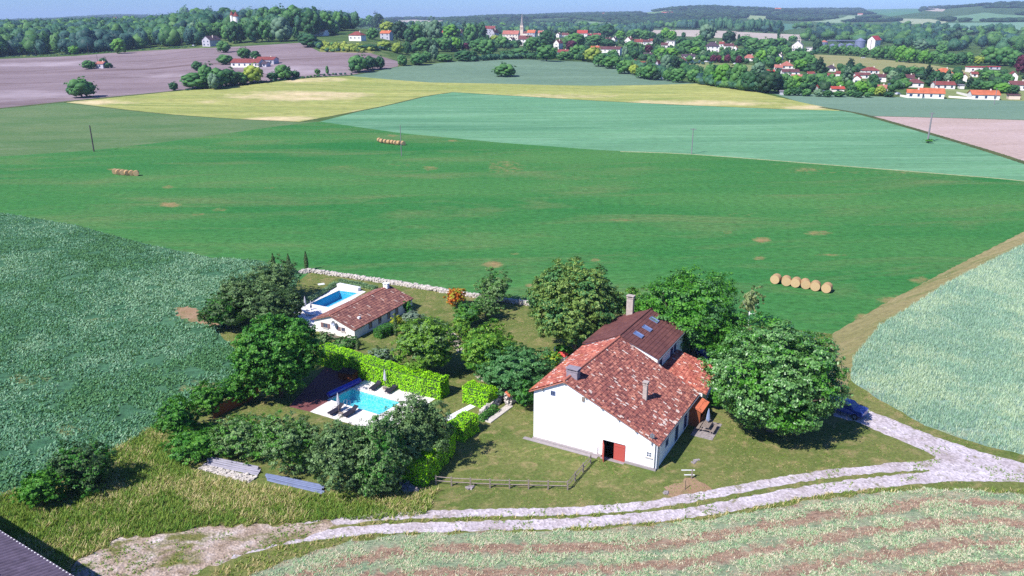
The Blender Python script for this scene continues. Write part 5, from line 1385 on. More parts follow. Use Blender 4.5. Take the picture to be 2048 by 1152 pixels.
# ------------------------------------------------------------------ tufts of grass, hay and crop (nobody could count them)
def tufts(name, label, P, h_, w_, mats, seed=0, blades=4, lean=.5, cat='grass', patch=0):
    r_ = np.random.default_rng(seed); n = len(P); k = n * blades
    B = np.repeat(P, blades, 0) + np.column_stack([r_.normal(size=(k, 2)) * w_ * .8, np.zeros(k)]); a = r_.random(k) * 6.283; hh = h_ * (.6 + .8 * r_.random(k))
    T = B + np.column_stack([np.cos(a) * hh * lean, np.sin(a) * hh * lean, hh]); s = np.column_stack([-np.sin(a), np.cos(a), np.zeros(k)]) * (w_ * (.5 + r_.random(k)))[:, None] * .5
    V = np.stack([B - s, B + s, T + s * .35, T - s * .35], 1).reshape(-1, 3); F = np.arange(4 * k).reshape(-1, 4)
    me = mesh(name, V, F, mats[0]); 
    for m_ in mats[1:]: me.materials.append(m_)
    if len(mats) > 1: me.polygons.foreach_set('material_index', np.repeat(r_.integers(0, len(mats), n) if not patch else np.clip(((clumpnoise(P, patch, 4) + clumpnoise(P, patch * 3.3, 1) * .6) * .28 + .5 + r_.normal(size=n) * .2) * len(mats), 0, len(mats) - 1), blades).astype(np.int32))
    return tag(obj(name, me), label, cat, kind='stuff')


def scatter(poly, n, seed, rect=(-62, 62, 42, 150), dmax=150, power=1.0):
    r_ = np.random.default_rng(seed); x0, x1, y0, y1 = rect; X = x0 + (x1 - x0) * r_.random(n); Y = y0 + (y1 - y0) * r_.random(n) ** power
    ok = np.zeros(n, bool)
    ps = poly if isinstance(poly[0][0], (list, tuple)) else [poly]
    for p in ps: ok |= inside(X, Y, p)
    return np.column_stack([X[ok], Y[ok], np.zeros(ok.sum())])
RP = {k: [p for n_, p in REG if n_ == k] for k in ('crop_left', 'crop_right', 'rough', 'mown', 'gravel_track', 'gravel_yard', 'main', 'hole', 'paving', 'brick_terrace', 'pool_terrace', 'farm_track', 'garden_path')}
def clumpnoise(P, f, s):
    q = np.random.default_rng(int(s * 17) + 5); v = np.zeros(len(P))
    for i in range(14):
        a = q.random() * 6.283; k = f * (.5 + 2.4 * q.random()); v += np.sin((P[:, 0] * math.cos(a) + P[:, 1] * math.sin(a)) * k + q.random() * 6.283) / (.6 + k / f * .5)
    return v * .42
def offpatch(P):
    ok = np.ones(len(P), bool)
    for p in SOIL: ok &= ~inside(P[:, 0], P[:, 1], p)
    px, py = proj(P[:, 0], P[:, 1], P[:, 2]); r_ = np.random.default_rng(77)
    for (x, y, rx, ry, s) in MARK['crop_left'] + MARK['crop_right']: ok &= ~((((px - x) / rx) ** 2 + ((py - y) / ry) ** 2 < .8) & (r_.random(len(P)) < .6))
    return P[ok]
LC = [leafmat('crop_leaf_c', (62, 112, 72), (108, 152, 100), .25, spec=.1, k=.9), leafmat('crop_leaf_a', (72, 120, 90), (116, 160, 126), .25, spec=.1, k=.95), leafmat('crop_leaf_b', (96, 140, 106), (152, 184, 150), .25, spec=.1, k=.95)]
P = scatter(RP['crop_left'], 330000, 1, (-130, -12, 48, 190)); P = P[(clumpnoise(P, .9, 1) > -1.15) & (np.random.default_rng(1).random(len(P)) < np.clip((185 - P[:, 1]) / 90, 0, 1))]
tufts('crop', 'blue-green pea crop filling the field at the left', offpatch(P), .17, .17, LC, 1, 3, 1.2, 'crop', .16)
P = scatter(RP['crop_right'], 480000, 2, (22, 125, 50, 190)); P = P[np.random.default_rng(2).random(len(P)) < np.clip((185 - P[:, 1]) / 90, 0, 1)]
LW = [leafmat('wheat_a', (124, 158, 138), (168, 196, 172), .25, spec=.1), leafmat('wheat_b', (150, 176, 150), (200, 212, 184), .25, spec=.1)]
tufts('crop', 'pale upright wheat filling the field at the right', offpatch(P), .36, .045, LW, 2, 3, .35, 'crop', .2)
LG = [leafmat('rough_a', (92, 124, 44), (142, 158, 74), .3, spec=.1), leafmat('rough_b', (158, 146, 94), (214, 198, 150), .3, spec=.1), leafmat('rough_c', (78, 118, 44), (118, 152, 62), .3, spec=.1)]
P = scatter(RP['rough'], 110000, 3, (-60, 0, 42, 80)); g_ = inside(P[:, 0], P[:, 1], TR[3]); P = P[~g_]; c = clumpnoise(P, .3, 3) + clumpnoise(P, 1.2, 6) * .5 + np.random.default_rng(4).normal(size=len(P)) * .45
tufts('tall_grass', 'tall rough grass, green, on the waste ground', P[c < .1], .28, .055, [LG[0], LG[2], LG[0]], 3, 3, .8)
tufts('dry_grass', 'bleached dry grass lying on the waste ground', P[c >= .1], .28, .05, [LG[1], LG[0]], 4, 3, 1.3)
P = scatter(RP['mown'], 170000, 5, (-34, 66, 38, 66)); dd_ = edge_dist(P[:, 0], P[:, 1]); ph = np.sin(dd_ * 2 * math.pi / 2.85 + 1.2 * clumpnoise(P, .35, 2)); P1 = P[(ph + .9 * clumpnoise(P, 1.3, 7) + .5 * np.random.default_rng(8).normal(size=len(P)) > .3)]
LH = [leafmat('cut_hay_a', (124, 160, 122), (172, 196, 152), .25, spec=.1), leafmat('cut_hay_b', (176, 178, 150), (220, 208, 184), .25, spec=.1), leafmat('stubble', (168, 130, 112), (212, 182, 160), .2, spec=.1)]
tufts('cut_hay', 'pale green cut hay lying in curved rows', P1, .1, .045, LH[:2], 5, 4, 1.8, 'hay')
P2 = P[ph < -.2][::2]; tufts('stubble', 'brown stubble between the rows of cut hay', P2, .1, .03, [LH[2], LH[1]], 6, 3, .6, 'stubble')
# grass creeping over the edges of the tracks, weeds on the gravel
P = scatter([TR[0], TR[1], TR[2], TR[3]], 60000, 7, (-45, 62, 40, 80)); 
r_ = np.random.default_rng(3); cn = clumpnoise(P, 1.1, 5) + r_.normal(size=len(P)) * .3; P = P[(cn > 1.0) | ((cn > .15) & inside(P[:, 0], P[:, 1], TR[3]))]
tufts('weeds', 'small weeds growing through the gravel of the track', P, .1, .07, [LG[0], LG[2]], 7, 3, .8, 'weeds')

# uncut grass on the strip between track and hay field, and short clumps on the lawns
EX = RP['rough'] + RP['mown'] + RP['gravel_track'] + RP['gravel_yard'] + RP['crop_left'] + RP['crop_right'] + RP['hole'] + RP['paving'] + RP['brick_terrace'] + RP['pool_terrace'] + RP['main'] + RP['farm_track']
r_ = np.random.default_rng(21); P = np.column_stack([-60 + 122 * r_.random(150000), 40 + 90 * r_.random(150000), np.zeros(150000)]); ok = np.ones(len(P), bool)
for p in EX: ok &= ~inside(P[:, 0], P[:, 1], p)
P = P[ok]; c = clumpnoise(P, .55, 9) + r_.normal(size=len(P)) * .35
q = P - np.array([FA.x, FA.y, 0]); cu = q[:, 0] * math.cos(FROT) + q[:, 1] * math.sin(FROT); cv = -q[:, 0] * math.sin(FROT) + q[:, 1] * math.cos(FROT)
ins = (cu > -1) & (cu < 16.2) & (cv > -.9) & (cv < 22.5); P = P[~ins]; c = c[~ins]
tufts('lawn_clumps', 'small grass clumps and clover on the lawns', P[c > .1], .05, .04, [LG[0], LG[2], leafmat('lawn_straw', (168, 152, 100), (206, 188, 136), .2, spec=.1, k=.8)], 22, 3, 1.6)
dd_ = edge_dist(P[:, 0], P[:, 1]); P2 = P[(dd_ < 2.2) & (P[:, 1] < 62)]
tufts('verge_grass', 'longer verge grass along the hay field', P2, .22, .05, [LG[0], LG[1]], 23, 4, .8)

# ------------------------------------------------------------------ the village: houses
RC = {'r': (160, 84, 80), 'R': (204, 88, 76), 'o': (226, 128, 90), 'b': (120, 78, 82), 'd': (96, 78, 92), 'p': (206, 130, 116), 'g': (168, 160, 172), 'm': (138, 86, 86), 'G': (196, 70, 78)}
WC = {'w': (255, 248, 240), 'c': (244, 230, 216), 's': (200, 196, 206), 'y': (240, 214, 196)}  # s: greyed tone, shade painted into the colour of house walls; sheds share it
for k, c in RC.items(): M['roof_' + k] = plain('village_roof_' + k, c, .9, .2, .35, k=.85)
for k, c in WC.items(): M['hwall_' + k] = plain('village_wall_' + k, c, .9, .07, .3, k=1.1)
HOUSES = []


def house(x0, x1, rt, ey, by, roof, wall, kind, label, yaw=-18, dep=.62, name='house', nwin=None, cat='house', group=None, ch=True):
    """kind g: long side to the camera, f: gable to the camera, h: hipped, p: pyramid, l: flat"""
    cx = (x0 + x1) / 2; b = at(cx, by); zc = depth(b); s = zc / FPX; Wt = (x1 - x0) * s; ya = math.radians(yaw)
    D = min(max(Wt * dep, 5.0), 11.0) if kind != 'f' else min(max(Wt * 1.2, 7), 14)
    W = max((Wt - D * abs(math.sin(ya))) / math.cos(ya), Wt * .5); hw = max((by - ey) * s, 1.8); hr = max((ey - rt) * s - D * .02, .6)
    if kind in 'gh': hr = min(hr, D * .42)
    e = empty(name, (b.x, b.y + D / 2, float(terr(b.x, b.y + D / 2)) * .5 + b.z * .5), ya, label, cat, group)
    w, d = W / 2, D / 2; m = MB(); m.box(-w, w, -d, d, -1.5, hw)
    if kind == 'g': m.add([(-w, -d, hw), (-w, d, hw), (-w, 0, hw + hr), (w, -d, hw), (w, d, hw), (w, 0, hw + hr)], [(0, 2, 1), (3, 4, 5)])
    if kind == 'f': m.add([(-w, -d, hw), (w, -d, hw), (0, -d, hw + hr), (-w, d, hw), (w, d, hw), (0, d, hw + hr)], [(0, 1, 2), (3, 5, 4)])
    m.build('wall', M['hwall_' + wall], e)
    m = MB(); o = .4; t = .18; q = lambda *P: m.add(list(P) + [(p[0], p[1], p[2] + t) for p in P], [tuple(range(len(P)))[::-1], tuple(range(len(P), 2 * len(P)))] + [(i, (i + 1) % len(P), (i + 1) % len(P) + len(P), i + len(P)) for i in range(len(P))])
    X, Y, z0, z1 = w + o, d + o, hw - o * hr / d * .9 if kind in 'gh' else hw, hw + hr
    if kind == 'g': q((-X, -Y, z0), (X, -Y, z0), (X, 0, z1), (-X, 0, z1)); q((X, Y, z0), (-X, Y, z0), (-X, 0, z1 + .01), (X, 0, z1 + .01))
    elif kind == 'f':
        z0 = hw - o * hr / w; q((-X, Y, z0), (-X, -Y, z0), (0, -Y, z1), (0, Y, z1)); q((X, -Y, z0), (X, Y, z0), (0, Y, z1 + .01), (0, -Y, z1 + .01))
    elif kind in 'hp':
        r = max(w - d, 0) if kind == 'h' else 0.02
        q((-X, -Y, z0), (X, -Y, z0), (r, 0, z1), (-r, 0, z1)); q((X, Y, z0), (-X, Y, z0), (-r, 0, z1), (r, 0, z1)); q((X, -Y, z0), (X, Y, z0), (r, 0, z1)); q((-X, Y, z0), (-X, -Y, z0), (-r, 0, z1))
    else: m.box(-X, X, -Y, Y, hw, hw + .35)
    ro = m.build('roof', M['roof_' + roof], e)
    if ch and kind != 'l' and W > 5:
        c = MB(); c.box(w * .45 - .35, w * .45 + .35, -.3, .3, hw + hr * .4, z1 + .8); c.build('chimney', M['hwall_c'], ro)
    n = nwin if nwin is not None else max(int(W / 3.6), 1 if W > 4 else 0)
    fl = 2 if hw > 5.2 else 1
    for f_ in range(fl):
        zc_ = hw * ((f_ + .5) / fl) + .15
        for i in range(n):
            x = -w + (i + .5) * 2 * w / n; c = MB(); ww = .55 if (i + f_) % 3 else .7; c.box(x - ww, x + ww, -d - .06, -d - .004, zc_ - .7, zc_ + .6); c.build('window', M['glass'], e)
    HOUSES.append((cx, by, x0, x1, rt, label)); return e


HT = [
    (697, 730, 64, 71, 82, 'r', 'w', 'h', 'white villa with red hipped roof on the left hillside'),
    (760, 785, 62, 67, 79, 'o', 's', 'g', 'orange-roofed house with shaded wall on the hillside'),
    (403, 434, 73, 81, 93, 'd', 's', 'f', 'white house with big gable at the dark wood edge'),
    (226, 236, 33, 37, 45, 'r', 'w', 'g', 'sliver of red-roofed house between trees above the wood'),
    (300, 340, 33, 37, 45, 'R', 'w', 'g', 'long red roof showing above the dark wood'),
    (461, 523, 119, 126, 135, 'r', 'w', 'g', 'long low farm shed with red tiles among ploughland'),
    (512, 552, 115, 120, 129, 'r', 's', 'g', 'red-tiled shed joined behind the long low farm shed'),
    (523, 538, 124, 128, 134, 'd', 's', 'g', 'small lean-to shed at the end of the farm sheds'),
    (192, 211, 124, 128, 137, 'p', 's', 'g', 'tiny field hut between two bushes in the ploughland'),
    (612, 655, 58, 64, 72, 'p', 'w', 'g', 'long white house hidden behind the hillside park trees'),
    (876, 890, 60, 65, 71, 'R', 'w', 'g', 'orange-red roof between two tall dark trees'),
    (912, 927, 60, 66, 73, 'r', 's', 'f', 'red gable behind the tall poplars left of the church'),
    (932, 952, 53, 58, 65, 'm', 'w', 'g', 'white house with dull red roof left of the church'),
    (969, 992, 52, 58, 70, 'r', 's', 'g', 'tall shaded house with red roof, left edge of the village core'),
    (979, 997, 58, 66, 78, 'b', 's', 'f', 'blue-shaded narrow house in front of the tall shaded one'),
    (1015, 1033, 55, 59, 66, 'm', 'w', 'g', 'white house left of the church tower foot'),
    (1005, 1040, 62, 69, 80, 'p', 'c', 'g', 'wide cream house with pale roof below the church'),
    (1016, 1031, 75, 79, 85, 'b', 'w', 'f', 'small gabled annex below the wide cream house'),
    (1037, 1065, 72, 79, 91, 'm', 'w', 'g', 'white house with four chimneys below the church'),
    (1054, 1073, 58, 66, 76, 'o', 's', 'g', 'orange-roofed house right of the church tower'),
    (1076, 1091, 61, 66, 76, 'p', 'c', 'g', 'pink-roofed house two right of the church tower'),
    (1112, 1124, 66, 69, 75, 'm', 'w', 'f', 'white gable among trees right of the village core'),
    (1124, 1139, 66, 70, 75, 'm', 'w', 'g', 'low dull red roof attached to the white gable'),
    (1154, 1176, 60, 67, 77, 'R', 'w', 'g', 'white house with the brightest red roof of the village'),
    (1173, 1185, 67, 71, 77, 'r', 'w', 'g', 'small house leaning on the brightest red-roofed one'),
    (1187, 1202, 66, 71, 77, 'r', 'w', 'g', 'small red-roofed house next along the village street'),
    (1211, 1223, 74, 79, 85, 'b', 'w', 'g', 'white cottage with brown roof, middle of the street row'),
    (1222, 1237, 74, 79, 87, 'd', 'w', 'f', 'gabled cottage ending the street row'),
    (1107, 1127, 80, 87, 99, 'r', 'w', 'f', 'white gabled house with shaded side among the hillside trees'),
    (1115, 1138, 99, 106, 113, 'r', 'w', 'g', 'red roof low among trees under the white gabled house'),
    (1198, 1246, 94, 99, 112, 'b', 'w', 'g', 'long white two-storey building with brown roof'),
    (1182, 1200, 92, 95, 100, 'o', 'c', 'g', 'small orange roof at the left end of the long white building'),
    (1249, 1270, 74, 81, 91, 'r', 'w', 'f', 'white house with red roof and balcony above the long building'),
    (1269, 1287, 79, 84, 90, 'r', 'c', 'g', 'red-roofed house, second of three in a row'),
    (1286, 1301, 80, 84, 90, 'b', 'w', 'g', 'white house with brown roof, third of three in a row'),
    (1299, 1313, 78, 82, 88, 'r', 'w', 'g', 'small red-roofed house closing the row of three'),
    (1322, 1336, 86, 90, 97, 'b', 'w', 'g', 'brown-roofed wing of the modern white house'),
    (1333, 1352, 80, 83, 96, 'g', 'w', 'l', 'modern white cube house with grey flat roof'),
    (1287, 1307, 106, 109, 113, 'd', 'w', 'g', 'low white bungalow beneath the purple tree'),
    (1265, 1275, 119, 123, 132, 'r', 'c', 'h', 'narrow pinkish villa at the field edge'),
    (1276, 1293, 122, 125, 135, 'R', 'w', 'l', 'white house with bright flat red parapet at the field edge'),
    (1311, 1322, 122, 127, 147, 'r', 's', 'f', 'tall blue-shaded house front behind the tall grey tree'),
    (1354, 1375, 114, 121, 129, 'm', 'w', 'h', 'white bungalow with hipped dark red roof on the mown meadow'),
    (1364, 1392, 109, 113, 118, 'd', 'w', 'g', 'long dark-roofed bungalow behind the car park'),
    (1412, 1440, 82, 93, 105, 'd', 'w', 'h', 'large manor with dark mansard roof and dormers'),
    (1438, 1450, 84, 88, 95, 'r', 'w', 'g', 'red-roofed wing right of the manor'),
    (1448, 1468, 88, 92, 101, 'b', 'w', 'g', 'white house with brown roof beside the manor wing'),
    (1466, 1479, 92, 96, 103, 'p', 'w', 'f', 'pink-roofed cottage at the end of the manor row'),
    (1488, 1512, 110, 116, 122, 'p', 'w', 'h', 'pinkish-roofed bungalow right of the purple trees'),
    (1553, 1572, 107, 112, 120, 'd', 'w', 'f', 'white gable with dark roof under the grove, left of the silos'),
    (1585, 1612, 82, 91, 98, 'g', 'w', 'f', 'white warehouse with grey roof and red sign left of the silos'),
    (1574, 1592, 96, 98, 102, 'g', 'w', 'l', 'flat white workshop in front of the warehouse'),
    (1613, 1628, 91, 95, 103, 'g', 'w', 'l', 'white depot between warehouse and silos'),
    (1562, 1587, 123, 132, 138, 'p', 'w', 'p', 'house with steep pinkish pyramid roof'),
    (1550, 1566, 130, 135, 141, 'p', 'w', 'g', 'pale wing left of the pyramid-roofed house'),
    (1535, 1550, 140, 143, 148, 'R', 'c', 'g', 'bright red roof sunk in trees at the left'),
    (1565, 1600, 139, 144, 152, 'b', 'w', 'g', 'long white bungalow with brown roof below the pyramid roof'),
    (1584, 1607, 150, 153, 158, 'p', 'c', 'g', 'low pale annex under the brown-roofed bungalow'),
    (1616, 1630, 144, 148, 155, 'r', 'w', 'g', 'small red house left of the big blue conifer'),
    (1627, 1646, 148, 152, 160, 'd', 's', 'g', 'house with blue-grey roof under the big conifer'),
    (1653, 1674, 130, 137, 143, 'd', 'w', 'p', 'house with dark pyramid roof on the meadow edge'),
    (1656, 1672, 147, 151, 160, 'r', 'w', 'g', 'red-roofed house in front of the dark pyramid roof'),
    (1672, 1684, 143, 147, 153, 'r', 'w', 'g', 'small red-roofed house left of the grey-blue cedar'),
    (1727, 1760, 135, 141, 148, 'r', 'w', 'h', 'white house with hipped dark red roof on the meadow edge, right of the cedar'),
    (1712, 1742, 146, 150, 157, 'm', 'w', 'g', 'middle one of three stacked houses right of the cedar'),
    (1705, 1733, 151, 157, 170, 'R', 'w', 'f', 'white gable with bright red tiles right of the cedar'),
    (1750, 1776, 149, 154, 164, 'b', 'w', 'g', 'white house with brown roof right of the three stacked houses'),
    (1749, 1778, 171, 177, 183, 'p', 'w', 'g', 'pale-roofed white house at the field edge'),
    (1807, 1831, 150, 156, 164, 'b', 'w', 'g', 'brown-roofed house behind the lamp pole'),
    (1815, 1850, 159, 166, 175, 'm', 'w', 'h', 'hipped dark red house with shaded right wall'),
    (1874, 1906, 138, 146, 150, 'o', 'w', 'h', 'house with brightest orange hipped roof'),
    (1871, 1912, 164, 170, 178, 'r', 'w', 'g', 'long white bungalow with dull red roof behind the orange one'),
    (1940, 1978, 131, 135, 145, 'G', 'w', 'l', 'long flat white depot with crimson roof edge'),
    (1978, 2004, 132, 134, 139, 'G', 's', 'l', 'crimson canopy extending the flat depot'),
    (1923, 1942, 148, 153, 164, 'r', 'w', 'f', 'white gabled house left of the flat depot'),
    (1944, 1958, 144, 148, 154, 'r', 'w', 'g', 'small red roof squeezed below the flat depot'),
    (1840, 1896, 178, 187, 197, 'o', 'w', 'g', 'long white house with big orange roof by the field'),
    (1816, 1849, 180, 186, 196, 'o', 'w', 'g', 'lower orange-roofed wing left of the big orange roof'),
    (1947, 2004, 182, 190, 200, 'o', 'w', 'g', 'white bungalow with orange roof standing alone by the field'),
    (2020, 2046, 144, 152, 164, 'r', 'w', 'f', 'white gabled house at the right frame edge'),
    (2022, 2060, 163, 170, 181, 'm', 'w', 'g', 'dark red-roofed house below the gabled one at the frame edge'),
    (1920, 1932, 169, 171, 178, 'g', 'w', 'l', 'small white garage right of the dull red bungalow'),
    (1664, 1690, 175, 179, 184, 'R', 'w', 'g', 'long bright red roof among the bushes by the field'),
    (1631, 1644, 172, 176, 181, 'R', 's', 'f', 'small bright red canopy left of the long red roof'),
    (1560, 1572, 180, 184, 190, 'g', 's', 'l', 'blue-grey shed at the field edge under the big dark tree'),
    (1205, 1216, 26, 28, 32, 'p', 'w', 'g', 'far farm on the wooded ridge above the church hill'),
    (1323, 1346, 24, 26, 30, 'p', 'w', 'g', 'far hamlet roof on the green hilltop'),
    (1550, 1562, 16, 18, 22, 'o', 'w', 'g', 'far orange-roofed farm on the skyline ridge'),
    (1716, 1726, 27, 29, 32, 'w' if False else 'p', 'w', 'g', 'far white farm in the green hill fields'),
]
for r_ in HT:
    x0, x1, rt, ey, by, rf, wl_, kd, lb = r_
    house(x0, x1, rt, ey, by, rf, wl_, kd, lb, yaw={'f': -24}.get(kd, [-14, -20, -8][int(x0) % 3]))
# chateau tower
b = at(473, 76); zc = depth(b); s = zc / FPX
e = empty('castle_tower', b, 0, 'white chateau tower with red conical roofs above the park trees', 'tower'); HOUSES.append((473, 48, 466, 480, 26, e['label']))
for dx, rr, h_ in ((-4.6 * s, 3.6 * s, 43 * s), (3.4 * s, 5.6 * s, 41 * s)):
    m = MB(); m.tube([(dx, 0, -2), (dx, 0, h_)], rr, 14); m.build('wall', M['hwall_w'], e); m = MB(); m.tube([(dx, 0, h_), (dx, 0, h_ + 9 * s)], [rr * 1.15, .05], 14); m.build('roof', M['roof_r'], e)
# church with spire
b = at(1044, 72); s = depth(b) / FPX; e = empty('church', b, math.radians(-20), 'church with slim pale stone spire rising over the village', 'church'); HOUSES.append((1044, 66, 1040, 1052, 28, e['label']))
k = s; m = MB(); m.box(-3.2 * k, 3.2 * k, -3 * k, 3 * k, -5, 20 * k); m.build('tower', M['hwall_y'], e)
m = MB(); m.tube([(0, 0, 20 * k), (0, 0, 44 * k)], [3.4 * k, .12 * k], 8); sp_ = m.build('spire', M['grey_stone'], e); m = MB(); [m.tube([(x * k, y * k, 19.5 * k), (x * k, y * k, 25 * k)], [.6 * k, .05], 5) for x in (-2.9, 2.9) for y in (-2.7, 2.7)]; m.build('pinnacles', M['grey_stone'], e)
for x in (-1.2, 1.2): m = MB(); m.box((x - .5) * k, (x + .5) * k, -3.1 * k, -3.0 * k - .01, 12 * k, 17 * k); m.build('belfry_window', M['black'], e)
m = MB(); m.box(3.2 * k, 16 * k, -4 * k, 4 * k, -5, 5 * k); m.add([(16 * k, -4 * k, 5 * k), (16 * k, 4 * k, 5 * k), (16 * k, 0, 9 * k)], [(0, 1, 2)]); m.build('nave', M['hwall_c'], e)
m = MB(); m.quad((3.2 * k, -4.4 * k, 4.8 * k), (16.4 * k, -4.4 * k, 4.8 * k), (16.4 * k, 0, 9.2 * k), (3.2 * k, 0, 9.2 * k)); m.quad((16.4 * k, 4.4 * k, 4.8 * k), (3.2 * k, 4.4 * k, 4.8 * k), (3.2 * k, 0, 9.2 * k), (16.4 * k, 0, 9.2 * k)); m.build('nave_roof', M['roof_m'], e)
# grain store and silos
b = at(1746, 99); k = depth(b) / FPX; e = empty('grain_store', b, math.radians(-52), 'tall white grain store with crimson pitched roof beside the silos', 'grain store'); HOUSES.append((1746, 99, 1729, 1763, 71, e['label']))
w, d, h_ = 8 * k, 10.5 * k, 19 * k; m = MB(); m.box(-w, w, -d, d, -2, h_); m.add([(-w, -d, h_), (w, -d, h_), (0, -d, h_ + 7 * k), (-w, d, h_), (w, d, h_), (0, d, h_ + 7 * k)], [(0, 1, 2), (3, 5, 4)]); m.build('wall', M['hwall_w'], e)
m = MB(); m.quad((-w - 1, d + 1, h_ - .6), (-w - 1, -d - 1, h_ - .6), (0, -d - 1, h_ + 7 * k + .3), (0, d + 1, h_ + 7 * k + .3)); m.quad((w + 1, -d - 1, h_ - .6), (w + 1, d + 1, h_ - .6), (0, d + 1, h_ + 7 * k + .32), (0, -d - 1, h_ + 7 * k + .32)); m.build('roof', M['roof_G'], e)
m = MB(); m.box(-.8 * k, .8 * k, -d - .1, -d - .01, 0, h_); m.build('chute', M['grey_stone'], e)
M['silo'] = plain('silo_steel', (150, 158, 190), .5, .06, .5, metal=.3)
for i, (x0, x1, y0, y1, rf, lb) in enumerate(((1639, 1654, 81, 98, 'roof_p', 'silo with small pink cap at the left end of the conveyor'), (1658, 1670, 88, 100, 'silo', 'first low silo from the conveyor start'), (1675, 1687, 87, 100, 'silo', 'second low silo from the conveyor start'), (1691, 1706, 87, 100, 'silo', 'third low silo from the conveyor start'), (1708, 1728, 77, 102, 'silo', 'largest steel silo, next to the grain store'))):
    b = at((x0 + x1) / 2, y1); k = depth(b) / FPX; e = empty('grain_silo', b, 0, lb, 'silo', 'steel grain silos'); R = (x1 - x0) / 2 * k; hh = (y1 - y0) * k
    m = MB(); m.tube([(0, 0, -1), (0, 0, hh * .78)], R, 20); m.build('shell', M['silo'], e); m = MB(); m.tube([(0, 0, hh * .78), (0, 0, hh)], [R * 1.04, R * .08], 20); m.build('roof', M[rf], e)
    HOUSES.append(((x0 + x1) / 2, y1, x0, x1, y0, lb))
a, b = at(1652, 98), at(1718, 98); k = depth(a) / FPX; a = a + Vector((0, 0, 15.5 * k)); b = b + Vector((0, 0, 15.5 * k)); m = MB(); d_ = b - a; m.tube([(0, 0, 0), d_], .7, 4); m.tube([(0, 0, 1.3), d_ + Vector((0, 0, 1.3))], .15, 4)
for i in range(6): m.tube([d_ * (i / 5), d_ * (i / 5) - Vector((0, 0, 15 * k))], .12, 4)
tag(m.build('conveyor_bridge', M['silo'], None, a), 'grey steel conveyor bridge running over the silos', 'conveyor')
# low white wall and shed near the field
def lowwall(q0, q1, h_, lb, mat='hwall_w', name='garden_wall'):
    a, b = at(*q0), at(*q1); d_ = b - a; m = MB(); m.box(0, math.hypot(d_.x, d_.y), -.12, .12, -.3, h_); o = m.build(name, M[mat], None, a); o.rotation_euler.z = math.atan2(d_.y, d_.x); tag(o, lb, 'wall')
lowwall((1897, 195), (1946, 199), .9, 'white garden wall between the two orange-roofed houses'); lowwall((1913, 187), (1945, 196), 1.0, 'white wall running back from the lone bungalow'); lowwall((1800, 193), (1818, 196), 1.0, 'white wall left of the orange-roofed wing')
house(2019, 2044, 189, 191, 199, 'b', 'y', 'l', 'open timber shed at the right frame edge', name='shed', cat='shed', nwin=0)
for i, (x, y, mt, lb) in enumerate([(1383, 124, 'car_white', 'first car of the row on the mown meadow edge'), (1399, 124.5, 'car_grey', 'second car of the row on the mown meadow edge'), (1413, 125, 'car_white', 'third car of the row on the mown meadow edge'), (1427, 126, 'car_grey', 'fourth car of the row on the mown meadow edge'), (1471, 129, 'car_white', 'white car alone at the end of the mown meadow'), (388, 92.5, 'car_white', 'white car beside the gabled house by the wood'),
                                (1600, 105, 'car_white', 'van by the warehouse under the trees'), (1726, 117, 'car_white', 'white car under the tree row below the grain store'), (1778, 172, 'car_blue', 'dark car by the lamp pole'), (1606, 186, 'car_white', 'white car glimpsed under bushes below the bungalows'), (1648, 186, 'car_grey', 'silver car glimpsed under bushes left of the red roof'), (1795, 190, 'car_white', 'white van at the left of the orange-roofed wing'), (1324, 159, 'car_white', 'white van at the field edge below the blue-shaded front')]):
    car(M[mt], lb, at(x, y), .2 + i * .9, group='cars parked in the village', detail=False)

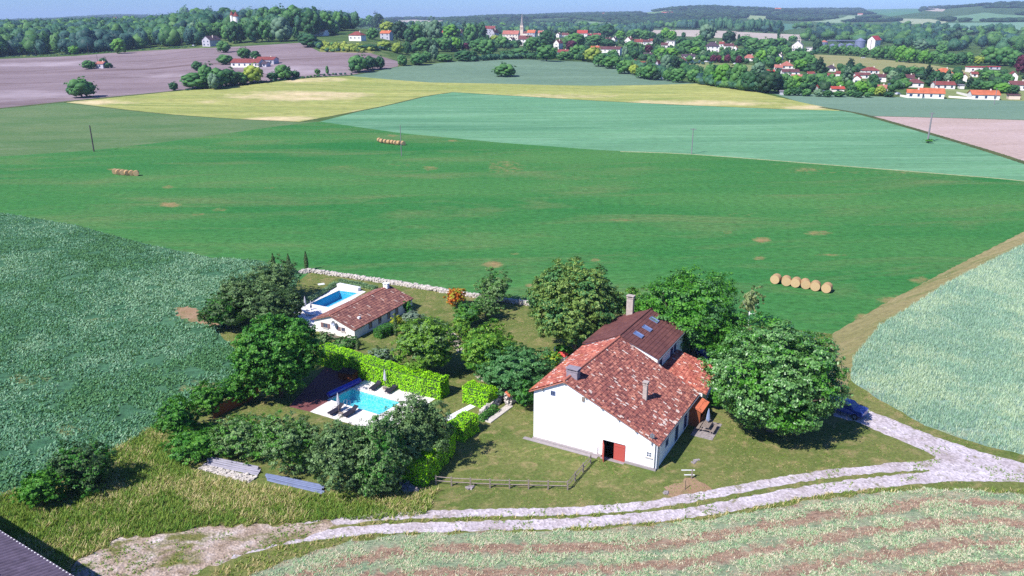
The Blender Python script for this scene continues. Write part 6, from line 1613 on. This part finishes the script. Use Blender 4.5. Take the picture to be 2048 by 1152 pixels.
# ------------------------------------------------------------------ the village: trees
TC = {'d': ('dark green', (34, 70, 46), (62, 100, 60)), 'm': ('mid green', (50, 92, 52), (88, 130, 70)), 'b': ('bright green', (62, 114, 44), (104, 148, 60)), 'y': ('yellow-green', (108, 130, 48), (150, 162, 78)),
      'g': ('grey-green', (74, 104, 84), (112, 138, 108)), 'p': ('purple-leaved', (64, 30, 48), (96, 46, 66)), 'k': ('blackish', (26, 50, 40), (54, 82, 56))}
for k, (n_, a, b) in TC.items(): M['tr_' + k] = leafmat('village_leaf_' + k, a, b, .2, .15, objvar=.16)
PROTO = {}
def proto(shape, col, v):
    key = (shape, col, v)
    if key in PROTO: return PROTO[key]
    if shape == 'c': V, F, T, _ = crown_arrays(100 + v, .5, .5, 26, .26, 700, .115, jit=.1, cone=.95, zmin=-.9)
    elif shape == 't': V, F, T, _ = crown_arrays(120 + v, .5, .5, 20, .3, 500, .12, jit=.1, zmin=-.9)
    else: V, F, T, _ = crown_arrays(140 + v, .5, .5, 26, .3, 900, .13, jit=.12, spiky=.05, clump=10, flat=.3)
    V = V + np.array([0, 0, .5]); q_ = np.random.default_rng(300 + v + ord(shape)); F = np.column_stack([F[:, [0, 1, 2]], ]) if False else F
    sel = q_.random(len(F)) < .5; vi = F[sel].ravel(); V = V[vi]; F = np.arange(len(V)).reshape(-1, 4); F = np.vstack([F[:, [0, 1, 2]], F[:, [0, 2, 3]]])
    nl = 20; d = fib(nl, q_, -.8); rr = .5 - (.17 if shape == 'r' else .12)
    k_ = np.ones(nl) if shape == 'r' else (np.clip(1 - .95 * (d[:, 2] + 1) / 2, .12, 1) if shape == 'c' else np.full(nl, .8))
    C = np.column_stack([d[:, 0] * rr * k_, d[:, 1] * rr * k_, .5 + d[:, 2] * rr * 1.05]); sz = (.17 if shape == 'r' else .13) * (.75 + .6 * q_.random(nl)) * (k_ ** .5)
    C = np.vstack([C, [[0, 0, .45], [0, 0, .62]]]); sz = np.append(sz, [.3 * k_.mean(), .22 * k_.mean()])
    LV, LF = lumps(C, np.column_stack([sz, sz, sz * .85]), 400 + v, .16, 1)
    V = np.vstack([LV, V]); F = np.vstack([LF, F + len(LV)])
    c = mesh('crown', V, F, M['tr_' + col]); m = MB(); m.tube([(0, 0, -.25), (0, 0, .15), (0, 0, .75)], [.04, .03, .012], 6)
    for q in (0, 1, 2): m.tube([(0, 0, .15 + .1 * q), (.2 * math.cos(q * 2.1), .2 * math.sin(q * 2.1), .5)], [.016, .006], 4)
    PROTO[key] = (c, mesh('trunk', m.v, m.f, M['bark'])); return PROTO[key]


VT = """373,17,24,52,m 395,20,28,56,m 421,17,16,50,m 455,18,38,54,d 487,20,12,45,p 470,47,30,88,d 500,17,20,44,b 530,19,30,60,m 555,16,32,56,m 590,15,36,60,m 625,22,38,74,d 655,28,30,70,m 390,47,26,80,g 415,48,30,76,m 440,46,26,76,m 457,52,24,82,m 480,48,30,86,m 510,42,32,86,d 537,42,32,85,m 565,38,38,84,g 592,56,12,80,d 676,27,22,62,m 690,34,20,62,m
620,72,36,95,d 604,70,16,84,d 447,85,24,106,m 645,44,26,72,d 668,48,20,70,m 757,29,20,62,k 740,33,18,56,m 722,38,20,58,m 706,40,18,58,m 776,45,28,68,y 800,46,30,82,k 832,50,26,85,m 851,45,24,80,g 870,42,30,86,g 903,52,34,82,b 930,45,14,78,k:c 941,50,24,88,m 952,44,12,84,k:c 963,48,20,84,d 820,58,20,88,d 745,58,22,80,m
705,90,26,100,y 735,92,40,100,d 770,84,28,100,y 815,85,14,110,d 796,88,22,108,y 845,78,28,104,m 890,76,28,104,m 911,77,24,102,b 866,82,20,104,k 932,88,12,103,p 960,80,32,108,m 986,90,18,104,m 716,113,34,146,m 740,115,24,141,d 760,115,18,139,d 805,112,18,132,m 836,108,30,131,m 853,105,20,126,m 868,92,16,123,g 890,110,30,124,m 929,103,36,123,d 946,104,16,123,d 635,140,10,150,m 655,134,6,150,m
975,81,30,112,m 1004,75,26,96,m 990,72,18,86,y 1036,82,16,93,k 1066,51,14,60,m 1004,47,14,58,b 1015,103,30,118,d 1038,98,34,116,m 1065,76,30,106,m 1092,64,32,98,d 1093,92,38,123,m 1142,83,20,102,p 1150,68,38,96,m 1123,46,24,62,m 1142,60,22,74,k 1165,44,22,62,m 1213,50,30,76,d 1190,72,36,92,m 1186,96,30,126,y 1155,92,34,121,m 1216,80,26,95,d 1226,102,20,118,m 1170,100,22,124,d 1128,105,26,122,m 1066,108,24,120,d
1190,48,22,66,m 1218,108,30,122,m 1240,63,18,80,b 1262,62,18,80,m 1275,60,22,78,m 1290,62,20,80,m 1305,66,14,78,d 1318,68,10,82,d 1331,58,18,80,b 1344,63,16,82,b 1367,66,8,76,d 1413,50,30,84,g 1458,64,24,88,k 1447,68,6,84,k:t 1477,70,6,84,k:t 1262,84,24,103,m 1277,88,16,101,m 1297,91,14,107,p 1312,77,14,100,k 1322,98,26,118,b 1341,98,28,116,b 1361,76,20,94,d 1373,82,26,105,m 1391,96,22,110,b 1249,95,12,120,g 1268,102,20,120,d 1331,112,20,144,g 1349,114,14,138,k 1426,112,12,127,p 1437,112,10,127,p 1454,111,12,127,p 1477,113,12,129,p 1405,103,12,117,g 1427,104,16,115,b 1390,84,22,100,m 1398,72,20,90,m
1202,110,30,134,m 1224,113,36,138,m 1249,122,32,148,m 1268,131,18,151,y 1282,136,22,157,m 1299,131,30,160,m 1310,143,20,161,k 1335,142,18,163,m 1356,140,30,166,m 1388,139,28,167,m 1408,146,18,168,d 1420,132,28,171,m 1444,132,34,175,b 1456,136,20,176,d 1474,130,30,179,m 1498,145,32,183,d 1516,128,24,154,g 1535,144,44,187,k 1555,150,20,186,d 1569,149,22,177,m 1590,153,22,178,b 1608,153,22,178,m 1624,153,22,176,d 1360,118,18,138,d
1639,115,26,151,k:c 1700,118,22,138,k:c 1694,133,28,170,g:c 1585,73,16,84,m 1556,58,6,82,d:t 1491,73,26,92,m 1507,78,30,104,m 1528,80,30,106,m 1543,79,22,98,d 1560,77,22,98,m 1536,113,16,128,g 1521,102,22,129,b 1543,95,20,120,m 1556,115,12,130,b 1586,104,26,125,m 1602,104,26,129,m 1616,112,26,139,m 1600,120,24,143,b 1633,80,16,106,k 1573,96,18,112,m 1480,100,22,116,m 1500,98,20,112,d 1466,104,14,122,m
1649,91,18,109,m 1668,92,18,111,m 1683,93,16,111,m 1697,93,16,112,m 1712,95,16,113,m 1728,97,18,115,m 1753,94,22,120,m 1770,94,20,120,m 1785,93,18,121,m 1800,94,22,125,b 1818,97,22,127,b 1833,101,16,127,m 1848,103,22,128,b 1866,105,20,128,m 1883,108,18,130,m 1902,108,22,131,m 1920,107,22,131,d 1935,107,18,131,m 1956,114,20,131,y 1980,96,34,131,m 2008,95,34,133,m 2028,104,24,136,m 1839,81,26,104,g 1883,91,22,110,m 1908,65,24,94,k 1890,72,18,94,k 2040,112,20,150,p
1777,135,14,148,d 1824,135,22,150,m 1783,144,20,166,g 1801,148,14,166,d 1854,127,20,166,k:c 1870,144,20,171,d 1894,150,14,166,g 1914,147,18,167,b 1938,153,18,178,k:c 1954,162,22,182,d 1980,143,34,165,m 1975,164,30,184,m 2003,168,28,187,b 2024,172,22,188,d 2010,150,24,172,m 1958,141,18,152,m 1752,158,12,173,d 1743,177,14,192,b 1759,174,18,193,y 1777,186,18,195,d 1803,168,10,178,g 1808,158,20,174,m
1575,180,16,192,m 1592,178,18,192,d 1612,180,18,193,m 1636,180,16,194,g 1655,183,18,195,d 1678,184,20,195,m 1700,182,16,194,m 1720,164,26,188,b 1716,186,18,196,d 1736,186,14,196,m 1764,178,14,192,d 1620,168,18,184,m 1600,168,20,184,b 1643,164,18,180,d 1662,163,18,178,m 1680,166,16,182,b 1705,172,18,188,d 1745,150,16,170,d 1582,158,18,182,m
164,160,46,196,m 240,80,24,108,b 149,94,18,110,b 179,123,24,139,m 208,118,14,134,d 218,128,14,137,d 348,167,16,182,d 395,148,50,178,m 415,132,30,176,m 438,140,38,177,m 460,140,34,172,d 480,146,28,170,m 507,133,34,167,y 395,125,20,142,d 546,147,20,162,d 568,132,30,160,m 590,144,18,156,d 450,112,28,130,m 489,98,24,120,m 512,104,18,120,d 1010,130,38,154,m 428,150,20,180,g""".split()
NAMES_ = {'c': 'conifer', 't': 'poplar', 'r': 'tree'}
TT = []
for q in VT:
    sh = 'r'; 
    if ':' in q: q, sh = q.split(':')
    a = q.split(','); TT.append([float(v) for v in a[:4]] + [a[4], sh])
from collections import defaultdict
cnt = defaultdict(list)
SHORT = {}
for i, (cx, by, x0, x1, rt, lb) in enumerate(HOUSES): SHORT[i] = lb
info = []
EXTRA_LM = [(1010, 0, 0, 0, 0, '')]
for i, (x, y0, w_, y1, c, sh) in enumerate(TT):
    best = min(range(len(HOUSES)), key=lambda j: math.hypot((HOUSES[j][0] - x), (HOUSES[j][1] - y1) * 2.2))
    H_ = HOUSES[best]; dx, dy = x - H_[0], (y1 - H_[1]) * 2.2
    rel = ('right of' if dx > 0 else 'left of') if abs(dx) > abs(dy) else ('in front of' if dy > 0 else 'behind')
    info.append((best, rel)); cnt[(best, rel, c, sh)].append(i)
LONE = {'1010,130': 'lone round walnut tree standing in the middle of the grey-green wheat', '164,160': 'lone round tree at the near edge of the left ploughland', '240,80': 'field tree between the dark wood and the ploughland', '149,94': 'small low bush tree between the dark wood and the ploughland', '348,167': 'small round bush on the field edge left of the hedgerow trees'}
ORD = ['', 'second nearest', 'third nearest', 'fourth nearest', 'fifth nearest', 'sixth nearest', 'seventh nearest']
def short(lb):
    w = lb.split(); return ' '.join(w[:8]) if len(w) > 8 else lb
STOP = ('with', 'and', 'of', 'the', 'in', 'on', 'at', 'by', 'between', 'among', 'above', 'below', 'behind', 'under', 'a', 'two', 'its', 'to', 'left', 'right', 'from', 'small', 'beside', 'big', 'bright', 'tall', 'low', 'long', 'dark', 'pale', 'lone', 'dull')
def short2(lb):
    w = lb.split()[:7]
    while len(w) > 3 and w[-1] in STOP: w.pop()
    return ' '.join(w)
for i, (x, y0, w_, y1, c, sh) in enumerate(TT):
    loc, R, Rz = fit(x - w_ / 2, y0, x + w_ / 2, y1, hb=.4); R *= 1.15
    v = i % 4; cm, tm = proto(sh, c, v)
    j, rel = info[i]; L_ = cnt[(j, rel, c, sh)]; L_s = sorted(L_, key=lambda q: abs(TT[q][0] - HOUSES[j][0]) + 2.2 * abs(TT[q][3] - HOUSES[j][1])); n_ = L_s.index(i)
    key = '%d,%d' % (x, y0)
    if key in LONE: lb = LONE[key]
    else:
        o_ = ('nearest ' if len(L_) > 1 else '') if n_ == 0 else ORD[n_] + ' '
        lb = o_ + TC[c][0] + ' ' + {'c': 'conifer', 't': 'poplar', 'r': 'tree'}[sh] + ' ' + rel + ' the ' + short2(HOUSES[j][5]).removeprefix('the ').removeprefix('a ')
    e = empty({'c': 'conifer', 't': 'poplar', 'r': 'tree'}[sh], loc, i * 1.7 % 6.28, lb, 'tree', 'trees in and around the village')
    e.scale = (2 * R, 2 * R, 2 * Rz + .4); obj('crown', cm, e); obj('trunk', tm, e)

# ------------------------------------------------------------------ far woods (one mass each)


def wood(name, label, P, R, H_, mats, sub=0, seed=0, leaves=0, leaf=1.5):
    """crowns standing at P (n,3)"""
    r_ = np.random.default_rng(seed); n = len(P); V0, F0 = (IV1, IF1) if sub else (IV0, IF0); Rr = R * (.6 + .9 * r_.random(n)); Hh = H_ * (.65 + .6 * r_.random(n))
    if leaves:
        Vs = []; k = n * leaves; u = r_.normal(size=(k, 3)); u /= np.linalg.norm(u, axis=1)[:, None]; ti = np.repeat(np.arange(n), leaves)
        lob = 1 + .22 * np.sin(u[:, 0] * 5 + ti) * np.sin(u[:, 1] * 6 + ti * 1.7) * 1.3 + .12 * r_.normal(size=k)
        C = P[ti] + u * np.column_stack([Rr[ti] * lob, Rr[ti] * lob, Hh[ti] * .5 * lob]); C[:, 2] += Hh[ti] * .52
        V, F = leaf_quads(C, u + np.array([0, 0, .5]), leaf, r_, flat=.3); F = np.stack([F[:, [0, 1, 2]], F[:, [0, 2, 3]]], 1).reshape(-1, 3)
        nb_ = 5; o = r_.normal(size=(n, nb_, 3)); o /= np.linalg.norm(o, axis=2)[:, :, None]; o[:, 0] *= .1; bs = np.full((n, nb_), .52) * (.8 + .4 * r_.random((n, nb_))); bs[:, 0] = .85
        Cb = P[:, None, :] + o * np.stack([Rr * .55, Rr * .55, Hh * .27], 1)[:, None, :]; Cb[:, :, 2] += (Hh * .52)[:, None]
        Sb = bs[:, :, None] * np.stack([Rr, Rr, Hh * .5], 1)[:, None, :]
        LV, LF = lumps(Cb.reshape(-1, 3), Sb.reshape(-1, 3), seed, .18, 1)
        nlf = len(F); V = np.vstack([V, LV]); F = np.vstack([F, LF + len(V) - len(LV)])
    else:
        jit = 1 + .38 * (r_.random((n, len(V0), 1)) - .5)
        V = (V0[None] * jit) * np.stack([Rr, Rr, Hh * .5], 1)[:, None, :]; V = V + P[:, None, :]; V[:, :, 2] += (Hh * .42)[:, None]; V = V.reshape(-1, 3)
        F = (F0[None] + (np.arange(n) * len(V0))[:, None, None]).reshape(-1, 3)
    me = mesh(name, V, F, mats[0]); [me.materials.append(q) for q in mats[1:]]
    per = leaves if leaves else len(F0)
    vn = np.clip((clumpnoise(P, .02, seed) * .35 + .5 + r_.normal(size=n) * .22) * len(mats), 0, len(mats) - 1).astype(np.int32)
    idx = np.repeat(vn, per * 2 if leaves else per)
    if leaves: idx = np.concatenate([idx, np.repeat(vn, nb_ * len(IF1))])
    me.polygons.foreach_set('material_index', idx.astype(np.int32))
    return tag(obj(name, me), label, 'wood', kind='stuff')


def zone(polys, n, dmin, dmax, seed, holes=(), az=(-36, 38)):
    r_ = np.random.default_rng(seed); a = np.radians(az[0] + (az[1] - az[0]) * r_.random(n)); D = np.sqrt(dmin ** 2 + (dmax ** 2 - dmin ** 2) * r_.random(n)); X, Y = D * np.sin(a), D * np.cos(a); Z = terr(X, Y); px, py = proj(X, Y, Z)
    ok = np.zeros(n, bool)
    for p in polys: ok |= inside(px, py, p)
    for p in holes: ok &= ~inside(px, py, p)
    return np.column_stack([X[ok], Y[ok], Z[ok]])


WM = [leafmat('wood_leaf_a', (40, 76, 58), (72, 108, 76), .1, .1), leafmat('wood_leaf_b', (54, 90, 52), (88, 124, 70), .1, .1), leafmat('wood_leaf_c', (34, 62, 60), (64, 96, 84), .1, .1)]
P = zone([[(-500, 140), (-500, 40), (0, 40), (430, 40), (430, 78), (395, 92), (300, 97), (150, 108), (0, 113)]], 3900, 700, 1500, 1, az=(-45, -15))
wood('woodland', 'dense dark oak wood climbing the slope on the left horizon', P, 7.4, 17, WM, leaves=70, leaf=1.7, seed=2)
P = zone([[(430, 70), (430, 30), (700, 35), (760, 45), (700, 60), (600, 66), (520, 74)]], 1500, 860, 1500, 3, az=(-25, -8))
wood('woodland', 'park wood behind the chateau tower on the hill', P, 7.0, 17, WM, leaves=60, leaf=1.7, seed=3)
DM = [plain('far_wood_a', (46, 74, 52), 1, .5, .08), plain('far_wood_b', (56, 86, 56), 1, .5, .08), plain('far_wood_c', (38, 64, 52), 1, .5, .08)]
OPEN = [FIELD[k] for k in FIELD if k.startswith('pale') or k.startswith('green')]
# belt of trees behind the silos and the right hand village
P = zone([[(1610, 88), (1600, 78), (1640, 66), (1700, 66), (1780, 68), (1850, 76), (1890, 80), (1900, 90), (1945, 88), (1950, 80), (2048, 80), (2500, 80), (2500, 130), (2048, 112), (1950, 100), (1900, 104), (1800, 94), (1760, 92), (1640, 84)]], 2600, 1150, 2400, 5, OPEN, az=(14, 40))
P = P[np.hypot(P[:, 0], P[:, 1]) > 1200]
wood('woodland', 'belt of dark trees behind the grain silos', P[::2], 9, 18, WM, leaves=60, leaf=2.0, seed=5)
P = zone([[(1355, 62), (1360, 58), (1560, 62), (1560, 68), (1500, 68), (1400, 64)]], 600, 1700, 2600, 6, [FIELD['pale1']], az=(10, 22))
wood('woodland', 'straight-edged plantation above the pale ploughland', P, 7, 22, [WM[2], WM[0]], leaves=30, leaf=2.2, seed=6)
P = zone([[(780, 60), (1000, 52), (1310, 58), (1310, 70), (1180, 66), (1000, 50), (900, 56)]], 1100, 1350, 2600, 7, OPEN, az=(-10, 12))
wood('woodland', 'loose trees behind the village towards the hills', P, 7, 14, WM, leaves=30, leaf=2.0, seed=7)
P = zone([[(-500, 70), (-500, 0), (2500, 0), (2500, 70)]], 52000, 2300, 7500, 8, OPEN)
lo = np.sin(P[:, 0] / 260 + 1) * np.sin(P[:, 1] / 310) + .5 * np.sin(P[:, 0] / 97 + P[:, 1] / 140); ppx, ppy = proj(P[:, 0], P[:, 1], P[:, 2])
P = P[(lo > -.45) & ~((ppx > 1470) & (ppy > 16) & (ppy < 62) & (lo < .12))]
wood('far_woodland', 'wooded hills along the whole horizon', P, 17, 13, DM, 0, 9)
P = zone([[(-500, 70), (-500, 0), (2500, 0), (2500, 70)]], 1500, 1300, 2400, 10, OPEN + [[(1240, 58), (1640, 58), (1640, 90), (1240, 84)]], az=(-8, 38)); P = P[np.hypot(P[:, 0], P[:, 1]) > 1350]
wood('woodland', 'scattered copses between the village and the hills', P, 7.5, 14, WM, leaves=30, leaf=2.2, seed=11)
# shrubbery filling the gardens between the houses
P = zone([[(800, 100), (960, 62), (1240, 66), (1320, 84), (1480, 88), (1600, 84), (1640, 104), (1600, 130), (1500, 140), (1400, 160), (1300, 150), (1240, 132), (1130, 118), (940, 118), (840, 112)], [(1560, 140), (1640, 130), (1660, 138), (1960, 152), (2200, 140), (2200, 178), (1960, 176), (1880, 176), (1740, 188), (1560, 186)]], 7000, 430, 1300, 14, [FIELD['meadow3'], FIELD['meadow'], FIELD['meadow4']], az=(-10, 38))
ppx, ppy = proj(P[:, 0], P[:, 1], P[:, 2]); ok = np.ones(len(P), bool)
for H_ in HOUSES: ok &= ~((ppx > H_[2] - 3) & (ppx < H_[3] + 3) & (ppy > H_[4]) & (ppy < H_[1] + 5))
wood('shrubbery', 'garden shrubs and hedges filling the gaps between the village houses', P[ok][:2600], 2.6, 5.0, [M['tr_m'], M['tr_d'], M['tr_d'], M['tr_k']], leaves=25, leaf=.9, seed=15)
# orchard bushes
P = zone([[(640, 88), (700, 92), (765, 98), (742, 105), (645, 103)]], 2500, 560, 900, 12, az=(-16, -6))[:90]
wood('orchard_rows', 'rows of small orchard bushes on the hillside', P, 1.6, 3.2, [M['tr_m'], M['tr_y']], leaves=30, leaf=.8, seed=12)
# field edge hedges in the distance
def fhedge(pix, lb, R=2.2, H_=4.0, seed=0, step=2.2, mats=None):
    W_ = [at(*p) for p in smooth_line(pix, 4)]; pts = []
    for a, b in zip(W_, W_[1:]):
        n = max(int((b - a).length / step), 1); pts += [a.lerp(b, k / n) for k in range(n)]
    P = np.array([tuple(p) for p in pts]); P[:, 2] = terr(P[:, 0], P[:, 1]); r_ = np.random.default_rng(seed); P[:, :2] += r_.normal(size=(len(P), 2)) * .6
    o = wood('hedgerow', lb, P, R, H_, mats or WM, leaves=22, leaf=.8, seed=seed); o['category'] = 'hedge'; del o['kind']; return o
fhedge([(940, 123), (1000, 119), (1060, 117)], 'low dark hedge along the top of the grey-green wheat', seed=1)
fhedge([(1060, 117), (1130, 119), (1180, 122), (1230, 130), (1280, 144), (1340, 158)], 'leafy hedge between the grey-green wheat and the village trees', 3.0, 6, seed=2)
fhedge([(700, 149), (640, 152), (560, 162), (480, 168), (360, 182)], 'thin hedge along the far side of the ripening barley', .9, 1.2, seed=3, step=2.5)
fhedge([(655, 104), (700, 102), (760, 99), (800, 108)], 'hedge below the hillside orchard', 1.4, 2.4, seed=4)
fhedge([(600, 75), (622, 84), (640, 98)], 'thick hedge climbing beside the orchard', 3, 5, seed=5)
fhedge([(1420, 129), (1370, 128), (1340, 130)], 'clipped hedge at the near side of the mown meadow', 1.5, 2.2, seed=6)
fhedge([(1400, 168), (1470, 178), (1540, 187)], 'bushy hedge where the barley meets the village', 3, 6, seed=7)
fhedge([(0, 114), (150, 109), (300, 99), (400, 93)], 'grassy hedge bank at the foot of the dark wood', 1.2, 1.0, seed=8, step=3)

# ------------------------------------------------------------------ haze
t = NT('haze_air'); t.n.remove(t.p); v = t.node('ShaderNodeVolumePrincipled'); v.inputs['Color'].default_value = (.55, .72, 1, 1); v.inputs['Density'].default_value = 9.5e-5; v.inputs['Anisotropy'].default_value = .0
t.L(v.outputs[0], t.n['Material Output'].inputs['Volume'])
m = MB(); m.box(-14500, 14500, -14500, 14500, -3, 165); o = m.build('haze', t.m); tag(o, 'thin blue summer haze over the whole countryside', 'haze', kind='stuff')
